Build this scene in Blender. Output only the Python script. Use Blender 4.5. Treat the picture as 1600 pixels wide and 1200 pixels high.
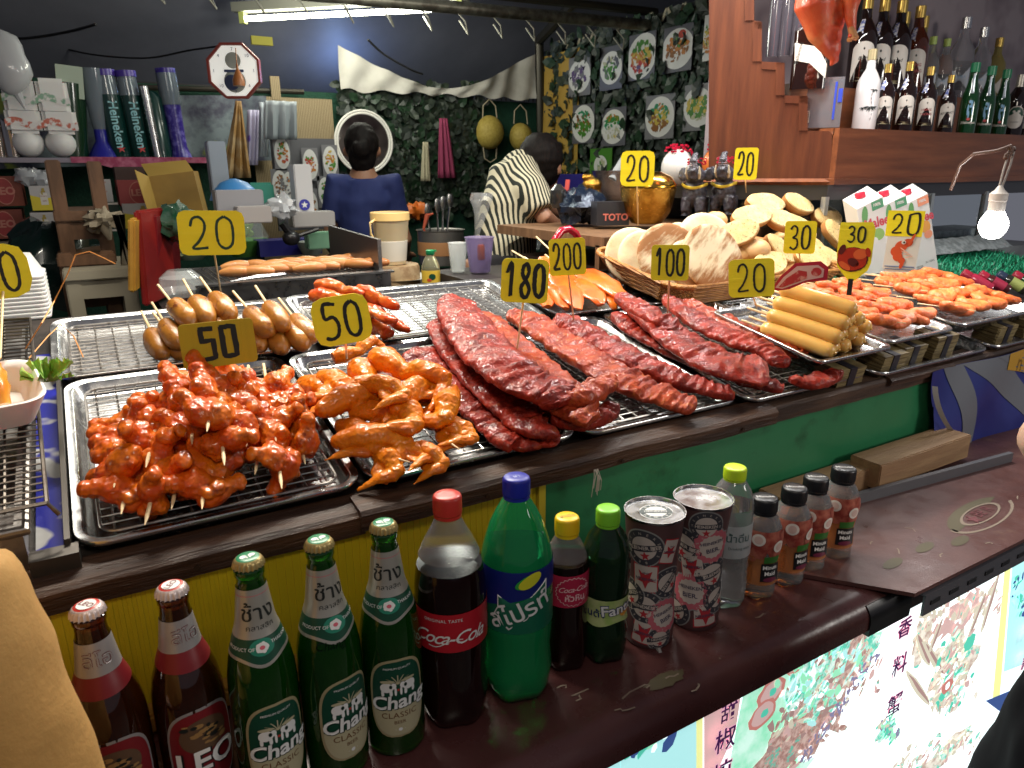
import bpy, bmesh, math, random
from mathutils import Vector as V, Matrix as MX, noise, Quaternion
random.seed(7)
for o in list(bpy.data.objects): bpy.data.objects.remove(o)
S = bpy.context.scene; C = S.collection
PI = math.pi
# ------------------------------------------------------------------ camera
FPX = 1110.0; PITCH = math.radians(16.7); ROLL = math.radians(.3); YAW = math.radians(30.8)
EYE = V((0, 0, 1.5))
_fh = V((math.sin(YAW), math.cos(YAW), 0)); _rt = V((math.cos(YAW), -math.sin(YAW), 0)); _up = V((0, 0, 1))
F_ = _fh*math.cos(PITCH)-_up*math.sin(PITCH); _u0 = _fh*math.sin(PITCH)+_up*math.cos(PITCH)
R_ = _rt*math.cos(ROLL)-_u0*math.sin(ROLL); U_ = _u0*math.cos(ROLL)+_rt*math.sin(ROLL)
cam = bpy.data.objects.new('camera', bpy.data.cameras.new('camera')); C.objects.link(cam); S.camera = cam
cam.data.sensor_width = 36; cam.data.lens = FPX/1600*36; cam.data.clip_start = .02; cam.data.clip_end = 200
cam.matrix_world = MX(((R_.x, U_.x, -F_.x, EYE.x), (R_.y, U_.y, -F_.y, EYE.y), (R_.z, U_.z, -F_.z, EYE.z), (0, 0, 0, 1)))
cam.data.dof.use_dof = True; cam.data.dof.focus_distance = 1.15; cam.data.dof.aperture_fstop = 13
# ------------------------------------------------------------------ world, lamps, exposure (a night market stall: no sun)
W = bpy.data.worlds.new('World'); S.world = W; W.use_nodes = True
W.node_tree.nodes['Background'].inputs[0].default_value = (.78, .80, .95, 1)
W.node_tree.nodes['Background'].inputs[1].default_value = .14
S.view_settings.view_transform = 'Standard'; S.view_settings.look = 'None'; S.view_settings.gamma = 1
S.view_settings.exposure = .30
try:
    S.cycles.max_bounces = 10; S.cycles.transmission_bounces = 10; S.cycles.transparent_max_bounces = 12
    S.cycles.caustics_reflective = False; S.cycles.caustics_refractive = False; S.cycles.sample_clamp_indirect = 4
except Exception: pass
def lamp(kind, loc, power, size=.05, col=(1, 1, 1), target=None, size_y=None, spread=None, name='stall_or_fill_light'):
    d = bpy.data.lights.new(name, kind); d.energy = power; d.color = col
    if kind == 'AREA':
        d.size = size
        if size_y: d.shape = 'RECTANGLE'; d.size_y = size_y
    else: d.shadow_soft_size = size
    o = bpy.data.objects.new(name, d); C.objects.link(o); o.location = loc
    if target: o.rotation_euler = (V(target)-V(loc)).to_track_quat('-Z', 'Y').to_euler()
    return o
# tube lamps hung over the back of the counter (above the frame), street lamps behind the customers
lamp('AREA', (.55, 1.75, 2.35), 40, 1.1, (1, .93, .80), (.6, 1.1, 1.1), .06)
lamp('AREA', (1.85, 1.50, 2.30), 24, .9, (1, .98, .95), (1.6, 1.0, 1.1), .06)
lamp('AREA', (-.2, -.5, 2.6), 7, .5, (1, .88, .72), (.3, 1.1, 1.1), .3)
lamp('AREA', (2.7, -1.3, 2.0), 22, .8, (1, .95, .88), (1.0, .9, .95), .4)
lamp('POINT', (1.15, 2.75, 2.15), 12, .15, (.95, 1, .88)); lamp('POINT', (.1, 2.3, 2.1), 5, .15, (1, .95, .85))  # two unseen fill lights added to brighten the kitchen and the roof
# ------------------------------------------------------------------ where a line of sight meets a real plane
def ray(x, y): return F_+R_*((x-800)/FPX)-U_*((y-600)/FPX)
def onz(x, y, z): d = ray(x, y); return EYE+d*((z-EYE.z)/d.z)
def onv(x, y, v): d = ray(x, y); return EYE+d*(v/d.y)
def onu(x, y, u): d = ray(x, y); return EYE+d*(u/d.x)
def ond(x, y, k): return EYE+ray(x, y)*k
SL = .187; TILT = math.atan(SL); NRM = V((0, -math.sin(TILT), math.cos(TILT)))
def zt(v): return 1.08+SL*(v-.835)
def T(u, v, h=0): return V((u, v, zt(v)))+NRM*h        # a point h above the sloping counter
def pt(x, y, h=0):
    d = ray(x, y); o = V((0, 0, 1.08-SL*.835))+NRM*h
    return EYE+d*((o-EYE).dot(NRM)/d.dot(NRM))
RT = MX.Rotation(TILT, 4, 'X')
# ------------------------------------------------------------------ materials
MC = {}
def rgb(c): return (c[0], c[1], c[2], 1)
def M(name, col=(.5, .5, .5), rough=.5, metal=0, col2=None, ns=20, nd=4, lo=.4, hi=.6, bump=0, bs=60, trans=0, ior=1.45, coat=0, sss=0, emit=0, ecol=None, col3=None, ns3=8, lo3=.55, hi3=.7, alpha=1, stretch=None, rvar=0, kind=None, aniso=0):
    if name in MC: return MC[name]
    sp_ = .1 if name in ('black_cloth', 'hair') else .22 if name in ('red_glaze', 'orange_glaze', 'rib_glaze', 'rib_glaze_orange', 'red_wing_glaze') else .5
    m = bpy.data.materials.new(name); m.use_nodes = True; MC[name] = m
    nt = m.node_tree; N = nt.nodes; L = nt.links; B = N['Principled BSDF']
    B.inputs['Base Color'].default_value = rgb(col); B.inputs['Roughness'].default_value = rough; B.inputs['Metallic'].default_value = metal
    B.inputs['IOR'].default_value = ior; B.inputs['Transmission Weight'].default_value = trans; B.inputs['Coat Weight'].default_value = coat; B.inputs['Coat Roughness'].default_value = .05
    B.inputs['Alpha'].default_value = alpha; B.inputs['Specular IOR Level'].default_value = sp_
    if sss: B.inputs['Subsurface Weight'].default_value = sss; B.inputs['Subsurface Scale'].default_value = .01
    if emit: B.inputs['Emission Color'].default_value = rgb(ecol or col); B.inputs['Emission Strength'].default_value = emit
    tc = N.new('ShaderNodeTexCoord'); mp = N.new('ShaderNodeMapping'); L.new(tc.outputs['Object'], mp.inputs[0])
    if stretch: mp.inputs['Scale'].default_value = stretch
    vec = mp.outputs[0]
    def nz(sc, det=4, rg=.6):
        n = N.new('ShaderNodeTexNoise'); n.inputs['Scale'].default_value = sc; n.inputs['Detail'].default_value = det; n.inputs['Roughness'].default_value = rg; L.new(vec, n.inputs['Vector']); return n
    def ramp(src, a, b, ca=(0, 0, 0), cb=(1, 1, 1)):
        r = N.new('ShaderNodeValToRGB'); r.color_ramp.elements[0].position = a; r.color_ramp.elements[1].position = b
        r.color_ramp.elements[0].color = rgb(ca); r.color_ramp.elements[1].color = rgb(cb); L.new(src, r.inputs[0]); return r
    cur = None
    if col2:
        if kind == 'wave':
            n = N.new('ShaderNodeTexWave'); n.inputs['Scale'].default_value = ns; n.inputs['Distortion'].default_value = nd; L.new(vec, n.inputs['Vector'])
            n.inputs['Detail Scale'].default_value = .6
            cur = ramp(n.outputs['Fac'], lo, hi, col, col2).outputs[0]
        elif kind == 'voronoi':
            n = N.new('ShaderNodeTexVoronoi'); n.inputs['Scale'].default_value = ns; L.new(vec, n.inputs['Vector'])
            cur = ramp(n.outputs['Distance'], lo, hi, col2, col).outputs[0]
        else: cur = ramp(nz(ns, nd).outputs['Fac'], lo, hi, col, col2).outputs[0]
    if col3:
        f = ramp(nz(ns3, 6, .65).outputs['Fac'], lo3, hi3)
        mx = N.new('ShaderNodeMix'); mx.data_type = 'RGBA'; L.new(f.outputs[0], mx.inputs[0])
        if cur: L.new(cur, mx.inputs[6])
        else: mx.inputs[6].default_value = rgb(col)
        mx.inputs[7].default_value = rgb(col3); cur = mx.outputs[2]
    if cur:
        L.new(cur, B.inputs['Base Color'])
        if emit and not ecol: L.new(cur, B.inputs['Emission Color'])
    if rvar:
        r = nz(ns*1.7+9, 5); mr = N.new('ShaderNodeMapRange'); L.new(r.outputs['Fac'], mr.inputs[0]); mr.inputs[1].default_value = .3; mr.inputs[2].default_value = .7
        mr.inputs[3].default_value = max(.02, rough-rvar); mr.inputs[4].default_value = rough+rvar; L.new(mr.outputs[0], B.inputs['Roughness'])
    if bump:
        n = nz(bs, 6 if sp_ == .5 else 1.2, .65 if sp_ == .5 else .4); b = N.new('ShaderNodeBump'); b.inputs['Strength'].default_value = bump; b.inputs['Distance'].default_value = .004 if sp_ == .5 else .0022
        L.new(n.outputs['Fac'], b.inputs['Height']); L.new(b.outputs[0], B.inputs['Normal'])
        if coat: L.new(b.outputs[0], B.inputs['Coat Normal'])
    return m
steel = M('steel', (.52, .52, .52), .24, 1, bump=.025, bs=12, rvar=.07, ns=20)
steel_d = M('worn_steel', (.33, .32, .31), .38, 1, (.16, .13, .11), 9, 6, .45, .8, bump=.2, bs=40, rvar=.12)
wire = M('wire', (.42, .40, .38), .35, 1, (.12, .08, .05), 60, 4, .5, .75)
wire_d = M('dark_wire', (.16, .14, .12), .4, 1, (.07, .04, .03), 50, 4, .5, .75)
wood_edge = M('old_wood', (.034, .016, .010), .42, 0, (.12, .055, .026), 14, 8, .42, .78, bump=.8, bs=60, stretch=(.25, 3, 3), rvar=.15)
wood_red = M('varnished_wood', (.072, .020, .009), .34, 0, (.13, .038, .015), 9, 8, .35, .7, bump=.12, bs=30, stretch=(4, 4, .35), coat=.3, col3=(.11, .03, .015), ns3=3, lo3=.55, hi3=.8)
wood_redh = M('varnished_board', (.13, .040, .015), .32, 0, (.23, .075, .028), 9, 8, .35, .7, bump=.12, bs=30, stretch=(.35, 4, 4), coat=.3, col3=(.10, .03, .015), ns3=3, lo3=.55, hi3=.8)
wood_pale = M('raw_wood', (.26, .15, .075), .6, 0, (.38, .24, .12), 16, 8, .4, .7, bump=.3, bs=80, stretch=(.3, 3, 3))
wood_mid = M('brown_wood', (.13, .068, .034), .5, 0, (.22, .12, .06), 16, 8, .4, .7, bump=.3, bs=60, stretch=(3, 3, .4))
bamboo = M('bamboo', (.72, .52, .27), .55, 0, (.80, .62, .36), 60, 3, .4, .6)
white = M('white_plastic', (.78, .78, .78), .35)
black = M('black_plastic', (.012, .012, .014), .3)
sauce = M('red_glaze', (.50, .055, .003), .42, 0, (.72, .18, .006), 20, 5, .38, .66, bump=.6, bs=120, coat=.45, col3=(.15, .014, .003), ns3=34, lo3=.53, hi3=.70)
wingm = M('orange_glaze', (.62, .13, .003), .42, 0, (.76, .23, .006), 22, 5, .4, .68, bump=.6, bs=170, coat=.35, col3=(.38, .040, .003), ns3=13, lo3=.53, hi3=.72)
ribm = M('rib_glaze', (.12, .007, .004), .5, 0, (.33, .024, .010), 34, 8, .38, .64, bump=1, bs=170, coat=.26, col3=(.36, .07, .018), ns3=80, lo3=.58, hi3=.72)
ribm2 = M('rib_glaze_orange', (.17, .012, .005), .5, 0, (.40, .055, .014), 30, 8, .36, .64, bump=1, bs=170, coat=.24, col3=(.44, .11, .02), ns3=80, lo3=.55, hi3=.70)
# ------------------------------------------------------------------ mesh builder
class G:
    def __init__(s): s.v = []; s.f = []; s.k = []; s.m = MX.Identity(4); s.mi = 0
    def add(s, vs, fs, k=None):
        b = len(s.v); s.v += [s.m @ V(p) for p in vs]; s.f += [[i+b for i in f] for f in fs]; s.k += [s.mi if k is None else k]*len(fs); return s
    def box(s, c, d, rz=0, bev=0, k=None, rot=None):
        x, y, z = d[0]/2, d[1]/2, d[2]/2; r = rot or MX.Rotation(rz, 4, 'Z'); c = V(c)
        if not bev:
            vs = [c+(r @ V(p)) for p in ((-x, -y, -z), (x, -y, -z), (x, y, -z), (-x, y, -z), (-x, -y, z), (x, -y, z), (x, y, z), (-x, y, z))]
            return s.add(vs, [(0, 3, 2, 1), (4, 5, 6, 7), (0, 1, 5, 4), (1, 2, 6, 5), (2, 3, 7, 6), (3, 0, 4, 7)], k)
        b = bmesh.new(); bmesh.ops.create_cube(b, size=1, matrix=MX.Diagonal((*d, 1))); bmesh.ops.bevel(b, geom=b.edges[:], offset=bev, segments=2, affect='EDGES')
        b.verts.ensure_lookup_table(); vs = [c+(r @ v.co) for v in b.verts]; fs = [[v.index for v in f.verts] for f in b.faces]; b.free(); return s.add(vs, fs, k)
    def rings(s, R, close=True, cap0=True, cap1=True, k=None):
        n = len(R[0]); vs = [p for r in R for p in r]; fs = []
        for i in range(len(R)-1):
            for j in range(n if close else n-1):
                a = i*n+j; b = i*n+(j+1) % n; fs.append((a, b, b+n, a+n))
        if cap0: fs.append(tuple(range(n-1, -1, -1)))
        if cap1: fs.append(tuple((len(R)-1)*n+j for j in range(n)))
        return s.add(vs, fs, k)
    def lathe(s, prof, n=32, c=(0, 0, 0), k=None, ax=None, cap0=True, cap1=True, wob=None):
        R = []
        for q in prof:
            r, z = q; ring = []
            for j in range(n):
                a = 2*PI*j/n; rr = r*(wob(a, z) if wob else 1); ring.append(V((c[0]+rr*math.cos(a), c[1]+rr*math.sin(a), c[2]+z)))
            R.append(ring)
        return s.rings(R, True, cap0, cap1, k)
    def sweep(s, path, rad, n=8, k=None, flat=1, up=(0, 0, 1), cap=True, disp=None):
        P = [V(p) for p in path]; R = []; up = V(up)
        for i, p in enumerate(P):
            t = (P[min(i+1, len(P)-1)]-P[max(i-1, 0)]); t = t.normalized() if t.length > 1e-9 else V((0, 0, 1))
            a = t.cross(up)
            if a.length < 1e-3: a = t.cross(V((0, 1, .1)))
            a.normalize(); b = a.cross(t).normalized(); r = rad[i] if isinstance(rad, (list, tuple)) else rad
            ra, rb = r if isinstance(r, (list, tuple)) else (r, r*flat)
            R.append([p+a*(ra*math.cos(2*PI*j/n))+b*(rb*math.sin(2*PI*j/n)) for j in range(n)])
        return s.rings(R, True, cap, cap, k)
    def ell(s, c, r, n=14, rot=None, k=None):
        R = []; c = V(c); r = r if isinstance(r, (tuple, list)) else (r, r, r)
        for i in range(1, n//2):
            t = PI*i/(n//2); ring = []
            for j in range(n):
                a = 2*PI*j/n; p = V((r[0]*math.sin(t)*math.cos(a), r[1]*math.sin(t)*math.sin(a), -r[2]*math.cos(t))); ring.append(c+(rot @ p if rot else p))
            R.append(ring)
        return s.rings(R, True, True, True, k)
    def poly(s, pts, k=None): return s.add(pts, [tuple(range(len(pts)))], k)
    def prism(s, pts, d, k=None):
        n = len(pts); d = V(d); vs = [V(p) for p in pts]+[V(p)+d for p in pts]
        return s.add(vs, [tuple(range(n-1, -1, -1)), tuple(range(n, 2*n))]+[(i, (i+1) % n, n+(i+1) % n, n+i) for i in range(n)], k)
    def grid(s, fn, nu, nv, k=None):
        vs = [fn(i/nu, j/nv) for j in range(nv+1) for i in range(nu+1)]
        return s.add(vs, [(j*(nu+1)+i, j*(nu+1)+i+1, (j+1)*(nu+1)+i+1, (j+1)*(nu+1)+i) for j in range(nv) for i in range(nu)], k)
    def mesh(s, name, mats, smooth=True, ang=40):
        me = bpy.data.meshes.new(name); me.from_pydata([tuple(v) for v in s.v], [], s.f)
        for m in (mats if isinstance(mats, (list, tuple)) else [mats]): me.materials.append(m)
        me.polygons.foreach_set('material_index', s.k)
        if smooth:
            me.polygons.foreach_set('use_smooth', [True]*len(s.f))
            try: me.set_sharp_from_angle(angle=math.radians(ang))
            except Exception: pass
        me.update(); return me
    def build(s, name, mats, parent=None, smooth=True, ang=40, loc=None, mat4=None, **tg):
        return put(s.mesh(name, mats, smooth, ang), name, parent, loc, mat4, **tg)
def put(me, name, parent=None, loc=None, mat4=None, label=None, cat=None, group=None, kind=None):
    o = bpy.data.objects.new(name, me); C.objects.link(o)
    if parent: o.parent = parent
    if mat4 is not None: o.matrix_local = mat4
    elif loc is not None: o.location = loc
    tag(o, label, cat, group, kind); return o
def tag(o, label=None, cat=None, group=None, kind=None):
    if label: o['label'] = label
    if cat: o['category'] = cat
    if group: o['group'] = group
    if kind: o['kind'] = kind
    return o
def thing(name, label, cat, loc=(0, 0, 0), rz=0, group=None, mat4=None):
    o = bpy.data.objects.new(name, None); C.objects.link(o); o.empty_display_size = .05
    if mat4 is not None: o.matrix_world = mat4
    else: o.location = loc; o.rotation_euler = (0, 0, rz)
    return tag(o, label, cat, group)
def dup(r, mat4, label=None, group=None):
    c = r.copy(); C.objects.link(c); c.matrix_world = mat4
    if label: c['label'] = label
    if group: c['group'] = group
    for ch in list(r.children):
        k = ch.copy(); C.objects.link(k); k.parent = c
        for g in ch.children:
            q = g.copy(); C.objects.link(q); q.parent = k
    return c
def frame(loc, x=None, y=None, z=None):
    # a rotation matrix from two given axes
    if y is not None and z is not None: y = V(y).normalized(); x = y.cross(V(z)).normalized(); z = x.cross(y)
    elif x is not None and z is not None: x = V(x).normalized(); y = V(z).cross(x).normalized(); z = x.cross(y)
    return MX(((x.x, y.x, z.x, loc[0]), (x.y, y.y, z.y, loc[1]), (x.z, y.z, z.z, loc[2]), (0, 0, 0, 1)))
def organic(g, vox, sm=3, amp=0, sc=30, amp2=0, sc2=90, mats=None, name='body', off=0):
    me = g.mesh('tmp', mats or [sauce], False); o = bpy.data.objects.new('tmp', me); C.objects.link(o)
    m = o.modifiers.new('r', 'REMESH'); m.mode = 'VOXEL'; m.voxel_size = vox
    if sm: q = o.modifiers.new('s', 'SMOOTH'); q.iterations = sm; q.factor = .5
    dg = bpy.context.evaluated_depsgraph_get(); e = o.evaluated_get(dg); r = bpy.data.meshes.new_from_object(e)
    bpy.data.objects.remove(o); bpy.data.meshes.remove(me)
    if amp:
        ns = [v.normal.copy() for v in r.vertices]; so = V((off*3.1, off*1.7, off))
        for v, n in zip(r.vertices, ns):
            d = amp*noise.noise(v.co*sc+so)
            if amp2: d += amp2*noise.noise(v.co*sc2+so)
            v.co += n*d
    r.polygons.foreach_set('use_smooth', [True]*len(r.polygons)); r.name = name; r.update()
    if not r.materials:
        for mm in (mats or [sauce]): r.materials.append(mm)
    return r
_TX = {}
def textmesh(s, size=1, bold=0, shear=0, sp=1, align='CENTER', res=3):
    key = (s, round(size, 5), bold, shear, sp, align)
    if key in _TX: return _TX[key]
    cu = bpy.data.curves.new('t', 'FONT'); cu.body = s; cu.size = size; cu.offset = bold*size; cu.shear = shear; cu.space_character = sp; cu.align_x = align; cu.align_y = 'CENTER'; cu.resolution_u = res
    o = bpy.data.objects.new('t', cu); C.objects.link(o); dg = bpy.context.evaluated_depsgraph_get(); me = bpy.data.meshes.new_from_object(o.evaluated_get(dg))
    r = ([v.co.copy() for v in me.vertices], [tuple(p.vertices) for p in me.polygons]); bpy.data.objects.remove(o); bpy.data.curves.remove(cu); bpy.data.meshes.remove(me); _TX[key] = r; return r
def gtext(g, s, size, mat4, k=None, fn=None, xs=1, **kw):
    vs, fs = textmesh(s, size, **kw); out = []
    for v in vs:
        p = mat4 @ V((v.x*xs, v.y, 0)); out.append(fn(p) if fn else p)
    return g.add(out, fs, k)
def TR(x, y, z=0, rz=0): return MX.Translation((x, y, z)) @ MX.Rotation(rz, 4, 'Z')
def rrect(w, d, r, n=5, z=0, cx=0, cy=0):
    out = []; r = min(r, w/2-1e-4, d/2-1e-4)
    for qx, qy, a0 in ((1, 1, 0), (-1, 1, PI/2), (-1, -1, PI), (1, -1, 3*PI/2)):
        for i in range(n+1):
            a = a0+PI/2*i/n; out.append(V((cx+qx*(w/2-r)+r*math.cos(a), cy+qy*(d/2-r)+r*math.sin(a), z)))
    return out
ORD = ['first', 'second', 'third', 'fourth', 'fifth', 'sixth', 'seventh', 'eighth', 'ninth', 'tenth', 'eleventh', 'twelfth', 'thirteenth', 'fourteenth', 'fifteenth', 'sixteenth']
# ================================================================== SETTING
g = G(); g.box((1, 2, -.05), (14, 14, .1)); g.build('ground', M('dark_paving', (.035, .033, .032), .6, 0, (.07, .065, .06), 6, 6, bump=.4, bs=30), kind='structure')
# ------------------------------------------------------------------ tent roof, back screen, right screen
tarp = M('tarpaulin', (.13, .135, .165), .55, 0, (.18, .185, .22), 2.2, 4, .35, .7, bump=.25, bs=8)
g = G()
def roof(s, t):
    u = -3+8*s; v = .9+5.4*t
    return V((u, v, 2.62-.06*max(0, (v-3.0))-.62*max(0, v-4.45)-.06*math.sin(u*1.3)-.04*math.sin(v*2.1+u)))
g.grid(roof, 40, 30)
r = thing('tent_roof', 'dark blue grey tarpaulin roof sagging over the back of the stall', 'tent roof', (0, 0, 0))
g.build('tarpaulin', tarp, r)
g = G(); g.sweep([(-1.6, 3.35, 2.18), (.2, 3.3, 2.2), (2.9, 3.2, 2.24)], .028, 10); g.build('front_pipe', M('pipe_steel', (.20, .19, .15), .4, .8, (.10, .09, .07), 20, 4, bump=.2), r)
g = G()
for i in range(22):
    u = -1.2+i*.19; g.sweep([(u, 3.27, 2.22), (u+.05, 3.26, 2.17), (u+.10, 3.33, 2.13), (u+.09, 3.4, 2.2)], .004, 5)
g.build('lashing', M('rope', (.30, .29, .24), .8), r)
g = G(); g.sweep([(-1.6, 3.45, 2.27), (.2, 3.42, 2.30), (2.9, 3.3, 2.33)], .022, 8); g.build('upper_pipe', M('pipe_dark', (.05, .045, .035), .4, .6), r)
g = G(); g.sweep([(-1.2, 4.28, 1.88), (1.2, 4.28, 1.93)], .014, 8); g.build('rear_pipe', MC['pipe_dark'], r)
g = G(); g.sweep([(2.2, 2.2, 2.62), (2.72, 4.2, 2.30), (2.78, 4.25, 1.5)], .03, 8); g.build('rafter', MC['pipe_dark'], r)
def cable(path, rad, label, mt=None):
    g = G(); P = [V(p) for p in path]; Q = []
    for i in range(len(P)-1):
        for k in range(6):
            t = k/6; p0 = P[max(i-1, 0)]; p1 = P[i]; p2 = P[i+1]; p3 = P[min(i+2, len(P)-1)]
            Q.append(.5*((2*p1)+(p2-p0)*t+(2*p0-5*p1+4*p2-p3)*t*t+(3*p1-p0-3*p2+p3)*t**3))
    Q.append(P[-1]); g.sweep(Q, rad, 6); return g.build('cable', mt or black, label=label, cat='cable')
cable([ond(40, 38, 4.0), ond(110, 78, 4.0), ond(220, 91, 3.9), ond(300, 78, 3.8), ond(362, 70, 3.6)], .005, 'long thin cable sagging across the blue tarpaulin at left')
cable([ond(-30, 60, 3.7), ond(40, 60, 3.7), ond(105, 50, 3.7), ond(150, 38, 3.6)], .007, 'thick black cable in the upper left corner above the hanging bag')
cable([ond(575, 62, 3.7), ond(600, 85, 3.8), ond(640, 108, 3.9), ond(660, 116, 4.0)], .006, 'black cable crossing the blue gap above the white cloth', black)
# back screen of woven mat, lattice and leaves
leafm = M('screen_leaves', (.012, .022, .014), .45, 0, (.05, .065, .045), 30, 2, .4, .7)
leafg = M('green_netting', (.006, .040, .022), .8, 0, (.012, .07, .04), 90, 5, .3, .7, bump=1, bs=120)
b = thing('rear_screen', 'dark rear wall of green netting covered in artificial leaves', 'screen', (0, 4.33, 0))
g = G(); g.box((1.0, .03, .97), (4.6, .03, 1.94)); g.build('netting', leafg, b, False)
g = G(); g.box((-.95, .0, 1.0), (1.3, .03, 1.9)); g.box((.5, .05, 1.0), (1, .03, 1.9)); g.build('backing_board', M('dark_board', (.02, .018, .02), .7), b, False)
def leaves(g, org, ax, ay, n, w, h, size, nrm, dens=None):
    for i in range(n):
        s, t = random.random(), random.random()
        if dens and random.random() > dens(s, t): continue
        c = org+ax*(s*w)+ay*(t*h)+nrm*random.uniform(.005, .05); a = random.uniform(0, 2*PI); L = size*random.uniform(.7, 1.3)
        d = ax*math.cos(a)+ay*math.sin(a)+nrm*random.uniform(-.5, .5); e = d.cross(nrm).normalized()*L*.32; d = d.normalized()*L
        up = nrm*L*.12
        g.add([c, c+d*.3+e+up, c+d*.75+e*.8, c+d, c+d*.75-e*.8, c+d*.3-e+up, c+d*.5], [(0, 1, 6), (1, 2, 6), (2, 3, 6), (3, 4, 6), (4, 5, 6), (5, 0, 6)], random.choice((0, 0, 1, 2)))
lm = [leafm, M('leaf_grey', (.035, .045, .038), .4), M('leaf_green', (.018, .045, .022), .45)]
g = G(); leaves(g, V((1.42, -.02, 1.25)), V((1, 0, 0)), V((0, 0, 1)), 1250, .92, .74, .075, V((0, -1, 0))); g.build('leaves', lm, b, False)
g = G()
for i in range(38):
    u = 1.45+i*.035; z = 1.99; g.sweep([(u, -.02, z-.05), (u+.0175, -.02, z+.015), (u+.035, -.02, z-.05)], .003, 4)
g.build('lattice', M('lattice_brown', (.04, .03, .022), .6), b)
# woven bamboo mat
bm_ = M('woven_mat', (.20, .145, .075), .7, 0, (.33, .26, .15), 34, 2.5, .35, .65, kind='wave', bump=.5, bs=60)
g = G(); g.box((0, 0, 0), (.46, .012, .95)); g.box((-.08, 0, .52), (.05, .02, .12)); g.build('bamboo_mat', bm_, loc=(1.12, 4.26, 1.42), smooth=False, label='woven bamboo mat hung left of the round mirror', cat='mat')
# white cloth
g = G()
def cloth(s, t):
    A = onv(528, 70, 4.22); B = onv(838, 84, 4.22); p = A.lerp(B, s)
    top = p.z-.215*math.sin(PI*s)**1.15; bot = onv(690, 140, 4.22).z-.03+.01*math.sin(s*40)
    z = top+(bot-top)*t
    return V((p.x+.015*math.sin(t*6)*math.sin(s*12), 4.22+.012*math.sin(s*50+t*3)+.02*math.sin(s*16), z))
g.grid(cloth, 70, 10); g.build('white_cloth', M('white_cloth', (.50, .48, .44), .8, 0, (.40, .38, .34), 5, 4), label='white cloth slung in a sagging curve above the leafy screen', cat='cloth')
# right screen with the dish pictures
b = thing('side_screen', 'dark lattice side wall with grey camouflage leaves behind the dish pictures', 'screen', (2.83, 0, 0))
g = G(); g.prism([(0, 4.4, .6), (0, 2.0, .6), (0, 2.0, 2.36), (0, 3.2, 2.30), (0, 4.4, 2.22)], (.04, 0, 0)); g.build('netting', M('camouflage', (.012, .014, .014), .8, 0, (.04, .045, .042), 14, 4, .4, .65, bump=1, bs=50), b, False)
g = G(); leaves(g, V((-.02, 2.2, 1.35)), V((0, 1, 0)), V((0, 0, 1)), 1500, 2.0, .92, .085, V((-1, 0, 0))); g.build('leaves', lm, b, False)
g = G()
for i in range(15):
    v = 2.35+i*.125; z = 2.30-.03*(i/15)
    for q in (-1, 1): g.ell((-.03, v+q*.02, z-.01), (.006, .011, .045), 8, rot=MX.Rotation(q*.5, 4, 'X'))
g.build('tassels', M('pale_leaf', (.32, .29, .21), .7), b)
# ------------------------------------------------------------------ dish pictures on the walls
PM = [M('plate_white', (.62, .62, .60), .4), M('photo_grey', (.10, .10, .115), .35), M('photo_brown', (.22, .09, .02), .4), M('photo_orange', (.45, .17, .03), .4), M('photo_green', (.06, .20, .025), .4), M('photo_yellow', (.50, .38, .06), .4), M('photo_red', (.40, .04, .02), .4), M('photo_teal', (.02, .22, .10), .4), M('photo_pale', (.42, .42, .28), .4), M('photo_violet', (.10, .06, .16), .4), M('photo_dim', (.16, .16, .17), .4)]
def dish(label, mat4, w, h, base, plate, foods, n=90, seed=1, sauce_dot=False, rot=0):
    g = G(); rnd = random.Random(seed); g.box((0, 0, 0), (w, h, .004), k=base)
    def blob(cx, cy, rx, ry, z, k, nn=18, jit=0, a=0):
        P = []
        for i in range(nn):
            t = 2*PI*i/nn; q = 1+rnd.uniform(-jit, jit); x = rx*q*math.cos(t); y = ry*q*math.sin(t)
            x, y = x*math.cos(a)-y*math.sin(a)+cx, x*math.sin(a)+y*math.cos(a)+cy
            P.append((max(-w/2, min(w/2, x)), max(-h/2, min(h/2, y)), z))
        g.poly(P, k)
    blob(0, 0, plate[0]*w, plate[1]*h, .003, 0, 30, 0, rot); blob(0, 0, plate[0]*w*.8, plate[1]*h*.8, .0036, 8 if plate[2] else 0, 30, 0, rot)
    for i in range(n):
        t = rnd.uniform(0, 2*PI); q = math.sqrt(rnd.random())*.68; x, y = q*plate[0]*w*math.cos(t), q*plate[1]*h*math.sin(t)
        x, y = x*math.cos(rot)-y*math.sin(rot), x*math.sin(rot)+y*math.cos(rot)
        k = foods[int((y/(plate[1]*h)*.5+.5)*len(foods)+rnd.uniform(-.9, .9)) % len(foods)]
        blob(x, y, rnd.uniform(.03, .09)*w, rnd.uniform(.02, .06)*h, .0040+i*.00002, k, 7, .35, rnd.uniform(0, 3))
    if sauce_dot: blob(.16*w, .3*h, .17*w, .12*h, .0064, 0); blob(.16*w, .3*h, .13*w, .09*h, .0068, 6)
    return g.build('dish_picture', PM, mat4=mat4, smooth=False, label=label, cat='picture', group='food pictures pinned on the stall walls')
def wallR(x, y): p = onu(x, y, 2.755); return p
ZR = MX(((0, 0, -1, 0), (-1, 0, 0, 0), (0, 1, 0, 0), (0, 0, 0, 1)))   # local x -> -Y, y -> Z, z -> -X
def dishR(label, x0, y0, x1, y1, tilt=0, **k):
    a, b2 = wallR(x0, (y0+y1)/2), wallR(x1, (y0+y1)/2); t, bo = wallR((x0+x1)/2, y0), wallR((x0+x1)/2, y1)
    c = (a+b2)/2; c.z = (t.z+bo.z)/2; dish(label, MX.Translation(c) @ ZR @ MX.Rotation(tilt, 4, 'Z'), abs(a.y-b2.y), abs(t.z-bo.z), **k)
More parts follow.
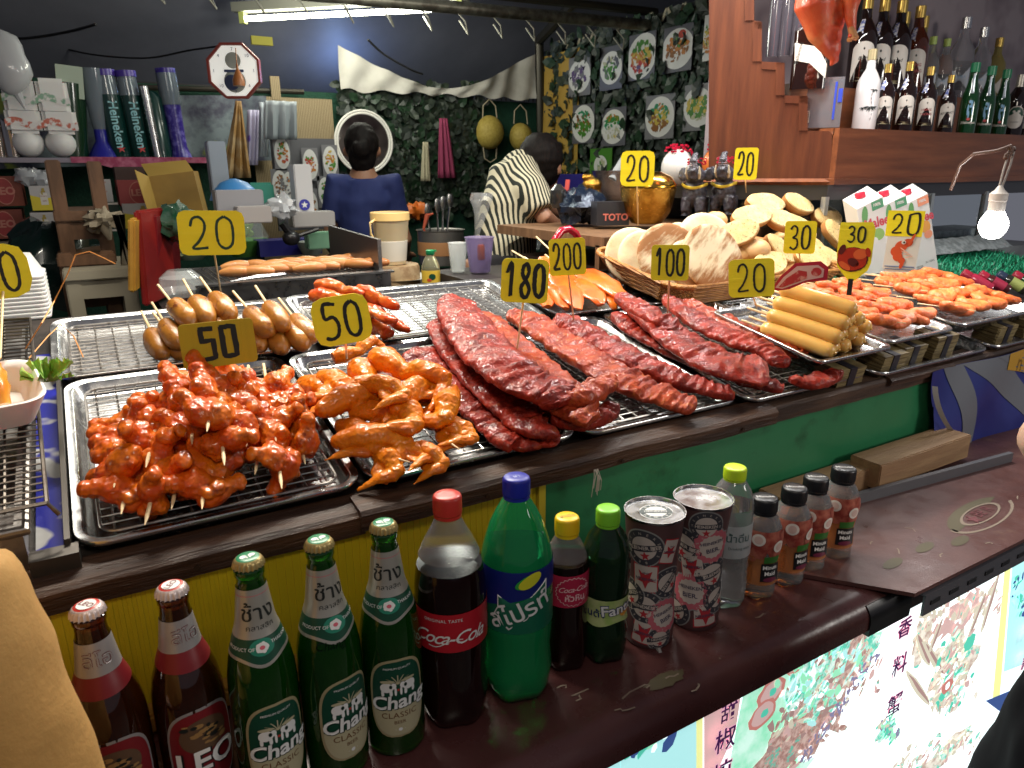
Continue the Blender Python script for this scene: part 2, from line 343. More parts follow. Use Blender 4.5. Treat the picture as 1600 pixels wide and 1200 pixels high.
dishR('dim grey picture of an oval dish at the edge of the yellow cloth', 889, 88, 923, 150, base=10, plate=(.5, .42, 0), foods=[10, 9, 10], seed=2, n=60)
dishR('picture of a bowl of dark soup on grey, top row', 938, 72, 973, 140, base=1, plate=(.48, .38, 0), foods=[10, 4, 1, 8], seed=3, n=70)
dishR('picture of a colourful salad with green herbs and orange shreds', 983, 52, 1024, 124, base=1, plate=(.6, .47, 0), foods=[9, 6, 3, 5, 4, 4], seed=4, rot=.5)
dishR('picture of fried chicken with a red dipping sauce cup', 1037, 40, 1082, 112, base=1, plate=(.55, .44, 0), foods=[0, 2, 3, 4], seed=5, sauce_dot=True)
dishR('half hidden dish picture against the brown pillar, top row', 1100, 22, 1124, 94, base=0, plate=(.7, .5, 0), foods=[3, 5, 4], seed=6)
dishR('picture of a green vegetable stir fry on an oval plate', 895, 163, 929, 224, base=1, plate=(.52, .48, 0), foods=[4, 4, 2, 7], seed=7)
dishR('picture of a round soup with basil sprig, lower row', 940, 168, 978, 228, base=1, plate=(.5, .45, 0), foods=[5, 8, 0, 7, 4, 3], seed=8)
dishR('picture of golden crab curry on a brown round plate', 1009, 148, 1054, 217, base=10, plate=(.5, .46, 0), foods=[2, 2, 5, 7, 3], seed=9)
dishR('picture of a steamed fish under yellow green herbs by the pillar', 1069, 131, 1114, 204, base=10, plate=(.52, .42, 0), foods=[8, 4, 5, 4], seed=10, rot=-.5)
dishR('small bright green dish picture low behind the silver pot', 922, 232, 956, 285, base=4, plate=(.3, .3, 0), foods=[4, 8], seed=11, n=20)
# yellow printed cloth with dark spots
g = G(); A = wallR(843, 90); B = wallR(888, 78); 
def yc(s, t):
    p = A.lerp(B, s); z = A.z+(B.z-A.z)*s; zb = wallR(866, 285).z; return V((2.77-.012*math.sin(s*14), A.y+(B.y-A.y)*s*1.35, z+(zb-z)*t))
g.grid(yc, 12, 10); g.build('printed_cloth', M('yellow_print', (.40, .25, .045), .7, 0, (.09, .035, .01), 17, 1, .16, .26, kind='voronoi'), label='mustard yellow printed cloth with dark spots in the corner', cat='cloth')
# left group of dish pictures on the grey stand
st = thing('picture_stand', 'grey upright board covered with printed plates beside the bamboo mat', 'display board', (0, 0, 0))
g = G(); a = onv(424, 215, 3.9); b2 = onv(524, 215, 3.9); zt_ = a.z; zb_ = onv(470, 360, 3.9).z
g.box(((a.x+b2.x)/2, 3.93, (zt_+zb_)/2), (b2.x-a.x, .02, zt_-zb_)); g.build('board', M('stand_grey', (.09, .09, .10), .5), st, False)
sd = 20
for (x, y, fo) in ((440, 240, [6, 3, 4]), (484, 257, [3, 6, 4]), (515, 252, [4, 3, 5]), (437, 290, [10, 2]), (452, 292, [10, 3]), (484, 320, [3, 2]), (508, 300, [4, 4, 3])):
    sd += 1; p = onv(x, y, 3.9); dish('x', MX.Translation(p+V((0, -.01, 0))) @ MX.Rotation(PI/2, 4, 'X'), .085, .165, base=10, plate=(.46, .46, 0), foods=fo, seed=sd, n=40)
    o = C.objects[-1]; o.parent = st; o.name = 'plate_picture'
    for q in ('label', 'category', 'group'): del o[q]
# octagonal framed sign
def octsign():
    p = onv(366, 111, 3.75); t = thing('octagonal_sign', 'white octagonal sign with dark red frame hanging from the tarpaulin', 'sign', mat4=MX.Translation(p) @ MX.Rotation(-.5, 4, 'Z') @ MX.Rotation(PI/2, 4, 'X'))
    def oc(r, z): return [V((r*math.cos(PI/8+PI/4*i), r*math.sin(PI/8+PI/4*i), z)) for i in range(8)]
    g = G(); g.rings([oc(.130, -.015), oc(.130, .012), oc(.119, .012), oc(.117, .004)], cap1=False); g.build('frame', M('frame_red', (.22, .03, .02), .4), t, False)
    g = G(); g.poly(oc(.118, .004), 0)
    def circ(cx, cy, r, z, k, n=24): g.poly([(cx+r*math.cos(2*PI*i/n), cy+r*math.sin(2*PI*i/n), z) for i in range(n)], k)
    circ(0, .045, .036, .0055, 1); circ(0, -.045, .050, .0055, 1); circ(-.015, -.05, .034, .006, 2); g.box((0, .0, .006), (.09, .012, .001), k=2)
    for i in range(8): gtext(g, str((i*45) % 12+1), .022, TR(.092*math.cos(i*PI/4), .092*math.sin(i*PI/4), .006), 2)
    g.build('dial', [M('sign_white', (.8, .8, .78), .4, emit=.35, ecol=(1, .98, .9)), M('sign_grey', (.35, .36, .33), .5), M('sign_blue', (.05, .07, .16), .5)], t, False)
octsign()
g = G(); p = onv(372, 118, 3.68); g.lathe([(.004, .05), (.006, .03), (.01, .02), (.02, .0), (.027, -.02), (.027, -.045)], 14, p); g.sweep([p+V((0, 0, .05)), onv(368, 75, 3.7)], .0025, 5); g.build('wooden_bell', M('bell_wood', (.32, .11, .03), .4), label='small brown wooden pendant hanging in front of the octagonal sign', cat='pendant')
# fluorescent tube
def tube():
    a = onz(389, 29, 2.3); b2 = onz(708, 13, 2.3); t = thing('tube_light', 'lit fluorescent tube lamp hanging under the tarpaulin roof', 'tube lamp', (0, 0, 0)); d = (b2-a).normalized(); up = V((0, 0, 1))
    g = G(); g.sweep([a-d*.03, b2+d*.03], .0135, 12); g.build('tube', M('tube_glow', (1, 1, .85), .4, emit=22, ecol=(1, 1, .80)), t)
    g = G(); s = d.cross(up)*.03
    fr = frame((a+b2)/2+up*.055, x=d, z=up); g.box((0, 0, 0), ((b2-a).length+.16, .07, .045)); g.m = MX.Identity(4); o = g.build('housing', M('housing', (.22, .22, .18), .5), t, False); o.matrix_local = fr
    for e in (a-d*.035, b2+d*.035):
        g = G(); g.box((0, 0, 0), (.03, .035, .09)); o = g.build('end_cap', M('end_cap_lime', (.45, .5, .15), .4), t, False); o.matrix_local = frame(e+up*.02, x=d, z=up)
tube()
for q_ in (.2, .5, .8): lamp('POINT', onz(389, 29, 2.22).lerp(onz(708, 13, 2.22), q_), 6, .06, (1, 1, .85), name='tube_glow')
lamp('POINT', (1.62, 4.72, 2.08), 3.0, .05, (.30, .50, 1), name='blue_roof_glow'); lamp('POINT', ond(318, 75, 4.7), 2.2, .05, (.25, .42, 1), name='blue_roof_glow')  # unseen blue lights added beneath the tarpaulin to make its blue glow
g = G(); g.box(onv(409, 64, 3.5), (.09, .02, .035)); g.build('small_label', M('dull_yellow', (.42, .38, .04), .6), smooth=False, label='small yellow label tied under the roof pipe', cat='label')
# ================================================================== COUNTER
c_ = thing('display_counter', 'old wooden food counter with sloping top and yellow and green front', 'counter', (0, 0, 0))
def slab(g, u0, u1, v0, v1, h0, h1, k=None):
    P = [T(u, v, h) for h in (h0, h1) for (u, v) in ((u0, v0), (u1, v0), (u1, v1), (u0, v1))]
    g.add(P, [(0, 3, 2, 1), (4, 5, 6, 7), (0, 1, 5, 4), (1, 2, 6, 5), (2, 3, 7, 6), (3, 0, 4, 7)], k)
g = G(); slab(g, -.6, 3.2, .865, 1.70, -.055, -.026); g.build('tabletop', M('dark_tabletop', (.018, .014, .012), .5, 0, (.04, .03, .025), 10, 5, bump=.3), c_, False)
def plank(u0, u1, v0, z0, z1, th, name, mt, seed):
    g = G(); rnd = random.Random(seed); n = int((u1-u0)/.03); R = []
    for i in range(n+1):
        u = u0+(u1-u0)*i/n; q = rnd.uniform(-.0015, .0015); w = .004*noise.noise(V((u*6, seed, 0)))
        R.append([V((u, v0+.003+q, z0+w)), V((u, v0+th, z0)), V((u, v0+th, z1+.006)), V((u, v0+.006, z1+w*.6)), V((u, v0+q, z1-.006+w*.6))])
    g.rings(R); return g.build(name, mt, c_, True, 30)
plank(-.7, .27,   .838, 1.034, 1.066, .05, 'edge_board', wood_edge, 1)
plank(.262, 1.075, .826, 1.040, 1.070, .05, 'edge_board', wood_edge, 2)
plank(1.078, 3.2, .846, 1.032, 1.066, .05, 'edge_board', M('dark_edge', (.035, .02, .014), .5, 0, (.09, .05, .03), 14, 8, bump=.5, stretch=(.3, 3, 3)), 3)
plank(1.45, 1.70, .838, 1.050, 1.068, .03, 'edge_board', wood_edge, 4)
yel = M('yellow_sheet', (.55, .43, .012), .42, 0, (.42, .32, .012), 5, 3, .3, .8, bump=.1)
g = G()
for i in range(260):
    u = -.75+i*.005; g.box((u, .852-.0007*(i % 2), .951), (.0049, .006, .178))
g.build('yellow_panel', yel, c_, False)
g = G(); g.box((.556, .848, .948), (.012, .012, .18)); g.build('yellow_trim', M('yellow_edge', (.50, .40, .03), .5), c_, False)
g = G(); g.box((1.19, .860, .951), (1.255, .006, .178)); g.build('green_panel', M('green_board', (.022, .16, .065), .36, 0, (.032, .20, .085), 4, 4, .3, .7, bump=.05, bs=20, col3=(.014, .080, .034), ns3=11, lo3=.56, hi3=.75, rvar=.08), c_, False)
g = G(); g.box((.6, .895, .45), (3.2, .03, .9)); g.build('front_board', M('dark_front', (.012, .01, .01), .7), c_, False)
g = G(); g.box((-.1, .832, .869), (1.3, .03, .026), bev=.004); g.build('sill', M('gold_wood', (.30, .16, .03), .35, 0, (.14, .07, .02), 12, 5, .4, .7, stretch=(.3, 2, 2)), c_)
for u in (.31, .45, .70, .98, .06):
    g = G(); g.lathe([(.0035, 0), (.0035, .002)], 8, (0, 0, 0)); g.v = [V((v.x+u, .826-v.z if u > .27 else .838-v.z, 1.048+v.y)) for v in g.v]; g.build('nail_head', M('rust', (.05, .03, .02), .5, .6), c_)
g = G()
for i in range(14): a = random.uniform(-1, 1); g.sweep([(.644+random.uniform(-.004, .004), .822, 1.048), (.644+.008*a, .817, 1.035+random.uniform(-.006, .006)), (.644+.01*a, .82, 1.02-random.random()*.018)], .0006, 4)
g.build('frayed_string', M('string', (.55, .5, .42), .9), c_)
g = G(); g.box((1.30, .755, .868), (.9, .010, .024), rot=MX.Rotation(-.10, 4, 'Z')); g.build('grey_strip', M('grey_strip', (.10, .10, .11), .4), c_, False)
for i, (a, b2, zt2) in enumerate((((1150, 790), (1365, 740), .905), ((1362, 760), (1505, 700), .925))):
    p = onz(*a, .88); q = onz(*b2, .88)
g = G(); g.box((1.20, .815, .882), (.28, .055, .046), bev=.002); g.build('wood_block', wood_pale, smooth=False, label='shorter pale timber block lying against the green panel', cat='timber', group='timber offcuts')
g = G(); g.box((1.50, .798, .893), (.34, .070, .056), bev=.002); g.build('wood_block', wood_pale, smooth=False, label='longer pale timber block beside the blue banner', cat='timber', group='timber offcuts')
# drinks shelf: maroon painted board with rounded nose
mar = M('maroon_paint', (.060, .020, .020), .30, 0, (.088, .032, .030), 5, 6, .35, .7, bump=.12, bs=35, rvar=.12, col3=(.03, .012, .012), ns3=3, lo3=.5, hi3=.75)
s_ = thing('drinks_shelf', 'maroon painted shelf with rounded front edge under the counter', 'shelf', (0, 0, 0))
g = G(); prof = [(.95, .85), (.575, .85)]+[(.575-.035*math.sin(a), .815+.035*math.cos(a)) for a in [PI/2*i/8 for i in range(1, 9)]]+[(.54, .80), (.60, .797), (.95, .797)]
g.rings([[V((u, y, z)) for y, z in prof] for u in (-1.2, 3.0)]); g.build('board', mar, s_, True, 30)
sc = M('scuff', (.22, .17, .13), .6); sg = M('faded_green', (.085, .07, .035), .55); sr = M('faded_red', (.13, .03, .035), .5)
g = G(); rnd = random.Random(5)
for (x, y, n, L) in ((1010, 1075, 5, .05), (1080, 1080, 4, .035), (960, 1110, 5, .05), (1180, 965, 3, .03), (1040, 1060, 4, .03), (870, 1075, 4, .03), (900, 1095, 6, .05), (1125, 1030, 2, .02)):
    p = onz(x, y, .8504); a = rnd.uniform(-.6, .6); P = []
    for i in range(n): P.append((p.x+L*i/n*math.cos(a), p.y+L*i/n*math.sin(a)*.3, .8504)); a += rnd.uniform(-1.2, 1.2)
    if len(P) > 1: g.sweep(P, [(.0012, .0002)]*len(P), 4)
g.build('scratches', sc, s_)
g = G()
for p, rx, ry in ((onz(1040, 1062, .8503), .032, .012),):
    g.add([(p.x+rx*math.cos(2*PI*i/20)*(1+.2*math.sin(i*2.3)), p.y+ry*math.sin(2*PI*i/20)*(1+.2*math.sin(i*3.1)), .8503) for i in range(20)], [tuple(range(20))])
g.build('faded_print', sg, s_, False)
# loose overlay board on the right
fl = thing('overlay_board', 'second maroon board laid over the right end of the drinks shelf', 'board', (0, 0, 0))
P = [(1.045, .515, .8585), (3.0, .50, .8585), (3.0, .86, .8585), (.96, .86, .8585), (.93, .66, .8585)]
g = G(); g.prism(P, (0, 0, -.007)); g.build('sheet', M('maroon_board', (.075, .030, .028), .38, 0, (.12, .052, .045), 7, 6, .35, .7, bump=.15, rvar=.12, col3=(.16, .09, .06), ns3=16, lo3=.58, hi3=.85), fl, False)
g = G(); pc = onz(1532, 803, .8588)
def ringflat(g, c, rx, ry, w, k, a0=0, a1=2*PI, n=40, rot=.1, z=.8590):
    o = []
    for i in range(n+1):
        a = a0+(a1-a0)*i/n
        for q in (1, 1-w): x, y = rx*q*math.cos(a), ry*q*math.sin(a); o.append((c.x+x*math.cos(rot)-y*math.sin(rot), c.y+x*math.sin(rot)+y*math.cos(rot), z))
    g.add(o, [(2*i, 2*i+2, 2*i+3, 2*i+1) for i in range(n)], k)
ringflat(g, pc, .115, .036, .45, 1, .4, 3.3); ringflat(g, pc, .12, .038, .10, 0, 3.0, 6.0); ringflat(g, pc, .075, .021, .14, 0, z=.8594)
def star(g, c, r, k, z, rot=0, sy=1): 
    P = [(c[0]+r*(1 if i % 2 == 0 else .4)*math.cos(rot+PI/2+PI*i/5), c[1]+sy*r*(1 if i % 2 == 0 else .4)*math.sin(rot+PI/2+PI*i/5), z) for i in range(10)]
    P.append((c[0], c[1], z)); g.add(P, [(i, (i+1) % 10, 10) for i in range(10)], k)
star(g, (pc.x-.035, pc.y-.006), .018, 2, .8596); gtext(g, 'BE R', .03, TR(pc.x+.012, pc.y+.002, .8596, .05), 2)
for (x, y) in ((1445, 855), (1500, 845), (1395, 880)):
    q = onz(x, y, .859); ringflat(g, q, .028, .010, .999, 1, n=12, z=.8592)
g.build('faded_emblem', [sc, sg, sr], fl, False)
g = G(); rnd = random.Random(11)
for (x, y, n, L) in ((1430, 830, 5, .05), (1405, 865, 4, .04), (1470, 870, 3, .03), (1550, 850, 5, .03), (1360, 850, 4, .02), (1590, 780, 4, .03)):
    p = onz(x, y, .859); a = rnd.uniform(.8, 1.6); P = []
    for i in range(n): P.append((p.x, p.y, .859)); p = p+V((L/n*math.cos(a), L/n*math.sin(a)*.5, 0)); a += rnd.uniform(-1, 1)
    g.sweep(P, [(.0012, .0002)]*len(P), 4)
g.build('scratches', sc, fl)
tp_ = [(.600, .818)]+[(.577-.040*math.sin(a), .8135+.0385*math.cos(a)) for a in [PI/2*i/8 for i in range(4, 9)]]+[(.538, .790), (.60, .790)]
g = G(); g.rings([[V((u, y, z)) for y, z in tp_] for u in (.975, 1.085)]); g.build('black_tape_roll', M('black_tape', (.006, .006, .007), .28), label='black tape wrap around the shelf nose under the overlay board', cat='tape')
g = G(); g.box((2.0, .512, .828), (1.86, .004, .036)); g.box((2.0, .522, .8465), (1.86, .024, .003))
g.build('slotted_angle', [M('slotted_grey', (.13, .13, .15), .4, .5)], smooth=False, label='grey slotted metal strip along the right front edge of the shelf', cat='metal strip')
o = C.objects[-1]; g = G()
for i in range(26):
    u = 1.10+i*.055; g.box((u, .5095, .83), (.026, .002, .008))
g.build('slots', black, o, False)
# ------------------------------------------------------------------ lit menu box below the shelf
lb = thing('lit_menu_box', 'backlit menu light box with food photographs and dark red Chinese lettering', 'light box', (0, 0, 0))
g = G(); g.box((1.2, .64, .52), (4.0, .16, .55)); g.build('box', white, lb, False)
E0 = 2.1
def EM(n, c, s=1): return M('lit_'+n, c, .5, emit=s*(.92 if n == 'white' else .72), ecol=c)
LM = [EM('white', (.86, 1, 1), 1.15), EM('mint', (.34, .85, .55), .95), EM('teal', (.10, .62, .45), .9), EM('tomato', (.58, .22, .19), .9), EM('meat', (.42, .27, .25), .85), EM('pink', (.62, .42, .40), .95), EM('yellow', (.85, .9, .35), 1), EM('navy', (.05, .10, .30), .8), EM('beige', (.62, .58, .46), 1), EM('violet', (.28, .26, .42), .8), EM('text', (.055, .012, .07), .9), EM('outline', (.85, .42, .55), .95), EM('sky', (.45, .85, .85), 1.0)]
LM += [M('lit_meat_mix', (.40, .22, .19), .5, 0, (.66, .48, .42), 90, 6, .4, .6, emit=.62, col3=(.16, .55, .42), ns3=55, lo3=.56, hi3=.62), M('lit_herb_mix', (.12, .60, .44), .5, 0, (.75, .92, .85), 80, 6, .42, .6, emit=.72, col3=(.40, .20, .18), ns3=60, lo3=.58, hi3=.63), M('lit_crab_mix', (.80, .76, .66), .5, 0, (.48, .36, .30), 60, 7, .42, .62, emit=.72, col3=(.12, .60, .48), ns3=40, lo3=.58, hi3=.64), M('lit_plate_mix', (.30, .80, .52), .5, 0, (.65, .95, .82), 18, 5, .4, .62, emit=.75)]
g = G(); yf = .5555
g.box((1.2, .558, .52), (3.98, .004, .54), k=0)
rnd = random.Random(3)
def sg_(x, y): p = onv(x, y, .5555); return p.x, p.z
CNT = [0]
def lb_blob(cx, cz, rx, rz, k, a=0, jit=.15, n=14):
    CNT[0] += 1; y = yf-.0000045*CNT[0]; P = []
    for i in range(n):
        t = -2*PI*i/n; q = 1+rnd.uniform(-jit, jit); x = rx*q*math.cos(t); z = rz*q*math.sin(t); P.append((cx+x*math.cos(a)-z*math.sin(a), y, min(.79, cz+x*math.sin(a)+z*math.cos(a))))
    g.poly(P[::-1], k)
def patch(px, k, n=1):  # flat region from pixel corners
    CNT[0] += 1; y = yf-.0000045*CNT[0]; g.poly([(sg_(*q)[0], y, sg_(*q)[1]) for q in px], k)
patch([(860, 1215), (860, 1190), (1088, 1090), (1088, 1260)], 12); patch([(1088, 1095), (1098, 1092), (1098, 1260), (1088, 1260)], 6)
patch([(1100, 1092), (1160, 1068), (1150, 1140), (1110, 1230), (1100, 1240)], 5)
patch([(1165, 1065), (1380, 985), (1330, 1110), (1230, 1240), (1130, 1240)], 16)
patch([(1570, 885), (1580, 880), (1562, 1090), (1550, 1100)], 6); patch([(1582, 880), (1700, 830), (1700, 1000), (1568, 1050)], 12)
patch([(1540, 1095), (1600, 1070), (1600, 1130), (1560, 1110)], 7)
def cloud(x0, y0, x1, y1, wid, ks, n, s0=.004, s1=.012):
    for i in range(n):
        t = rnd.random(); w = rnd.gauss(0, .5)*wid; x = x0+(x1-x0)*t; y = y0+(y1-y0)*t; L = math.hypot(x1-x0, y1-y0); x += -(y1-y0)/L*w; y += (x1-x0)/L*w
        cx, cz = sg_(x, y); lb_blob(cx, cz, rnd.uniform(s0, s1), rnd.uniform(s0, s1)*.55, rnd.choice(ks), rnd.uniform(0, 3), .4, 7)
cloud(890, 1200, 1080, 1120, 25, [2, 1, 12, 7, 0], 60, .006, .018)
for (x, y) in ((1205, 1082), (1192, 1115), (1245, 1030)):
    cx, cz = sg_(x, y); lb_blob(cx, cz, .030, .024, 3, .3, .08, 20); lb_blob(cx, cz, .024, .018, 5, .3, .08, 20); lb_blob(cx+.004, cz, .008, .007, 2, .3, .2); 
def blobpx(x, y, rx, rz, k, a=0, jit=.25, n=26): cx, cz = sg_(x, y); lb_blob(cx, cz, rx, rz, k, a, jit, n)
blobpx(1290, 1110, .085, .095, 0, .5, .05, 30); blobpx(1285, 1100, .070, .085, 13, .5); blobpx(1335, 1030, .055, .045, 13, .3); blobpx(1225, 1170, .06, .05, 13, .2); blobpx(1290, 1060, .055, .040, 14, .6); blobpx(1355, 1015, .03, .03, 14)
blobpx(1490, 1045, .080, .105, 15, .5); blobpx(1500, 960, .085, .035, 5, .2, .3); blobpx(1440, 1000, .03, .05, 15); blobpx(1490, 1060, .03, .05, 14, .6, .4); blobpx(1470, 1180, .11, .03, 15, .1); blobpx(1385, 1140, .03, .02, 14)
cloud(1350, 1000, 1210, 1180, 45, [13, 4, 5, 13, 8, 13], 150, .005, .014)
cloud(1330, 1000, 1240, 1110, 45, [14, 12, 1, 14, 0, 14], 120, .005, .015)
cloud(1370, 1020, 1250, 1190, 8, [9, 4, 9, 0], 120, .003, .008)
cloud(1440, 970, 1560, 930, 26, [5, 8, 15, 8, 0], 90, .006, .016)
for (x0, y0, x1, y1) in ((1430, 990, 1450, 1040), (1440, 1000, 1475, 1060), (1560, 890, 1530, 990), (1540, 920, 1505, 1010), (1470, 965, 1450, 1020), (1500, 1010, 1470, 1090), (1415, 1050, 1450, 1100)):
    (ax, az), (bx, bz) = sg_(x0, y0), sg_(x1, y1); lb_blob((ax+bx)/2, (az+bz)/2, math.hypot(ax-bx, az-bz)/2, .009, 8, math.atan2(bz-az, bx-ax), .12, 16); lb_blob((ax+bx)/2+.003, (az+bz)/2, math.hypot(ax-bx, az-bz)/2.3, .004, 4, math.atan2(bz-az, bx-ax), .2, 16)
cloud(1500, 985, 1470, 1110, 30, [8, 15, 15, 5, 14, 2, 0, 8, 15], 150, .005, .015)
cx, cz = sg_(1512, 1003); lb_blob(cx, cz, .020, .018, 2, .2, .15, 16); cx, cz = sg_(1478, 1070); lb_blob(cx, cz, .02, .016, 3, 0, .15); lb_blob(cx, cz, .008, .008, 0)
cloud(1370, 1130, 1400, 1150, 12, [2, 8, 9, 1], 50); cloud(1390, 1195, 1530, 1150, 16, [5, 8, 14, 15, 0], 80, .005, .015)
cloud(1585, 900, 1600, 960, 12, [2, 12, 7], 40)
g.build('photo_print', LM, lb, False)
g = G()
def lbt(s, x, y, size):
    cx, cz = sg_(x, y)
    gtext(g, s, size, MX.Translation((cx+.0012, yf-.0125, cz-.0012)) @ MX.Rotation(PI/2, 4, 'X'), 1, bold=.045)
    gtext(g, s, size, MX.Translation((cx, yf-.0135, cz)) @ MX.Rotation(PI/2, 4, 'X'), 0, bold=.012)
for s, x, y, z in (('甜', 1128, 1104, .034), ('椒', 1122, 1148, .042), ('炖', 1116, 1200, .042), ('香', 1402, 976, .040), ('料', 1394, 1034, .044), ('蟹', 1386, 1096, .046), ('青', 1598, 988, .036), ('蒜', 1592, 1030, .036)):
    lbt(s, x, y, z)
g.build('lettering', [LM[10], LM[11]], lb, False)
# ------------------------------------------------------------------ blue vinyl banner
bn = M('banner_blue', (.012, .018, .14), .35, 0, (.02, .03, .18), 6, 2)
g = G()
def ban(s, t):
    u = 1.60+.9*s; z = 1.062-.205*t; return V((u+(.11*t*t if s < .02 else 0), .835-.02*t+.006*math.sin(s*15+t*4), z))
g.grid(ban, 40, 12, 0)
def bstripe(c0, c1, w0, w1, k, dy=.0015):
    def f(s, t): q = t; c = c0+(c1-c0)*q+.04*math.sin(q*2.5); w = w0+(w1-w0)*q; p = ban(max(0, min(1, c+(s-.5)*w)), t); return p+V((0, -dy, 0))
    g.grid(f, 8, 12, k)
bstripe(.10, .16, .09, .07, 1); bstripe(.24, .52, .20, .06, 1); bstripe(.42, .80, .25, .07, 1, .0022)
def yl(s, t):
    p = ban(.36+.64*s, t*(.20+.6*s)); return p+V((0, -.003, 0))
g.grid(yl, 20, 8, 2)
for i in range(9): gtext(g, 'ทยาเลย'[i % 6], .05, MX.Translation((2.0+i*.045, .818, 1.03)) @ MX.Rotation(PI/2, 4, 'X') @ MX.Rotation(-.25, 4, 'Z'), 3, bold=.02) if i < 5 else None
g.build('vinyl_banner', [bn, M('banner_silver', (.14, .15, .17), .4), M('banner_yellow', (.52, .30, .03), .4, 0, (.40, .21, .02), 60, 1, kind='wave'), M('banner_text', (.06, .03, .22), .4)], label='folded blue vinyl banner with grey waves and yellow corner under the trays', cat='banner')
g = G(); g.grid(lambda s, t: V((1.60+.10*t*t+.006*s, .832-.03*t-.01*s, 1.03-.145*t)), 2, 12); g.build('banner_hem', M('hem_white', (.5, .5, .5), .5), C.objects[-1] if False else bpy.data.objects['vinyl_banner'])
# ================================================================== TRAYS AND WIRE RACKS
def tray(u0, u1, v0, v1, label, h=0, r=.035, rack=True, dp=.022, mt=None, rackm=None, pitch=.0165, zrack=.015, cross=5, ru0=None, group='steel trays on the counter', along='u'):
    w, d = u1-u0, v1-v0; cu, cv = (u0+u1)/2, (v0+v1)/2
    t = thing('steel_tray', label, 'tray', group=group, mat4=MX.Translation(T(cu, cv, h-dp)) @ RT)
    g = G(); R = []
    for ins, z in ((.016, -.0012), (.004, dp-.006), (.0, dp-.005), (-.001, dp-.001), (.0006, dp+.0012), (.003, dp+.0006), (.009, dp-.0002), (.0125, dp-.002), (.019, .004), (.024, .0006), (.034, 0)):
        R.append(rrect(w-2*ins, d-2*ins, max(r-ins*.8, .006), 6, z))
    g.rings(R, True, True, True); g.build('pan', mt or steel, t, True, 60)
    if rack:
        g = G(); W = w-.056; D = d-.056; x0 = -W/2 if ru0 is None else ru0
        n = int((D if along == 'u' else W)/pitch); rad = .0011
        loop = rrect(W, D, .02, 5, zrack); loop.append(loop[0]); g.sweep(loop, .0022, 6, cap=False)
        for i in range(1, n):
            q = i/n-.5; j = .0006*math.sin(i*7.3)
            if along == 'u': g.sweep([(-W/2, D*q, zrack+.001), (0, D*q+j, zrack+.0005), (W/2, D*q, zrack+.001)], rad, 5, cap=False)
            else: g.sweep([(W*q, -D/2, zrack+.001), (W*q+j, 0, zrack+.0005), (W*q, D/2, zrack+.001)], rad, 5, cap=False)
        for i in range(cross):
            q = (i+.5)/cross-.5
            if along == 'u': g.sweep([(W*q, -D/2, zrack-.0015), (W*q, D/2, zrack-.0015)], .0016, 5, cap=False)
            else: g.sweep([(-W/2, D*q, zrack-.0015), (W/2, D*q, zrack-.0015)], .0016, 5, cap=False)
        g.build('wire_rack', rackm or wire, t)
    return t
tray(-.060, .287, .875, 1.335, 'steel tray with wire rack holding the chicken drumstick skewers', cross=10, pitch=.0165)
tray(.294, .655, .873, 1.325, 'steel tray with wire rack holding the grilled chicken wings', cross=10)
tray(.660, 1.022, .866, 1.325, 'steel tray with wire rack under the two long middle rib racks', cross=10)
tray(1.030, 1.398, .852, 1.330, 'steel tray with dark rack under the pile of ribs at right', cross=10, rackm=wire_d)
tray(-.075, .362, 1.345, 1.625, 'rear steel tray with wire rack under the brown sausage skewers', cross=13, pitch=.0155)
tray(.372, .905, 1.335, 1.640, 'rear steel tray with wire rack holding the small red chicken wings', cross=15, pitch=.0155)
tray(.925, 1.175, 1.345, 1.60, 'steel tray heaped with orange marinated squid', rack=False)
tray(1.20, 1.44, 1.345, 1.50, 'empty shallow tray corner beside the bread basket', rack=False, dp=.015)
tray(1.400, 1.62, 1.20, 1.345, 'small steel tray with a wire rack below the second price card from the breads', rack=True, cross=4, r=.02)
tray(1.410, 1.86, .840, 1.20, 'lower steel tray carrying stacked card decks under the hot dogs', rack=False)
tray(1.875, 2.35, .838, 1.20, 'lower steel tray at the right end above the blue banner', rack=False)
tray(1.222, 1.470, .862, 1.165, 'raised steel tray of yellow hot dog skewers', h=.048, r=.02, rack=False, dp=.016)
tray(1.475, 1.745, .878, 1.215, 'raised steel tray of orange shrimp cake skewers', h=.050, r=.03, rack=False, dp=.018)
tray(1.760, 2.17, .880, 1.24, 'second raised steel tray of orange shrimp cakes with high rim', h=.054, r=.04, rack=False, dp=.026)
# stacked card decks that prop up the raised trays
cm = [M('card_gold', (.26, .20, .09), .5, 0, (.10, .07, .03), 300, 2, stretch=(.05, .05, 1)), M('card_dark', (.02, .018, .025), .4)]
def decks(u, v, n, label, h0=-.02, dirk=0):
    t = thing('card_stack', label, 'stack', group='stacked card boxes under the raised trays', mat4=MX.Translation(T(u, v, h0)) @ RT)
    g = G()
    for i in range(n): g.box((.002*math.sin(i*5), 0, .009+i*.0095), (.085, .06, .0085), k=0)
    g.build('cards', cm, t, False)
    g = G(); g.box((0, 0, .005+n*.00475), (.022, .0635, n*.0095+.001)); g.build('band', cm[1], t, False)
decks(1.475, .885, 5, 'dark banded card stack under the left end of the hot dog tray'); decks(1.575, .90, 5, 'gold edged card stack between the hot dog and shrimp cake trays'); decks(1.70, .90, 6, 'gold edged card stack under the right end of the shrimp cake tray')
decks(1.98, .90, 5, 'card stack under the second shrimp cake tray, above the banner'); decks(2.12, .90, 5, 'rightmost card stack at the frame edge', )
decks(1.33, .885, 4, 'shadowed card stack under the yellow hot dog tray, nearest the ribs')
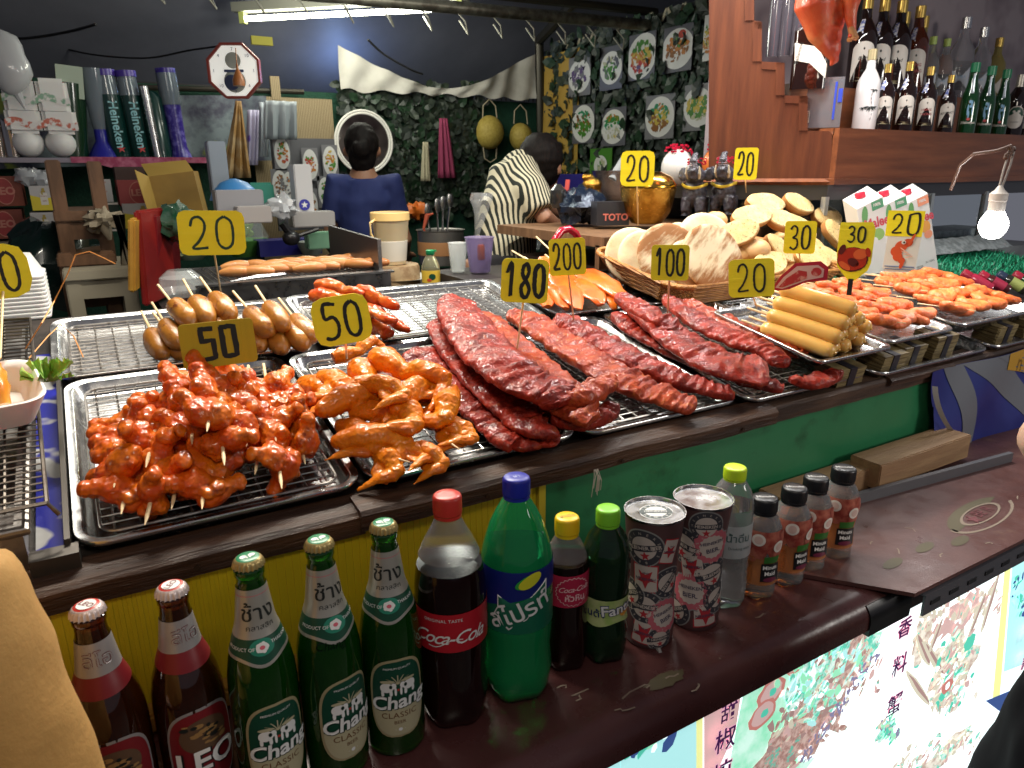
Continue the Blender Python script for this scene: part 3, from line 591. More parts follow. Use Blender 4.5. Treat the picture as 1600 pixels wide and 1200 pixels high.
# ================================================================== CHICKEN DRUMSTICK SKEWERS
def chunk(g, c, ax, s, rnd):
    ax = V(ax).normalized(); q = ax.to_track_quat('Z', 'Y').to_matrix().to_4x4(); c = V(c)
    g.ell(c, (.020*s, .018*s, .024*s), 12, q)
    g.ell(c+ax*.020*s, (.012*s, .012*s, .016*s), 10, q); g.ell(c+ax*.034*s, (.0125*s, .011*s, .009*s), 10, q)
    for _ in range(5):
        d = V((rnd.uniform(-1, 1), rnd.uniform(-1, 1), rnd.uniform(-1, 1))).normalized(); g.ell(c+d*.015*s, (rnd.uniform(.007, .012)*s,)*3, 8)
def skewer_mesh(seed, n=5, L=.15):
    rnd = random.Random(seed); g = G()
    for i in range(n):
        y = -L/2+L*(i+.4)/n
        for q in (-1, 1):
            a = rnd.uniform(-.6, .6); chunk(g, (q*.012, y+rnd.uniform(-.004, .004), rnd.uniform(-.006, .006)), (q*math.cos(a)*.8, rnd.uniform(-.5, 1.2), math.sin(a)+.4), rnd.uniform(.85, 1.08), rnd)
    return organic(g, .0017, 2, .0024, 75, .0010, 210, [sauce], 'drumsticks', seed)
DM = [skewer_mesh(s, 4 if s % 2 else 3, .15 if s % 2 else .13) for s in (1, 2, 3, 4)]
g = G(); g.sweep([(0, .105, 0), (0, -.085, 0), (0, -.098, 0)], [.0024, .0024, .0006], 8); STM = g.mesh('stick', bamboo)
sk = [((188, 800), (222, 640), .022, 'front left'), ((268, 785), (300, 640), .020, 'front, second from the left'), ((350, 768), (345, 600), .020, 'front middle'), ((398, 740), (418, 600), .020, 'front right'), ((485, 725), (438, 590), .022, 'right edge'),
      ((226, 730), (262, 590), .055, 'upper layer at the left'), ((300, 705), (300, 560), .058, 'upper layer above the crossed drumsticks'), ((352, 735), (338, 585), .060, 'upper layer in the middle'), ((385, 690), (388, 575), .056, 'upper layer under the dark yellow price card'), ((432, 685), (412, 570), .050, 'upper layer at the right'), ((325, 655), (340, 560), .090, 'top of the pile'), ((232, 785), (262, 670), .024, 'front row, wedged between the two leftmost'), ((318, 770), (326, 650), .024, 'front row, left of the middle one'), ((440, 725), (425, 640), .028, 'front row, second from the right'), ((182, 735), (205, 640), .040, 'leftmost, resting on the front left one')]
for i, (a, b2, h, w) in enumerate(sk):
    a = (a[0]-2, a[1]+20) if h < .03 else (a[0], a[1]+8); A, B = pt(*a, h), pt(*b2, h); d = (B-A); t = thing('chicken_skewer', 'skewer of glossy red chicken drumsticks, '+w, 'skewer', group='chicken drumstick skewers piled on the front left tray', mat4=frame((A+B)/2, y=d, z=NRM) @ MX.Rotation(i*1.3 if i % 3 else .2, 4, 'Y') @ MX.Diagonal((1, max(.75, min(1.25, d.length/.15)), 1, 1)))
    put(DM[i % 4], 'drumsticks', t); put(STM, 'stick', t)
# ================================================================== CHICKEN WINGS
def wing_mesh(seed, sc=1, mt=None, fold=1.0):
    rnd = random.Random(seed); g = G(); b = rnd.uniform(.7, 1.3)*fold
    P = [V((0, 0, 0)), V((.025, .004, .006)), V((.055, .002, .010)), V((.078, -.004, .004))]
    g.sweep(P, [.013, .0185, .017, .011], 12, flat=.85)
    e = P[-1]; Q = [e, e+V((-.012*math.cos(b), -.028, .002)), e+V((-.035*math.cos(b), -.060, -.006))]
    g.sweep([e+V((-.004, .006, 0)), e+V((.002, -.012, 0)), Q[1], Q[2]], [.013, .015, .010, .002], 10, flat=.6)
    g.sweep([P[1], e+V((-.02, -.022, 0)), Q[1]], [.009, .010, .007], 8, flat=.5)
    g.ell(e+V((.003, 0, .002)), (.011, .012, .010), 10); g.ell(P[0], (.012, .011, .011), 10)
    me = organic(g, .0018, 1, .0020, 60, .0008, 230, [mt or wingm], 'wing', seed)
    return me
WM = [wing_mesh(s) for s in (11, 12, 13)]
def wing2_mesh(seed):   # drumette with a long mid joint, stretched out
    rnd = random.Random(seed); g = G()
    g.sweep([(0, 0, 0), (.02, .002, .004), (.05, .004, .006), (.065, .002, .002)], [.015, .020, .014, .010], 12)
    g.sweep([(.06, .002, .002), (.075, .018, .006), (.095, .03, .004), (.115, .036, 0)], [.012, .017, .015, .011], 12, flat=.8)
    g.sweep([(.112, .035, 0), (.125, .016, -.004), (.142, -.012, -.008)], [.011, .009, .002], 8, flat=.6)
    return organic(g, .0018, 1, .0020, 60, .0008, 230, [wingm], 'wing', seed)
WM += [wing2_mesh(21), wing2_mesh(22)]
wl = [((520, 560), (600, 548), .03, 3, 'back of the pile behind the price card stick'), ((505, 590), (560, 640), .04, 0, 'left side, upper'), ((475, 600), (545, 640), .02, 1, 'far left end'),
      ((505, 640), (600, 615), .05, 2, 'middle with its tip hanging down'), ((530, 690), (640, 690), .03, 0, 'front, lying crosswise'), ((588, 560), (700, 640), .07, 4, 'topmost, stretched towards the ribs'),
      ((600, 625), (690, 700), .045, 1, 'centre, with webbed skin'), ((690, 660), (745, 690), .03, 0, 'right edge with dark tip'), ((640, 700), (700, 725), .02, 2, 'front right, tip pointing out'), ((560, 575), (600, 690), .05, 3, 'upright in the middle'),
      ((650, 600), (720, 650), .03, 2, 'right of the middle, half covered'), ((580, 700), (630, 740), .015, 0, 'front left with hanging tip'), ((540, 610), (600, 600), .065, 1, 'upper left, arched'), ((620, 640), (670, 600), .06, 2, 'upper right, folded'), ((555, 645), (640, 655), .04, 1, 'middle left, under the crosswise one'), ((660, 655), (735, 685), .03, 2, 'right side, second from the edge'), ((600, 705), (675, 715), .02, 1, 'front, low on the rack'), ((690, 610), (712, 690), .05, 0, 'right, pointing to the bottles'), ((535, 665), (590, 705), .02, 2, 'low at the left front'), ((570, 600), (640, 620), .075, 2, 'upper middle with folded tip')]
for i, (a, b2, h, k, w) in enumerate(wl):
    A, B = pt(*a, h), pt(*b2, h); d = B-A; L = (.078 if k < 3 else .125); s = max(.80, min(1.25, d.length/L*.90))
    put(WM[k], 'chicken_wing', mat4=frame(A, x=d, z=NRM+V((.25*math.sin(i*2.1), -.35*math.cos(i*1.7)-.2, 0))) @ MX.Diagonal((s, s*(1 if i % 2 else -1), s, 1)) if False else frame(A, x=d, z=NRM+V((.3*math.sin(i*2.1), -.4*math.cos(i*1.7)-.2, 0))) @ MX.Scale(s, 4), label='orange glazed chicken wing, '+w, cat='chicken wing', group='grilled chicken wings on the second front tray')
g = G()
for a, b2, h in (((612, 715), (640, 722), .03), ((700, 690), (718, 702), .035), ((585, 560), (600, 575), .06)):
    g.sweep([pt(*a, h), pt(*b2, h)], [.002, .0008], 6)
for (x, y, hh, lb_) in ((612, 715, .03, 'pale skewer tip sticking out of the front of the wing pile'),):
    g.build('skewer_tip', bamboo, label=lb_, cat='skewer')
# small red wings at the back
rw = M('red_wing_glaze', (.50, .055, .010), .3, 0, (.60, .16, .02), 26, 5, .4, .68, bump=.5, bs=200, coat=.4, sss=.12, col3=(.25, .02, .01), ns3=14, lo3=.52, hi3=.7)
RWM = []
for s in (31, 32):
    rnd = random.Random(s); g = G(); g.sweep([(0, 0, 0), (.02, .002, .004), (.045, 0, .004), (.062, 0, 0)], [.012, .016, .015, .009], 12, flat=.8); g.sweep([(.055, 0, .002), (.08, .002, .004), (.10, 0, .002)], [.010, .012, .006], 12, flat=.8)
    g.ell((.03, .01, 0), (.014, .010, .010), 10); RWM.append(organic(g, .0024, 3, .002, 70, .0008, 260, [rw], 'wing', s))
for i, (a, b2, h, w) in enumerate((((495, 445), (570, 462), .045, 'uppermost'), ((485, 462), (565, 475), .03, 'left end'), ((560, 455), (625, 480), .04, 'behind the price card'), ((575, 480), (640, 515), .03, 'right end, nearest the rack'), ((545, 475), (620, 500), .05, 'middle, resting on others'), ((570, 500), (612, 522), .02, 'lowest'), ((520, 455), (600, 490), .02, 'underneath'))):
    A, B = pt(*a, h), pt(*b2, h); s = (B-A).length/.10
    put(RWM[i % 2], 'red_wing', mat4=frame(A, x=B-A, z=NRM) @ MX.Rotation(i*.8, 4, 'X') @ MX.Diagonal((s, 1.25, 1.15, 1)), label='small red chicken wing on the rear rack, '+w, cat='chicken wing', group='small red chicken wings behind the yellow price card')
# ================================================================== BROWN SAUSAGE SKEWERS
sm_ = M('brown_sausage', (.31, .11, .013), .27, 0, (.46, .20, .032), 16, 5, .35, .68, bump=.3, bs=160, coat=.35, sss=.1, col3=(.16, .045, .012), ns3=38, lo3=.55, hi3=.66)
SG = []
for s in (41, 42, 43):
    g = G(); rnd = random.Random(s); b_ = rnd.uniform(-.004, .004)
    P = []; RR = []
    for i in range(15):
        t = i/14; P.append((b_*math.sin(PI*t), -.048+.096*t, 0)); RR.append(.0195*(max(0, 1-abs(2*t-1)**3.0))**.5*(1+.05*math.sin(t*9+s))+.001)
    g.sweep(P, RR, 18, up=(0, 0, 1)); 
    for v in g.v: v += v.normalized()*.0018*noise.noise(v*45+V((s, 0, 0)))
    SG.append(g.mesh('sausage', sm_, True, 80))
g = G(); g.sweep([(0, .03, 0), (-.002, .105, .012)], .0025, 8); SST = g.mesh('stick', bamboo)
sl = [((250, 553), (243, 522), 0, 'lowest at the left end'), ((278, 540), (262, 505), .022, 'second row, left end'), ((295, 510), (276, 475), .05, 'top row, leftmost'), ((330, 500), (300, 470), .058, 'top row, second from the left'), ((366, 492), (330, 468), .058, 'top row, behind the stick of the tall price card'), ((422, 525), (392, 480), .045, 'top row, fourth from the left'), ((450, 515), (415, 475), .052, 'top row, fifth from the left'), ((488, 532), (462, 495), .03, 'right end of the pile'), ((472, 545), (448, 508), .018, 'lower row at the right'), ((440, 548), (420, 512), .012, 'lower row, second from the right'), ((405, 545), (385, 510), .012, 'lower row, behind the dark price card'), ((285, 555), (270, 520), .0, 'bottom row, half hidden by the dark price card'), ((318, 535), (300, 500), .02, 'second row, behind the dark price card'), ((356, 530), (335, 495), .03, 'second row, middle')]
for i, (a, b2, h, w) in enumerate(sl):
    A, B = pt(*a, h+.018), pt(*b2, h+.018); d = B-A; t = thing('sausage_skewer', 'glossy brown sausage on a stick, '+w, 'sausage', group='brown sausages on sticks on the rear left tray', mat4=frame((A+B)/2, y=V((-.10-.06*(i % 3), .88, .30)), z=NRM))
    c = put(SG[i % 3], 'sausage', t); c.rotation_euler = (0, i*1.1, 0); put(SST, 'stick', t)
# ================================================================== RIB RACKS
def rib(path, wid, th, label, mt, seed=0, curl=.2, grp='glazed rib racks on the counter', twist=0, bones=22):
    # path: (pixel, pixel, height) list; a slab swept along it with bone ridges, ragged edges and meat lumps
    P = [pt(x, y, h) for x, y, h in path]; Q = []
    for i in range(len(P)-1):
        for k in range(26):
            t = k/26; p0 = P[max(i-1, 0)]; p1 = P[i]; p2 = P[i+1]; p3 = P[min(i+2, len(P)-1)]
            Q.append(.5*((2*p1)+(p2-p0)*t+(2*p0-5*p1+4*p2-p3)*t*t+(3*p1-p0-3*p2+p3)*t**3))
    Q.append(P[-1]); n = len(Q); R = []; nr = 46; wid = [w*1.22 for w in wid]; th *= .78; curl *= .25; rnd = random.Random(seed)
    L = sum((Q[i+1]-Q[i]).length for i in range(n-1)); s = 0
    for i, p in enumerate(Q):
        if i: s += (Q[i]-Q[i-1]).length
        t = (Q[min(i+1, n-1)]-Q[max(i-1, 0)]).normalized(); b = NRM.cross(t).normalized(); nn = t.cross(b)
        f = i/(n-1); k = f*(len(wid)-1); j = min(int(k), len(wid)-2); w = (wid[j]+(wid[j+1]-wid[j])*(k-j))/2
        e = min(1, (min(f, 1-f)*L/.028))**.5 if min(f, 1-f)*L < .028 else 1; w *= (.35+.65*e); tt = th/2*(.45+.55*e)
        ring = []; sag = .0035*noise.noise(V((s*30, seed, 0)))
        for q in range(nr):
            a = 2*PI*q/nr; ca, sa = math.cos(a), math.sin(a)
            x = w*(abs(ca)**.8)*(1 if ca > 0 else -1); z = tt*(abs(sa)**.6)*(1 if sa > 0 else -1)
            rg = math.sin(s*2*PI/(L/bones)+x*22+1.5*noise.noise(V((s*12, x*12, seed))))
            z += (tt*.17*rg if sa > -.2 else 0)*(1-abs(ca)**6)
            x *= 1+.10*noise.noise(V((s*40, 3*(1 if ca > 0 else -1), seed)))
            pnt = V((x*14, s*28, z*30+seed)); d = .0062*noise.noise(pnt*1.6)+.0030*noise.noise(pnt*4.3)+.0022*noise.noise(pnt*8)
            curlz = curl*(x*x)/max(w, .01)
            ring.append(p+b*x+nn*(z+d*(1.2 if sa > 0 else .5)-curlz+sag))
        R.append(ring)
    g = G(); g.rings(R)
    # lumps of meat at the free end
    return g.build('rib_rack', mt, label=label, cat='ribs', group=grp, ang=80)
rib([(655, 545, .010), (700, 590, .010), (760, 640, .010), (800, 680, .012), (815, 690, .012)], [.075, .085, .07, .065, .055], .020, 'left rib slab lying under the big stack', ribm, 1)
rib([(690, 500, .028), (720, 545, .028), (770, 600, .030), (830, 655, .030), (855, 662, .028)], [.06, .075, .075, .070, .06], .022, 'second rib slab of the big stack, beside the left one', ribm, 2)
rib([(742, 490, .045), (800, 545, .050), (860, 600, .050), (905, 640, .045), (930, 655, .04)], [.07, .08, .085, .07, .05], .024, 'orange tinted rib slab in the big stack', ribm2, 3)
rib([(708, 466, .050), (722, 495, .060), (760, 545, .070), (815, 590, .074), (862, 612, .070), (880, 632, .06)], [.055, .080, .088, .085, .075, .055], .028, 'topmost rib slab of the big stack with curled back end', ribm, 4)
rib([(870, 625, .055), (910, 618, .06), (945, 600, .052), (958, 596, .05)], [.03, .038, .034, .026], .034, 'rolled rib flap on the right end of the big stack', ribm2, 5, curl=0, bones=4)
rib([(860, 652, .028), (900, 658, .026), (940, 648, .026), (962, 638, .02)], [.028, .036, .036, .022], .03, 'short rib piece at the foot of the big stack', ribm, 6, curl=0, bones=4)
rib([(790, 682, .008), (810, 688, .008), (850, 680, .010), (868, 672, .012)], [.03, .05, .05, .035], .016, 'flat rib end overhanging the rim of the wing tray', ribm, 16, curl=0, bones=5)
rib([(800, 488, .026), (835, 505, .026), (905, 550, .022), (980, 595, .020), (1040, 620, .018), (1085, 640, .014)], [.045, .070, .078, .072, .060, .035], .026, 'long bony rib rack in the middle tray, left', ribm2, 7, bones=30)
rib([(865, 500, .030), (895, 508, .030), (960, 545, .024), (1030, 580, .020), (1100, 605, .018), (1148, 618, .012)], [.045, .062, .066, .056, .042, .024], .028, 'long slim rib rack in the middle tray, right', ribm, 8, bones=26)
rib([(963, 490, .018), (985, 510, .020), (1040, 540, .018), (1100, 568, .016), (1160, 590, .014), (1225, 606, .012)], [.030, .045, .048, .046, .036, .042], .026, 'narrow rib strip along the left rim of the dark tray', ribm, 9, bones=24)
rib([(970, 462, .045), (1010, 490, .045), (1070, 535, .040), (1140, 570, .038), (1200, 580, .040)], [.04, .065, .085, .105, .10], .026, 'wide dark red rib slab in the middle of the right pile', ribm, 10)
rib([(1040, 465, .040), (1090, 500, .040), (1150, 530, .040), (1200, 548, .044), (1222, 570, .040)], [.03, .06, .06, .045, .035], .028, 'rib slab bent over at its front end in the right pile', ribm, 11)
rib([(1070, 470, .035), (1130, 500, .035), (1200, 530, .035), (1262, 555, .030)], [.03, .055, .058, .045], .024, 'rear rib slab of the right pile with crusted edge', ribm2, 12)
rib([(1232, 592, .014), (1265, 598, .016), (1298, 588, .014), (1308, 582, .012)], [.030, .038, .032, .02], .026, 'small separate rib piece at the right front corner of the dark tray', ribm, 13, curl=0, bones=4)
rib([(985, 478, .05), (1030, 500, .055), (1065, 515, .05)], [.03, .05, .03], .028, 'short meaty piece at the back of the right pile', ribm, 14, curl=0, bones=6)
# ================================================================== ORANGE SQUID
sq = M('orange_squid', (.58, .085, .005), .3, 0, (.70, .16, .012), 11, 4, .4, .65, bump=.25, bs=60, coat=.4, sss=.2, col3=(.60, .08, .02), ns3=9, lo3=.55, hi3=.7)
def squid(a, b2, h, w, s, label):
    A, B = pt(*a, h), pt(*b2, h); g = G(); n = 9; P = []; RR = []
    for i in range(n):
        t = i/(n-1); p = A.lerp(B, t)+NRM*(.010*math.sin(PI*t)); p += V((.006*math.sin(t*5+s), 0, 0)); P.append(p); RR.append((1.35*w*(math.sin(PI*min(.97, max(.06, t*.94+.03)))**.5)*(1-.25*t), .011*(math.sin(PI*min(.95, max(.08, t)))**.5)))
    g.sweep(P, RR, 14, up=NRM)
    for v in g.v: v += NRM*(.010*noise.noise(v*28+V((s, 0, 0))))+V((.008*noise.noise(v*30+V((0, s, 0))), 0, 0))
    g.build('squid', sq, label=label, cat='squid', group='orange marinated squid in the rear tray', ang=80)
squid((868, 425), (855, 480), .018, .032, 1, 'orange marinated squid lying along the left rim')
squid((870, 410), (900, 482), .030, .035, 2, 'orange squid in the middle under the price card')
squid((905, 430), (935, 478), .030, .034, 3, 'orange squid right of the price card stick')
squid((900, 420), (975, 470), .040, .036, 4, 'long orange squid stretched towards the basket')
squid((850, 445), (885, 485), .02, .022, 5, 'small orange squid at the front left corner'); squid((930, 440), (962, 482), .022, .024, 6, 'thin orange squid next to the red ribs')
squid((845, 405), (880, 430), .04, .028, 7, 'folded orange squid at the back by the red handle')
for i, (a, b2) in enumerate((((838, 370), (870, 400)), ((852, 398), (868, 412)), ((800, 392), (840, 415)), ((820, 402), (850, 425)))):
    g = G(); g.sweep([pt(*a, .06), pt(*b2, .05)], .0024, 8); g.build('wooden_stick', bamboo, label=('wooden skewer end rising beside the red handle', 'short wooden skewer end above the squid', 'wooden skewer end behind the tall price card', 'wooden skewer end right of the tall price card')[i], cat='stick', group='bare skewer ends around the squid tray')
# ================================================================== HOT DOG SKEWERS
hm = M('yellow_hotdog', (.70, .40, .10), .30, 0, (.76, .46, .13), 12, 3, .35, .7, coat=.2, sss=.25, bump=.04, bs=90, col3=(.62, .31, .07), ns3=6, lo3=.5, hi3=.8)
g = G(); P = []; RR = []
for i in range(17):
    t = i/16; t = .5-.5*math.cos(PI*t); P.append((0, -.083+.166*t, .0016*math.sin(PI*t))); e = min(t, 1-t)*.166; RR.append(.0152*(1-(max(0, 1-e/.015))**2.2)**.5+.0016)
g.sweep(P, RR, 20, up=(0, 0, 1)); g.ell((0, -.0835, 0), (.004, .003, .004), 8); HD = g.mesh('sausage', hm, True, 80)
g = G(); g.sweep([(0, .07, 0), (0, .132, 0)], .0026, 8); HST = g.mesh('stick', bamboo)
hd = []
HA, HB = pt(1192, 512, .051), pt(1302, 551, .051); hd_d = (HA-HB).normalized(); hd_p = hd_d.cross(NRM).normalized()
if hd_p.y < 0: hd_p = -hd_p
rows = [(6, 0, 0, 'bottom'), (5, .5, .027, 'second'), (3, 1.0, .054, 'third'), (1, 1.5, .081, 'top')]
for n, o_, h, nm in rows:
    for i in range(n): hd.append((i+o_, h, nm, i))
for (u, h, nm, i) in hd:
    c = (HA+HB)/2+hd_p*(.0325*u)+NRM*h+hd_d*(.009*math.sin(u*9+h*300)); dd = hd_d+hd_p*(.08*math.sin(u*7+h*90))
    t = thing('hotdog_skewer', 'smooth yellow hot dog on a stick, %s from the front in the %s row' % (ORD[i], nm), 'hot dog', group='yellow hot dogs on sticks stacked on the raised tray', mat4=frame(c, y=dd, z=NRM))
    put(HD, 'sausage', t); put(HST, 'stick', t)
# crumpled clear film beside them
film = M('clear_film', (.9, .9, .9), .08, trans=.0, alpha=.22, coat=1)
g = G()
def crumple(g, c, r, seed, n=14, sq_=.6, amp=.5):
    g.ell(c, (r, r, r*sq_), n)
    for v in g.v: d = (v-V(c)); v += d*(amp*noise.noise(d*(3/r)+V((seed, 0, 0))))
crumple(g, pt(1180, 482, .03), .035, 3, 18); g.build('crumpled_film', film, smooth=False, label='crumpled clear film under the sticks of the hot dogs', cat='plastic film')
# ================================================================== SHRIMP CAKES
sh = M('shrimp_cake', (.66, .13, .03), .42, 0, (.74, .20, .05), 30, 5, .4, .65, bump=.35, bs=200, sss=.2, col3=(.30, .10, .02), ns3=130, lo3=.60, hi3=.70, coat=.1)
SHM = []
for s in (51, 52, 53):
    g = G(); rnd = random.Random(s)
    g.ell((0, 0, 0), (.025, .034, .014), 14); g.ell((.010, -.024, .002), (.015, .019, .011), 12); g.ell((-.008, .018, .005), (.017, .020, .012), 12)
    if s == 52: g.ell((.004, .03, .006), (.010, .016, .008), 10)
    SHM.append(organic(g, .0022, 3, .0022, 55, .001, 160, [sh], 'shrimp_cake', s))
g = G(); g.sweep([(0, -.055, 0), (0, .085, 0)], [.0012, .0022], 6); SHS = g.mesh('stick', bamboo)
# placed left to right on two trays, in rows from the back edge to the front edge
k = 0
for ti, (u0, u1, tr) in enumerate(((1.497, 1.725, 'first'), (1.785, 2.10, 'second'))):
    for r_ in range(4):
        n = 5 if ti == 0 else 7
        for i in range(n):
            u = u0+.02+(u1-u0-.03)*(i+.3*(r_ % 2))/n; v = .935+.062*r_; h = .052+(.016 if (i+r_) % 2 else .024)+.004*r_; k += 1
            t = thing('shrimp_cake_skewer', 'orange shrimp cake, %s from the left in row %s of the %s raised tray' % (ORD[i], ('one', 'two', 'three', 'four')[r_], tr), 'shrimp cake', group='orange shrimp cakes on sticks on the raised trays', mat4=MX.Translation(T(u, v, h)) @ RT @ MX.Rotation(.85+.35*math.sin(k*2.7), 4, 'Z') @ MX.Rotation(.4*math.sin(k*1.9), 4, 'Y') @ MX.Diagonal((.95, .98, 1.0, 1)))
            put(SHM[k % 3], 'shrimp_cake', t)
            if r_ >= 2 or i == 0: put(SHS, 'stick', t)
# wrapped skewers (dark green and teal film) at the back of the shrimp tray
for i, (x, y, c, lb_) in enumerate(((1325, 445, (.01, .10, .05), 'dark green wrapped skewer bundle lying left behind the shrimp cakes'), (1395, 440, (.01, .20, .22), 'teal wrapped skewer bundle below the shrimp sign'), (1438, 436, (.01, .16, .20), 'teal wrapped skewer bundle right of the shrimp sign'))):
    t = thing('wrapped_skewers', lb_, 'wrapped skewers', mat4=MX.Translation(T(*pt(x, y, .06)[:2], .072)) @ RT @ MX.Rotation(-1.0, 4, 'Z'))
    g = G(); g.ell((0, 0, 0), (.018, .04, .014), 16)
    for v in g.v: v += v.normalized()*.006*noise.noise(v*90+V((i*7, 0, 0)))
    g.build('wrapper', M('wrap%d' % i if False else ('wrap_green', 'wrap_teal', 'wrap_blue')[i], c, .12, 0, tuple(q*.3 for q in c), 60, 4, coat=1, bump=.5, bs=90), t, False)
    g = G()
    for q in range(4): g.sweep([(-.012+.008*q, -.02, 0), (-.02+.012*q, -.125, -.006)], .0022, 6)
    g.build('sticks', bamboo, t)
# ================================================================== BREADS IN THE BASKET
BU0, BU1, BV0, BV1 = 1.215, 1.90, 1.275, 1.62
wick = M('wicker', (.42, .19, .045), .5, 0, (.28, .11, .025), 40, 3, .4, .6)
t = thing('bread_basket', 'low woven brown wicker basket full of breads', 'basket', mat4=MX.Translation(T((BU0+BU1)/2, (BV0+BV1)/2, .0)) @ MX.Rotation(.02, 4, 'Z') @ MX.Rotation(TILT, 4, 'X'))
g = G(); W_, D_ = BU1-BU0, BV1-BV0
def ringpt(s, ins, z):
    R = rrect(W_-2*ins, D_-2*ins, .06, 8, z); n = len(R); f = (s % 1)*n; i = int(f) % n; return R[i].lerp(R[(i+1) % n], f-int(f))
for lv in range(9):
    z = .004+lv*.0065; ins = .035-.0042*lv; N = 220; P = []
    for i in range(N+1): s = i/N; p = ringpt(s, ins+.0022*math.sin(i*PI/2+PI*lv), z+.001*math.sin(i)); P.append(p)
    g.sweep(P, .0033, 5, cap=False)
g.build('weave', wick, t)
g = G()
for ph in range(3):
    P = []
    for i in range(341): s = i/340; a = s*2*PI*34+ph*2*PI/3; p = ringpt(s, -.003+.0035*math.cos(a), .063+.0035*math.sin(a)); P.append(p)
    g.sweep(P, .0035, 5, cap=False)
g.build('rim', M('wicker_rim', (.50, .24, .06), .45, 0, (.34, .14, .03), 50, 3), t)
g = G(); g.poly(rrect(W_-.07, D_-.07, .05, 6, .002)); g.build('base', wick, t, False)
flat_m = M('flatbread', (.74, .62, .42), .75, 0, (.70, .56, .34), 12, 4, bump=.25, bs=60, sss=.1, col3=(.50, .30, .13), ns3=13, lo3=.58, hi3=.76)
flat_b = M('toasted_flatbread', (.74, .62, .42), .75, 0, (.72, .58, .36), 12, 4, bump=.25, bs=60, sss=.1, col3=(.30, .13, .04), ns3=26, lo3=.44, hi3=.58, stretch=(1, .28, 1))
def disc(name, R, th, mt, seed, sx=1, sy=1, half=False, noise_=.003, toast=None):
    g = G(); n = 40; prof = [(.0, 0), (.5, 0), (.88, .001), (.97, .12), (1.0, .4), (.985, .72), (.93, .93), (.85, 1), (.5, 1.04), (0, 1.06)]
    RR = []
    for r, z in prof[1:-1]:
        RR.append([V((R*r*sx*math.cos(2*PI*j/n)*(1+.03*noise.noise(V((math.cos(2*PI*j/n)*1.4, math.sin(2*PI*j/n)*1.4, seed)))), R*r*sy*math.sin(2*PI*j/n), th*z)) for j in range(n)])
    g.rings(RR)
    for v in g.v: v += V((0, 0, noise_*noise.noise(v*22+V((seed, 0, 0)))+.0015*noise.noise(v*70)))
    if toast: g = toast(g)
    return g.mesh(name, mt, True, 75)
FB = [disc('flatbread', .085, .012, flat_m, 1), disc('flatbread', .085, .013, flat_b, 2), disc('flatbread', .082, .016, flat_m, 3)]
# flatbreads lean upright in the basket, faces to the customer
fb = [((988, 430), 1.50, 0, 'leftmost plain flatbread standing on edge', 0, .35, 1.0), ((1008, 425), 1.47, 0, 'plain pale flatbread, second from the left', 0, .30, 1.0), ((1045, 418), 1.43, 1, 'large flatbread with browned left edge behind the price card', 0, .15, 1.18), ((1068, 392), 1.50, 0, 'pale flatbread peeking over the top', 0, -.05, 1.05), ((1080, 420), 1.40, 1, 'scorched flatbread, middle of the row', 0, 0, .95), ((1112, 420), 1.38, 1, 'right flatbread with brown grill marks', 0, -.05, 1.22), ((1105, 405), 1.45, 0, 'pale flatbread behind the grill marked one', 0, -.1, 1.3)]
for i, ((x, y), v, k, lb_, rr, yaw, s) in enumerate(fb):
    p = onv(x, y, v); p.z = max(p.z, zt(v)+.075*s)
    m4 = frame(p, x=V((math.cos(-yaw*.6-.2), math.sin(-yaw*.6-.2), 0)), z=V((-.35-yaw*.5, -.88, .42))) @ MX.Rotation(i*1.1, 4, 'Z') @ MX.Scale(s*.92, 4) @ MX.Translation((0, 0, -.006))
    put(FB[k], 'flatbread', mat4=m4, label=lb_+' in the wicker basket', cat='flatbread', group='round flatbreads in the left half of the basket')
cr = M('garlic_crumb', (.66, .46, .19), .7, 0, (.74, .57, .30), 14, 4, bump=.5, bs=140, col3=(.10, .11, .03), ns3=190, lo3=.59, hi3=.64)
cru = M('bread_crust', (.36, .15, .04), .5, 0, (.56, .31, .11), 9, 4, .4, .7, bump=.2, bs=60)
def slice_(seed):
    g = G(); n = 32; rnd = random.Random(seed); a, b = .062, .030; pr = [(.80, 0, 1), (.96, .006, 1), (1.0, .015, 1), (.985, .021, 1), (.93, .0235, 0), (.6, .0245, 0), (.2, .0245, 0)]; RR = []
    for r, z, k in pr: RR.append([V((a*r*math.cos(2*PI*j/n)*(1+.06*math.cos(4*PI*j/n+seed)), b*r*math.sin(2*PI*j/n)*(1+.1*noise.noise(V((math.cos(2*PI*j/n)*2, math.sin(2*PI*j/n)*2, seed)))), z)) for j in range(n)])
    g.rings(RR); nf = len(g.f)
    for i in range(nf):
        ring = i//n if i < n*6 else (0 if i == nf-2 else 6); g.k[i] = 0 if ring >= 3 else 1
    for v in g.v: v += V((0, 0, .002*noise.noise(v*30+V((seed, 0, 0)))))
    return g.mesh('bread', [cr, cru], True, 38)
SL_ = [slice_(s) for s in (1, 2, 3)]
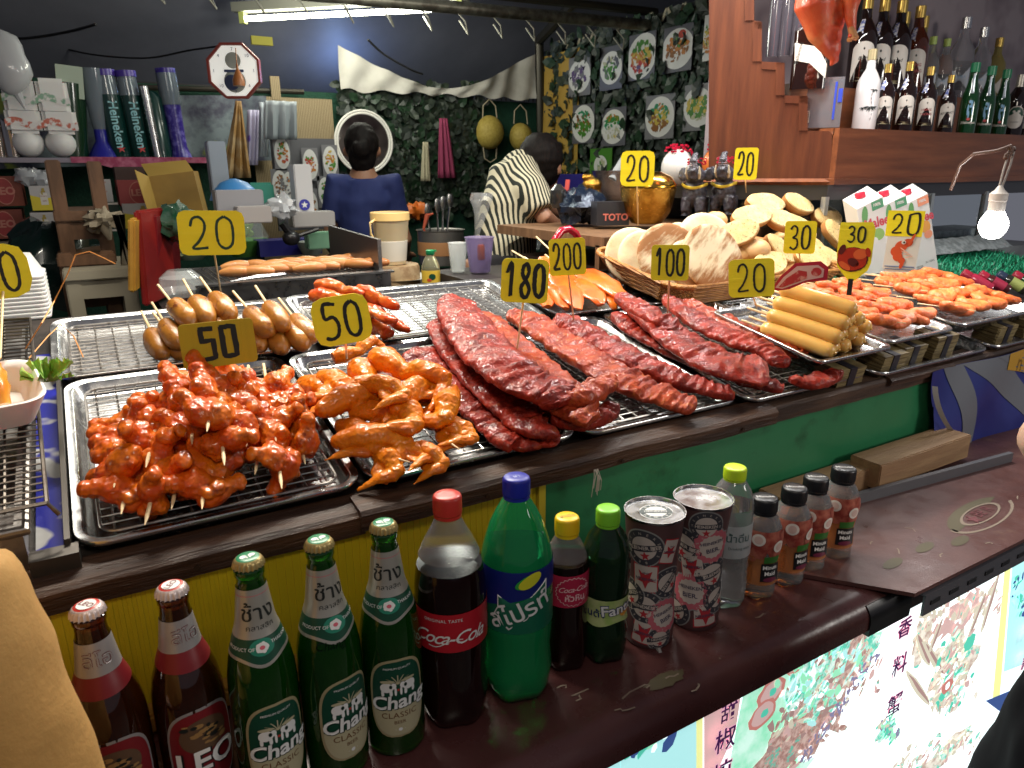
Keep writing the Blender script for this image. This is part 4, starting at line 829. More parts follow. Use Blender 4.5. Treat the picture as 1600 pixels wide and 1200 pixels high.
gb = [((1190, 325), 1.55, 'at the very top of the heap, left', .2), ((1240, 325), 1.54, 'tipped up at the top of the heap', -.5), ((1285, 345), 1.52, 'upper right, lying flat', -.2), ((1170, 345), 1.50, 'upper left, above the buns', .5), ((1218, 352), 1.47, 'in the middle of the heap', .1), ((1300, 372), 1.46, 'right end behind the price card', -.6), ((1255, 390), 1.43, 'behind the small price card', -.2), ((1210, 395), 1.40, 'lower middle', -.9), ((1195, 420), 1.36, 'above the second price card on its stick', .3), ((1262, 410), 1.37, 'low, behind the meat sign', -.1), ((1295, 415), 1.38, 'at the right rim of the basket', -.7), ((1150, 370), 1.44, 'beside the grill marked flatbread', 1.2), ((1240, 360), 1.50, 'second layer under the tipped slice', -.3), ((1330, 400), 1.42, 'last slice on the right, behind the crab sign', -.8)]
for i, ((x, y), v, w, a) in enumerate(gb):
    p = onv(x, y, v); put(SL_[i % 3], 'garlic_bread', mat4=frame(p, x=V((math.cos(a), -.15, math.sin(a)*.45-.12)), z=V((-.35+.3*math.sin(i*2), -.62, .66))) @ MX.Rotation(.3*math.sin(i), 4, 'Z') @ MX.Diagonal((1.12, 1.25, 1.25, 1)), label='garlic bread slice flecked with herbs, '+w, cat='garlic bread', group='garlic bread slices heaped in the right half of the basket')
bun = M('bun_crust', (.62, .36, .14), .5, 0, (.72, .50, .26), 10, 4, .4, .7, bump=.1, sss=.1)
g = G(); g.ell((0, 0, 0), (.036, .032, .026), 20)
for v in g.v: v += v.normalized()*.002*noise.noise(v*40)
BN = g.mesh('bun', bun, True, 80)
for (x, y), v, s, w in (((1118, 344), 1.52, 1.0, 'small round bun behind the flatbreads'), ((1148, 362), 1.46, .9, 'small round bun beside the flatbreads'), ((1180, 390), 1.40, 1.25, 'large pale bun at the foot of the heap'), ((1160, 398), 1.42, .9, 'half hidden bun right of the grill marked bread'), ((1222, 372), 1.50, .9, 'brown bun buried in the garlic bread'), ((1300, 405), 1.44, .9, 'bun near the crab sign')):
    put(BN, 'bun', mat4=MX.Translation(onv(x, y, v)) @ MX.Rotation(x, 4, 'Z') @ MX.Scale(s, 4), label=w, cat='bun', group='round buns among the breads')
# filling under the heap so it rests on bread
g = G(); g.ell(T(1.70, 1.45, .02), (.17, .13, .055), 20, MX.Rotation(TILT, 4, 'X')); g.ell(T(1.40, 1.47, .01), (.15, .10, .03), 20, MX.Rotation(TILT, 4, 'X'))
for v in g.v: v += V((0, 0, .012*noise.noise(v*25)))
g.build('bread_heap', cru, label='hidden lower layer of bread filling the wicker basket', cat='bread', kind='stuff')
# ================================================================== PRICE CARDS
card = M('card_yellow', (.88, .76, .020), .42, 0, (.80, .68, .016), 6, 3, .3, .8, bump=.25, bs=14, stretch=(.05, 6, 1))
card_d = M('card_ochre', (.46, .34, .010), .42, 0, (.40, .29, .010), 6, 3, .3, .8, bump=.25, bs=14, stretch=(6, .05, 1))
ink = M('marker_ink', (.012, .014, .012), .45); ink_g = M('marker_green', (.010, .045, .030), .45)
DG = {'0': [[(.5, 1), (.15, .85), (.06, .5), (.15, .14), (.5, 0), (.85, .14), (.94, .5), (.85, .85), (.5, 1)]], '1': [[(.15, .72), (.55, 1), (.5, 0)]], '2': [[(.06, .72), (.2, .95), (.55, 1), (.8, .82), (.75, .55), (.45, .25), (.12, .03), (.92, .05)]],
      '3': [[(.1, .85), (.4, 1), (.8, .9), (.75, .62), (.4, .5), (.85, .42), (.9, .15), (.55, 0), (.1, .1)]], '5': [[(.9, .97), (.2, 1), (.15, .6), (.65, .62), (.92, .4), (.8, .1), (.4, 0), (.05, .05)]],
      '8': [[(.5, .52), (.2, .7), (.3, .95), (.6, 1), (.8, .78), (.5, .52), (.12, .3), (.25, .03), (.65, 0), (.88, .25), (.5, .52)]], 'q': [[(.1, .97), (.9, 1), (.93, .06), (.12, .03), (.1, .97)]], 's': [[(.9, .98), (.1, 1), (.12, .6), (.85, .62), (.86, .05), (.05, .02)]], '6': [[(.85, .9), (.5, 1), (.18, .75), (.1, .3), (.3, .02), (.7, .03), (.9, .3), (.65, .55), (.2, .45)]]}
def strokes(g, s, x0, y0, w, h, lw, z, rnd, smooth=True, double=True):
    n = len(s); cw = w/n
    for i, c in enumerate(s):
        for path in DG[c]:
            P = [V((x0+cw*(i+.12+.74*a), y0+h*b, 0)) for a, b in path]
            for rep in range(2 if double else 1):
                Q = []; off = V((rnd.uniform(-1, 1), rnd.uniform(-1, 1), 0))*lw*(.42 if rep else .15)
                for k in range(len(P)-1):
                    m = 6
                    for j in range(m):
                        t = j/m; p0 = P[max(k-1, 0)]; p1 = P[k]; p2 = P[k+1]; p3 = P[min(k+2, len(P)-1)]
                        q = .5*((2*p1)+(p2-p0)*t+(2*p0-5*p1+4*p2-p3)*t*t+(3*p1-p0-3*p2+p3)*t**3) if smooth else p1.lerp(p2, t)
                        Q.append(q+off)
                Q.append(P[-1]+off); vs = []; zz = z+rep*.0002+i*.00003
                for k, q in enumerate(Q):
                    d = Q[min(k+1, len(Q)-1)]-Q[max(k-1, 0)]; nn = V((-d.y, d.x, 0)).normalized()*(lw*(.30 if rep else .5)*(1+.35*noise.noise(q*300+V((i, 0, rep))))); vs += [(q.x+nn.x, q.y+nn.y, zz), (q.x-nn.x, q.y-nn.y, zz)]
                g.add(vs, [(2*k, 2*k+1, 2*k+3, 2*k+2) for k in range(len(Q)-1)])
def card_(px, txt, dist, label, foot, roll=0, yaw=0, mt=None, im=None, cut=.2, lw=.045, box=None, squarish=False, grp=True, stick=True, h2=0):
    x0, y0, x1, y1 = px; c = ond((x0+x1)/2, (y0+y1)/2, dist); k = dist/FPX; w, h = (x1-x0)*k, (y1-y0)*k
    z = (EYE-c).normalized(); z = (MX.Rotation(yaw, 3, 'Z') @ z); z.z *= .5; x = V((0, 0, 1)).cross(z)
    t = thing('price_card', label, 'price card', group='yellow price cards on sticks' if grp else None, mat4=frame(c, x=x, z=z) @ MX.Rotation(roll, 4, 'Z'))
    g = G(); o_ = rrect(w, h, min(w, h)*cut, 2 if cut > .15 else 4); g.prism([V((p.x, p.y, -.0028)) for p in o_], (0, 0, .0028)); g.build('board', mt or card, t, False)
    bd_ = C.objects[-1]; g = G(); rnd = random.Random(int(x0)); b = box or (-.38, -.36, .76, .72); strokes(g, txt, b[0]*w, b[1]*h, b[2]*w, b[3]*h, lw*h*1.65, .0005, rnd, not squarish); g.build('writing', im or ink, bd_, False)
    if stick:
        f = pt(*foot, h2); inv = t.matrix_world.inverted(); a = inv @ f; g = G(); tp = V((a.x*.0, -h*.35, -.0045)); g.sweep([tp, a], [.0019, .0017], 8); g.build('stick', bamboo, t)
    return t
card_((283, 330, 380, 398), '20', 1.42, 'large yellow card reading 20 in green ink, standing above the brown sausages', (345, 458), -.03, cut=.16, im=ink_g, lw=.035, h2=.02)
card_((287, 502, 396, 572), 'sq', 1.02, 'dark yellow folded card with square black 50 behind the drumstick skewers', (385, 580), .03, mt=card_d, cut=.10, squarish=True, lw=.06, box=(-.27, -.33, .56, .70), h2=.03)
card_((490, 462, 578, 538), '50', 1.08, 'tilted yellow card reading 50 above the grilled wings', (542, 560), .12, cut=.24, lw=.045, h2=.04)
card_((783, 405, 857, 473), '180', 1.22, 'yellow card reading 180 on a long stick stuck in the big rib stack', (808, 545), -.05, cut=.14, lw=.05, box=(-.44, -.36, .9, .74), h2=.07)
card_((858, 373, 915, 430), '200', 1.36, 'thin lettered yellow card reading 200 stuck in the middle ribs', (897, 505), .06, cut=.10, lw=.035, im=ink, box=(-.42, -.34, .84, .7), h2=.03)
card_((1018, 383, 1076, 438), '100', 1.36, 'yellow card reading 100 in front of the flatbreads', (1043, 492), .02, cut=.10, lw=.04, box=(-.42, -.36, .84, .74), h2=.04)
card_((1140, 405, 1208, 464), '20', 1.40, 'tilted yellow card with faint 20 left of the hot dogs', (1184, 486), .09, cut=.14, lw=.032, box=(-.36, -.36, .72, .72), h2=.02)
card_((1227, 346, 1273, 396), '30', 1.56, 'yellow card reading 30 above the red meat sign', (1250, 410), .02, cut=.10, lw=.035, h2=.05)
card_((970, 237, 1022, 290), '20', 1.95, 'yellow card reading 20 high up in front of the gold pot', (997, 352), 0, cut=.16, lw=.035, h2=.08)
card_((1148, 232, 1183, 280), '20', 1.95, 'narrow yellow card reading 20 against the brown pillar', (1167, 318), 0, cut=.12, lw=.035, h2=.09)
card_((-45, 383, 39, 467), '10', 1.12, 'yellow card cut by the left frame edge, showing only a 0', (0, 560), .05, cut=.3, lw=.035, stick=True, h2=.10)
# picture cards: crab, shrimp, steak
def cut_sign(name, label, c, z, outline, mats, draw, th=.003):
    t = thing(name, label, 'picture sign', mat4=frame(c, x=V((0, 0, 1)).cross(z), z=z)); g = G(); g.prism([V((x, y, -th)) for x, y in outline], (0, 0, th), 0); draw(g); g.build('cutout', mats, t, False); return t
def el(g, cx, cy, rx, ry, z, k, a=0, n=20, a0=0, a1=2*PI):
    P = []
    for i in range(n): tt = a0+(a1-a0)*i/n; x, y = rx*math.cos(tt), ry*math.sin(tt); P.append((cx+x*math.cos(a)-y*math.sin(a), cy+x*math.sin(a)+y*math.cos(a), z))
    g.poly(P, k)
k = 1.50/FPX; c = ond(1335, 395, 1.50); z = (EYE-c).normalized(); z.z *= .5
pcm = [card, M('crab_red', (.42, .03, .008), .35), M('crab_dark', (.10, .012, .008), .35), M('crab_light', (.65, .12, .03), .35), ink]
def crab(g):
    el(g, -.002, -.014, .030, .026, .0006, 2); el(g, -.003, -.013, .028, .024, .0009, 1); el(g, .012, -.002, .014, .011, .0012, 3, .3); el(g, -.020, -.010, .010, .020, .0012, 1, .4); el(g, .0, -.02, .012, .008, .0015, 2, -.5)
    el(g, .014, -.024, .012, .007, .0015, 1, .6); el(g, -.016, -.028, .014, .006, .0015, 3, -.6); el(g, -.024, .006, .006, .011, .0015, 2, -.3); el(g, .026, .002, .005, .010, .0017, 1, .3)
    strokes(g_ := G(), '30', -.020, .022, .040, .032, .0035, .0008, random.Random(3)); g.add(g_.v, g_.f, 4)
cut_sign('crab_sign', 'yellow card reading 30 with a red crab cutout, in front of the juice cartons', c, z, [(-.033, .062), (.028, .064), (.034, .05), (.034, -.02), (.03, -.035), (.008, -.058), (-.006, -.058), (-.03, -.03), (-.034, .0), (-.034, .054)], pcm, crab)
o = C.objects[-1]; g = G(); g.box((0, -.072, -.0015), (.010, .035, .004)); g.build('clip', black, o.parent, False)
c = ond(1410, 382, 1.62); z = (EYE-c).normalized(); z.z *= .5
shm = [M('sign_paper', (.70, .70, .68), .3), card, M('shrimp_red', (.62, .09, .03), .35), M('shrimp_line', (.80, .50, .40), .35), ink, M('water_blue', (.10, .18, .4), .4)]
def shrimp(g):
    g.poly([(-.038, .018, .0006), (.036, .018, .0006), (.036, .075, .0006), (-.038, .075, .0006)], 1)
    g_ = G(); strokes(g_, '2q', -.030, .025, .062, .042, .004, .0010, random.Random(4)); g.add(g_.v, g_.f, 4)
    rot = []
    for i, (x, y, rx, ry, a) in enumerate(((.010, .004, .011, .009, .4), (-.002, -.004, .013, .012, .6), (-.010, -.016, .012, .012, 0), (-.006, -.028, .010, .010, -.5), (.003, -.036, .007, .007, 0), (.004, -.045, .004, .010, -.2))): el(g, x, y, rx, ry, .0008+i*.0002, 2, a)
    el(g, .018, .012, .014, .003, .0022, 2, 1.2)
    for i in range(4): el(g, .004+.004*i, -.012-.005*i, .009, .0012, .0024, 3, -.6+.3*i)
    el(g, .002, .005, .0045, .0045, .0026, 0); el(g, .003, .005, .0022, .0022, .0028, 4)
    g.box((-.0, -.050, .001), (.060, .002, .001), k=5); g.box((0, -.056, .001), (.058, .0015, .001), k=5)
cut_sign('shrimp_sign', 'yellow card reading 20 over a white sticker of a red shrimp', c, z, [(-.038, .075), (.036, .075), (.036, .018), (.033, -.052), (.02, -.062), (-.02, -.064), (-.034, -.056), (-.032, .018), (-.038, .02)], shm, shrimp)
c = ond(1252, 430, 1.47); z = (EYE-c).normalized(); z.z *= .5
mm_ = [M('steak_edge', (.40, .012, .03), .35), M('steak_fat', (.62, .36, .33), .35), M('steak_red', (.42, .03, .03), .35, 0, (.60, .25, .20), 60, 4, .5, .62)]
def steak(g):
    g.poly([(-.048, -.028, .0005), (-.034, -.006, .0005), (-.010, .018, .0005), (.030, .022, .0005), (.042, .014, .0005), (.042, -.002, .0005), (.010, -.010, .0005), (-.02, -.024, .0005), (-.034, -.030, .0005)], 1)
    g.poly([(-.042, -.027, .0008), (-.028, -.008, .0008), (-.006, .010, .0008), (.010, .008, .0008), (.012, -.006, .0008), (-.010, -.016, .0008), (-.034, -.027, .0008)], 2)
    el(g, .028, .008, .010, .009, .0009, 2, .2)
cut_sign('steak_sign', 'cut out picture of a raw red steak leaning on the basket', c, z, [(-.055, -.032), (-.040, -.004), (-.014, .024), (.034, .030), (.050, .018), (.050, -.008), (.010, -.014), (-.02, -.030), (-.04, -.034)], mm_, steak)
# ================================================================== LEFT END: FOAM TRAY WITH PRAWNS, RAISED RACK, BOX STACK
t = thing('wire_stand', 'raised worn wire grid on a steel tray at the far left', 'rack', (0, 0, 0))
lc = [pt(-120, 480, .05), pt(32, 470, .05), pt(74, 782, .05), pt(-120, 806, .05)]
lc = [V((-.40, 1.52, zt(1.52)+.05)), V((-.098, 1.50, zt(1.5)+.05)), V((-.078, .90, zt(.9)+.05)), V((-.40, .90, zt(.9)+.05))]
g = G(); g.sweep([lc[0], lc[1], lc[2], V((-.068, .895, zt(.9)+.035))], .0026, 6); g.sweep([lc[2], lc[3]], .0026, 6)
for i in range(1, 40):
    a = lc[0].lerp(lc[3], i/40); b2 = lc[1].lerp(lc[2], i/40); g.sweep([a, b2], .0013, 5)
for i in range(1, 8):
    a = lc[0].lerp(lc[1], i/8); b2 = lc[3].lerp(lc[2], i/8); g.sweep([a-NRM*.003, b2-NRM*.003], .0019, 5)
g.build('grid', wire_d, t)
g = G(); slab(g, -.5, -.108, .90, 1.55, -.024, .0); slab(g, -.5, -.104, .885, .90, -.030, .034); slab(g, -.112, -.104, .90, 1.50, -.0, .034)
g.sweep([T(-.45, .884, .034), T(-.10, .884, .034), T(-.102, 1.5, .034)], .005, 8); g.build('deep_tray', steel_d, t, False)
g = G(); slab(g, -.100, -.072, .86, 1.5, -.022, -.018); g.build('blue_wrapper', M('blue_wrap', (.01, .015, .30), .3, 0, (.5, .5, .5), 14, 2, .56, .60), label='blue and white printed wrapper in the gap beside the left tray', cat='wrapper')
g = G(); slab(g, -.103, -.055, .865, .885, -.02, .005); slab(g, -.068, -.062, .885, 1.33, -.02, .012); g.build('tray_side', M('dark_steel', (.12, .11, .10), .35, .9), t, False)
foamm = M('foam', (.78, .77, .75), .6, bump=.03, bs=200, sss=.1)
fc = V((-.175, 1.13, zt(1.13)+.056))
t = thing('foam_tray', 'white foam tray on the wire grid at the left edge', 'foam tray', mat4=MX.Translation(fc) @ RT @ MX.Rotation(.15, 4, 'Z'))
g = G(); R = []
for ins, z, r in ((.018, 0, .02), (.004, .030, .03), (.0, .040, .03), (.003, .041, .03), (.010, .032, .03), (.024, .005, .02)): R.append(rrect(.20-2*ins, .15-2*ins, r, 6, z))
g.rings(R); g.build('dish', foamm, t, True, 60)
pr = M('prawn_orange', (.75, .26, .02), .25, 0, (.82, .42, .06), 14, 4, .4, .65, coat=.5, sss=.25, bump=.2, bs=90, col3=(.62, .11, .01), ns3=20, lo3=.56, hi3=.7)
for i, (ox, oy, oz, a, lb_) in enumerate(((.035, .0, .04, 1.9, 'large orange prawn with long feelers at the right of the foam tray'), (-.02, .01, .045, 2.3, 'orange prawn at the left edge of the foam tray'), (.0, -.03, .03, 1.6, 'orange prawn lowest in the foam tray'))):
    t = thing('prawn', lb_, 'prawn', mat4=MX.Translation(fc+RT @ V((ox, oy, oz))) @ RT @ MX.Rotation(a, 4, 'Z') @ MX.Scale(1.35, 4))
    g = G(); P = []; RR = []
    for j in range(14):
        q = j/13; an = -1.0+2.3*q; P.append((.045*math.sin(an), 0, .045*math.cos(an)-.03)); RR.append((.019*(math.sin(PI*(.12+.80*q))**.6)*(1+.06*math.cos(j*PI)), .020*(math.sin(PI*(.12+.8*q))**.6)*(1+.06*math.cos(j*PI))))
    g.sweep(P, RR, 14, up=(0, 1, 0)); g.sweep([(.046, 0, .0), (.075, 0, .012)], [.008, .0008], 6)
    for s in (-1, 1): g.ell((.042, s*.011, .006), .003, 6)
    g.build('body', pr, t)
    g = G()
    for j in range(6 if i == 0 else 4):
        L = random.uniform(.10, .19); s = random.uniform(-1, 1)*.4; Q = [V((.045, .005*s, .004))]
        for q in range(1, 9): f = q/8; Q.append(V((.045+L*f*.75, s*L*f*f*1.2, .004+L*f*(1.1-.45*f*(j % 3)))))
        g.sweep(Q, .0007, 4)
    if i == 0:
        inv = t.matrix_world.inverted(); W3 = [pt(40, 545, .05), pt(65, 505, .09), ond(85, 470, 1.25), ond(105, 430, 1.25), ond(118, 398, 1.25), ond(140, 393, 1.25), ond(160, 402, 1.25), ond(180, 412, 1.25)]
        g.sweep([inv @ p for p in W3], .0009, 4)
        W3 = [pt(45, 560, .05), pt(75, 525, .04), pt(95, 507, .03), pt(115, 525, .01), pt(130, 558, .0)]; g.sweep([inv @ p for p in W3], .0008, 4)
    g.build('feelers', M('feeler', (.72, .30, .08), .5), t)
lt = M('lettuce', (.22, .42, .05), .5, 0, (.38, .58, .13), 30, 4, .4, .7, sss=.3, bump=.4, bs=90)
def frilly(center, r, n, label, seed, mt=lt, cat='lettuce', hz=1, grp=None, lsz=1):
    g = G(); rnd = random.Random(seed)
    for i in range(n):
        a = rnd.uniform(0, 2*PI); e = rnd.uniform(.1, 1.1); d = V((math.cos(a)*math.cos(e), math.sin(a)*math.cos(e), math.sin(e)*hz)); side = d.cross(V((0, 0, 1))).normalized(); upv = side.cross(d)
        L = r*rnd.uniform(.6, 1.1); w = r*.55*lsz; ph = rnd.uniform(0, 6)
        g.grid(lambda s, t: V(center)+d*L*t+side*w*(s-.5)*(.3+t)+upv*(r*.10*math.sin(s*16+ph)*t*t+r*.05*math.sin(s*31+t*9)*t+.12*r*t*t), 12, 5)
    return g.build(cat.replace(' ', '_'), mt, label=label, cat=cat, group=grp)
frilly(fc+V((.105, .02, .030)), .038, 12, 'curly green lettuce leaf at the right end of the foam tray', 4)
def foamlid(c, n, label):
    t = thing('foam_box_stack', label, 'foam boxes', (0, 0, 0)); g = G()
    for i in range(n):
        R = [rrect(.24-.002*math.sin(i*3), .20, .02, 4, c.z+i*.0105, c.x, c.y), rrect(.245, .205, .02, 4, c.z+i*.0105+.003, c.x, c.y), rrect(.245, .205, .02, 4, c.z+i*.0105+.007, c.x, c.y), rrect(.235, .195, .02, 4, c.z+i*.0105+.0102, c.x, c.y)]; g.rings(R)
    g.build('boxes', foamm, t, True, 50); g = G(); z = c.z+n*.0105; g.rings([rrect(.23, .19, .02, 4, z, c.x, c.y), rrect(.19, .15, .02, 4, z+.045, c.x, c.y), rrect(.15, .11, .02, 4, z+.045, c.x, c.y)]); g.build('top_box', foamm, t, True, 50)
p = ond(42, 500, 1.95); foamlid(V((p.x-.06, p.y, 1.13)), 11, 'tall stack of white foam boxes behind the raised wire grid')
# ================================================================== BOTTLES AND CANS ON THE DRINKS SHELF
SZ = .8502
def rfun(prof):
    def r(z):
        for (r0, z0), (r1, z1) in zip(prof, prof[1:]):
            if z0 <= z <= z1 and z1 > z0: return r0+(r1-r0)*(z-z0)/(z1-z0)
        return prof[-1][0]
    return r
def bender(prof, a0, z0, eps=.0004):
    r = rfun(prof); rm = r(z0)
    def f(p, e=0): 
        z = z0+p[1]; rr = r(z)+eps+p[2]+e; a = a0+p[0]/rm; return V((rr*math.cos(a), rr*math.sin(a), z))
    return f
def decal(g, out, fn, k, z=0, rings=7):
    # a filled outline bent round the bottle in concentric rings
    n = len(out); cx = sum(p[0] for p in out)/n; cy = sum(p[1] for p in out)/n; vs = [fn((cx, cy, z))]; fs = []
    for r in range(1, rings+1): vs += [fn((cx+(x-cx)*r/rings, cy+(y-cy)*r/rings, z)) for x, y in out]
    for j in range(n): fs.append((0, 1+j, 1+(j+1) % n))
    for r in range(rings-1):
        for j in range(n): a = 1+r*n+j; b = 1+r*n+(j+1) % n; fs.append((a, a+n, b+n, b))
    g.add(vs, fs, k)
def band(g, prof, z0, z1, k, eps=.0004, n=48, a0=0, a1=2*PI, steps=8, wave=None):
    r = rfun(prof); full = abs(a1-a0-2*PI) < 1e-6; R = []
    for i in range(steps+1):
        ring = []
        for j in range(n+(0 if full else 1)):
            a = a0+(a1-a0)*j/n; z = z0+(z1-z0)*i/steps
            if wave: lo_ = wave(a); z = (z0+lo_)+(z1-z0-lo_)*i/steps
            ring.append(V(((r(z)+eps)*math.cos(a), (r(z)+eps)*math.sin(a), z)))
        R.append(ring)
    g.rings(R, full, False, False, k)
def oval(w, h, p=2.4, n=36, cy=0, cx=0): return [(cx+w/2*abs(math.cos(a))**(2/p)*(1 if math.cos(a) > 0 else -1), cy+h/2*abs(math.sin(a))**(2/p)*(1 if math.sin(a) > 0 else -1)) for a in [2*PI*i/n for i in range(n)]]
def ctext(g, s, size, fn, x, y, k, z=.0006, rz=0, xs=1, **kw): gtext(g, s, size, TR(x, y, z, rz), k, fn, xs, **kw)
def facing(p, off=0): return math.atan2(-p[1], -p[0])+off
amber = M('amber_glass', (.22, .045, .006), .05, trans=.92, ior=1.5, coat=.5); greeng = M('green_glass', (.03, .34, .015), .05, coat=.5, trans=.92, ior=1.5)
beer_d = M('dark_beer', (.010, .003, .001), .12); beer_g = M('dark_green_beer', (.001, .010, .002), .12)
foil = M('foil_label', (.40, .38, .33), .30, .5); foil_s = M('silver_label', (.34, .32, .32), .35, .4); lred = M('label_red', (.16, .010, .014), .4); lgold = M('label_gold', (.50, .42, .24), .35, .4)
lgreen = M('label_green', (.006, .055, .030), .4); lcream = M('label_cream', (.42, .38, .24), .45); lwhite = M('label_white', (.72, .72, .70), .4); lteal = M('label_teal', (.02, .20, .13), .4); lpink = M('label_flower', (.6, .12, .16), .4); capm = M('cap_white', (.62, .52, .50), .35, .3); capr = M('cap_red', (.46, .03, .02), .35); capg = M('crown_green', (.02, .20, .09), .3); capgold = M('crown_gold', (.40, .30, .12), .35, .5)
BP = [(.032, 0), (.0375, .004), (.0385, .012), (.0385, .140), (.0375, .158), (.034, .178), (.027, .200), (.0215, .215), (.0175, .235), (.0145, .258), (.0140, .266), (.0155, .268), (.0155, .274), (.0135, .276), (.0135, .283)]
def crown(parent, z, r, m_side, m_top, emblem):
    g = G(); n = 63; R = []
    for q, zz, cr_ in ((1.13, -.0065, .10), (1.08, -.002, .07), (1.0, .0005, .02), (.86, .0022, 0), (.5, .0028, 0)):
        R.append([V((r*q*(1+cr_*math.cos(21*2*PI*j/n))*math.cos(2*PI*j/n), r*q*(1+cr_*math.cos(21*2*PI*j/n))*math.sin(2*PI*j/n), z+zz)) for j in range(n)])
    g.rings(R, k=0)
    for i in range(n*3, len(g.f)): g.k[i] = 1
    g.k[n*4] = 0
    emblem(g, z+.0031); return g.build('cap', [m_side, m_top, lwhite, lred, ink], parent, True, 50)
def camrot(p): return math.atan2(p[1], p[0])-PI/2
def beer(p, kind, label, off=0, tall=1.0, tilt=0):
    a0 = facing(p, off); t = thing('beer_bottle', label, 'beer bottle', p, group='glass beer bottles standing at the left of the drinks shelf')
    s = tall; prof = [(r*(.90 if r > .02 else .96), z*s) for r, z in BP]; g = G(); g.lathe(prof, 48); gm = amber if kind == 'L' else greeng; g.build('glass', gm, t)
    lv = .196*s if kind == 'L' else (.188*s if off > .15 else .200*s); inner = [(r-.0022, z) for r, z in prof if .006 < z < lv]; inner = [(inner[0][0]*.8, .006)]+inner+[(rfun(prof)(lv)-.0022, lv)]
    g = G(); g.lathe(inner, 40); g.build('beer', beer_d if kind == 'L' else beer_g, t)
    f = bender(prof, a0, .232*s); rr = camrot(p)
    if kind == 'L':
        g = G(); band(g, prof, .196*s, .214*s, 1, wave=lambda a: .004*math.cos(a-a0-PI)); band(g, prof, .214*s, .250*s, 0, eps=.0005)
        for q, sz in ((0, .019),): ctext(g, 'ลีโอ', sz, f, .0, -.001, 2, bold=.012); ctext(g, 'ลีโอ', sz, f, .0, -.001, 0, z=.0009, bold=-.006)
        g.build('neck_label', [foil_s, lred, lred], t)
        def emb(g, z):
            m4 = MX.Translation((0, 0, z)) @ MX.Rotation(rr+.9*(1 if off else -1), 4, 'Z')
            g.poly([m4 @ V((.0085*math.cos(2*PI*i/24), .0085*math.sin(2*PI*i/24), 0)) for i in range(24)], 2); gtext(g, 'LEO', .0085, m4 @ MX.Translation((0, 0, .0003)), 3, bold=.01)
        crown(t, .283*s, .0130, capm, capr, emb)
        g = G(); fm = bender(prof, a0-.1, .085); decal(g, oval(.074, .100, 3.0), fm, 1, 0); decal(g, oval(.069, .094, 3.0), fm, 2, .0003)
        decal(g, oval(.048, .040, 2.0, cy=.018), fm, 3, .0006)
        rnd = random.Random(4)
        for i in range(26): x, y = rnd.gauss(0, .009), .02+rnd.gauss(0, .008); decal(g, oval(rnd.uniform(.004, .012), rnd.uniform(.002, .006), 2, 8, y, x), fm, 4 if i % 3 else 5, .0008+i*.00002, 2)
        ctext(g, 'LEO', .034, fm, .001, -.013, 5, .0015, bold=.05); ctext(g, 'LEO', .034, fm, 0, -.012, 0, .0018, bold=.025); ctext(g, 'BEER', .010, fm, 0, -.034, 4, .0015)
        g.build('front_label', [lwhite, foil_s, lred, M('leo_gold', (.10, .055, .03), .5), M('leo_bronze', (.30, .17, .06), .45), ink], t)
    else:
        g = G(); wv = lambda a: .007*math.cos(a-a0)*-1 if math.cos(a-a0) > 0 else 0
        band(g, prof, .188*s, .2055*s, 1, wave=lambda a: -.008*max(0, math.cos(a-a0))**6, eps=.0004); band(g, prof, .1845*s, .188*s, 0, wave=lambda a: -.008*max(0, math.cos(a-a0))**6, eps=.0003); band(g, prof, .2055*s, .256*s, 0, eps=.0006)
        fl_ = bender(prof, a0, .197*s); decal(g, oval(.024, .017, 2), fl_, 4, .0006, 3); decal(g, oval(.012, .010, 2), fl_, 5, .0009, 3); decal(g, oval(.005, .004, 2), fl_, 3, .0012, 2)
        for i in range(5): decal(g, oval(.004, .004, 2, 8, .004*math.sin(i*2*PI/5), .0045*math.cos(i*2*PI/5)), fl_, 5, .0011+i*.00002, 2)
        ctext(g, 'PRODUCT OF', .0048, fl_, -.022, -.001, 5, .0008); ctext(g, 'THAILAND', .0048, fl_, .021, .002, 5, .0008)
        ctext(g, 'ช้าง', .023, f, .001, -.001, 2, bold=.008); ctext(g, 'คลาสสิก', .0075, f, .001, -.016, 2); band(g, prof, .2495*s, .2500*s, 3, eps=.0009)
        g.build('neck_label', [foil, lgreen, ink, lpink, lteal, lwhite], t)
        def emb(g, z):
            m4 = MX.Translation((0, 0, z)) @ MX.Rotation(rr+.3, 4, 'Z')
            for q in (-1, 1): g.poly([m4 @ V((q*.0042+.0036*math.cos(2*PI*i/14), .0008+.003*math.sin(2*PI*i/14), 0)) for i in range(14)], 2); g.poly([m4 @ V((q*.0015+.0010*math.cos(2*PI*i/8), -.002+.002*math.sin(2*PI*i/8), 0)) for i in range(8)], 2)
        crown(t, .283*s, .0130, capgold, capg, emb)
        g = G(); fm = bender(prof, a0+.12, .082); decal(g, oval(.066, .104, 3.0), fm, 0, 0); decal(g, oval(.060, .098, 3.0), fm, 1, .0003)
        lower = [(.0298-.0596*q/12, -.012) for q in range(13)]+[p_ for p_ in oval(.060, .098, 3.0, 60) if p_[1] < -.013]; decal(g, lower, fm, 2, .0006)
        for i in range(7):
            a = PI*(.16+.68*i/6); ctr = []
            for q in range(7): r_ = .016*q/6; ctr.append((r_*math.cos(a)*1.2, .020+r_*math.sin(a)-.004*(q/6)**2))
            pl = [(x-.0006, y) for x, y in ctr]+[(x+.0006, y) for x, y in ctr[::-1]]; decal(g, pl, fm, 2, .0006+i*.00003, 1)
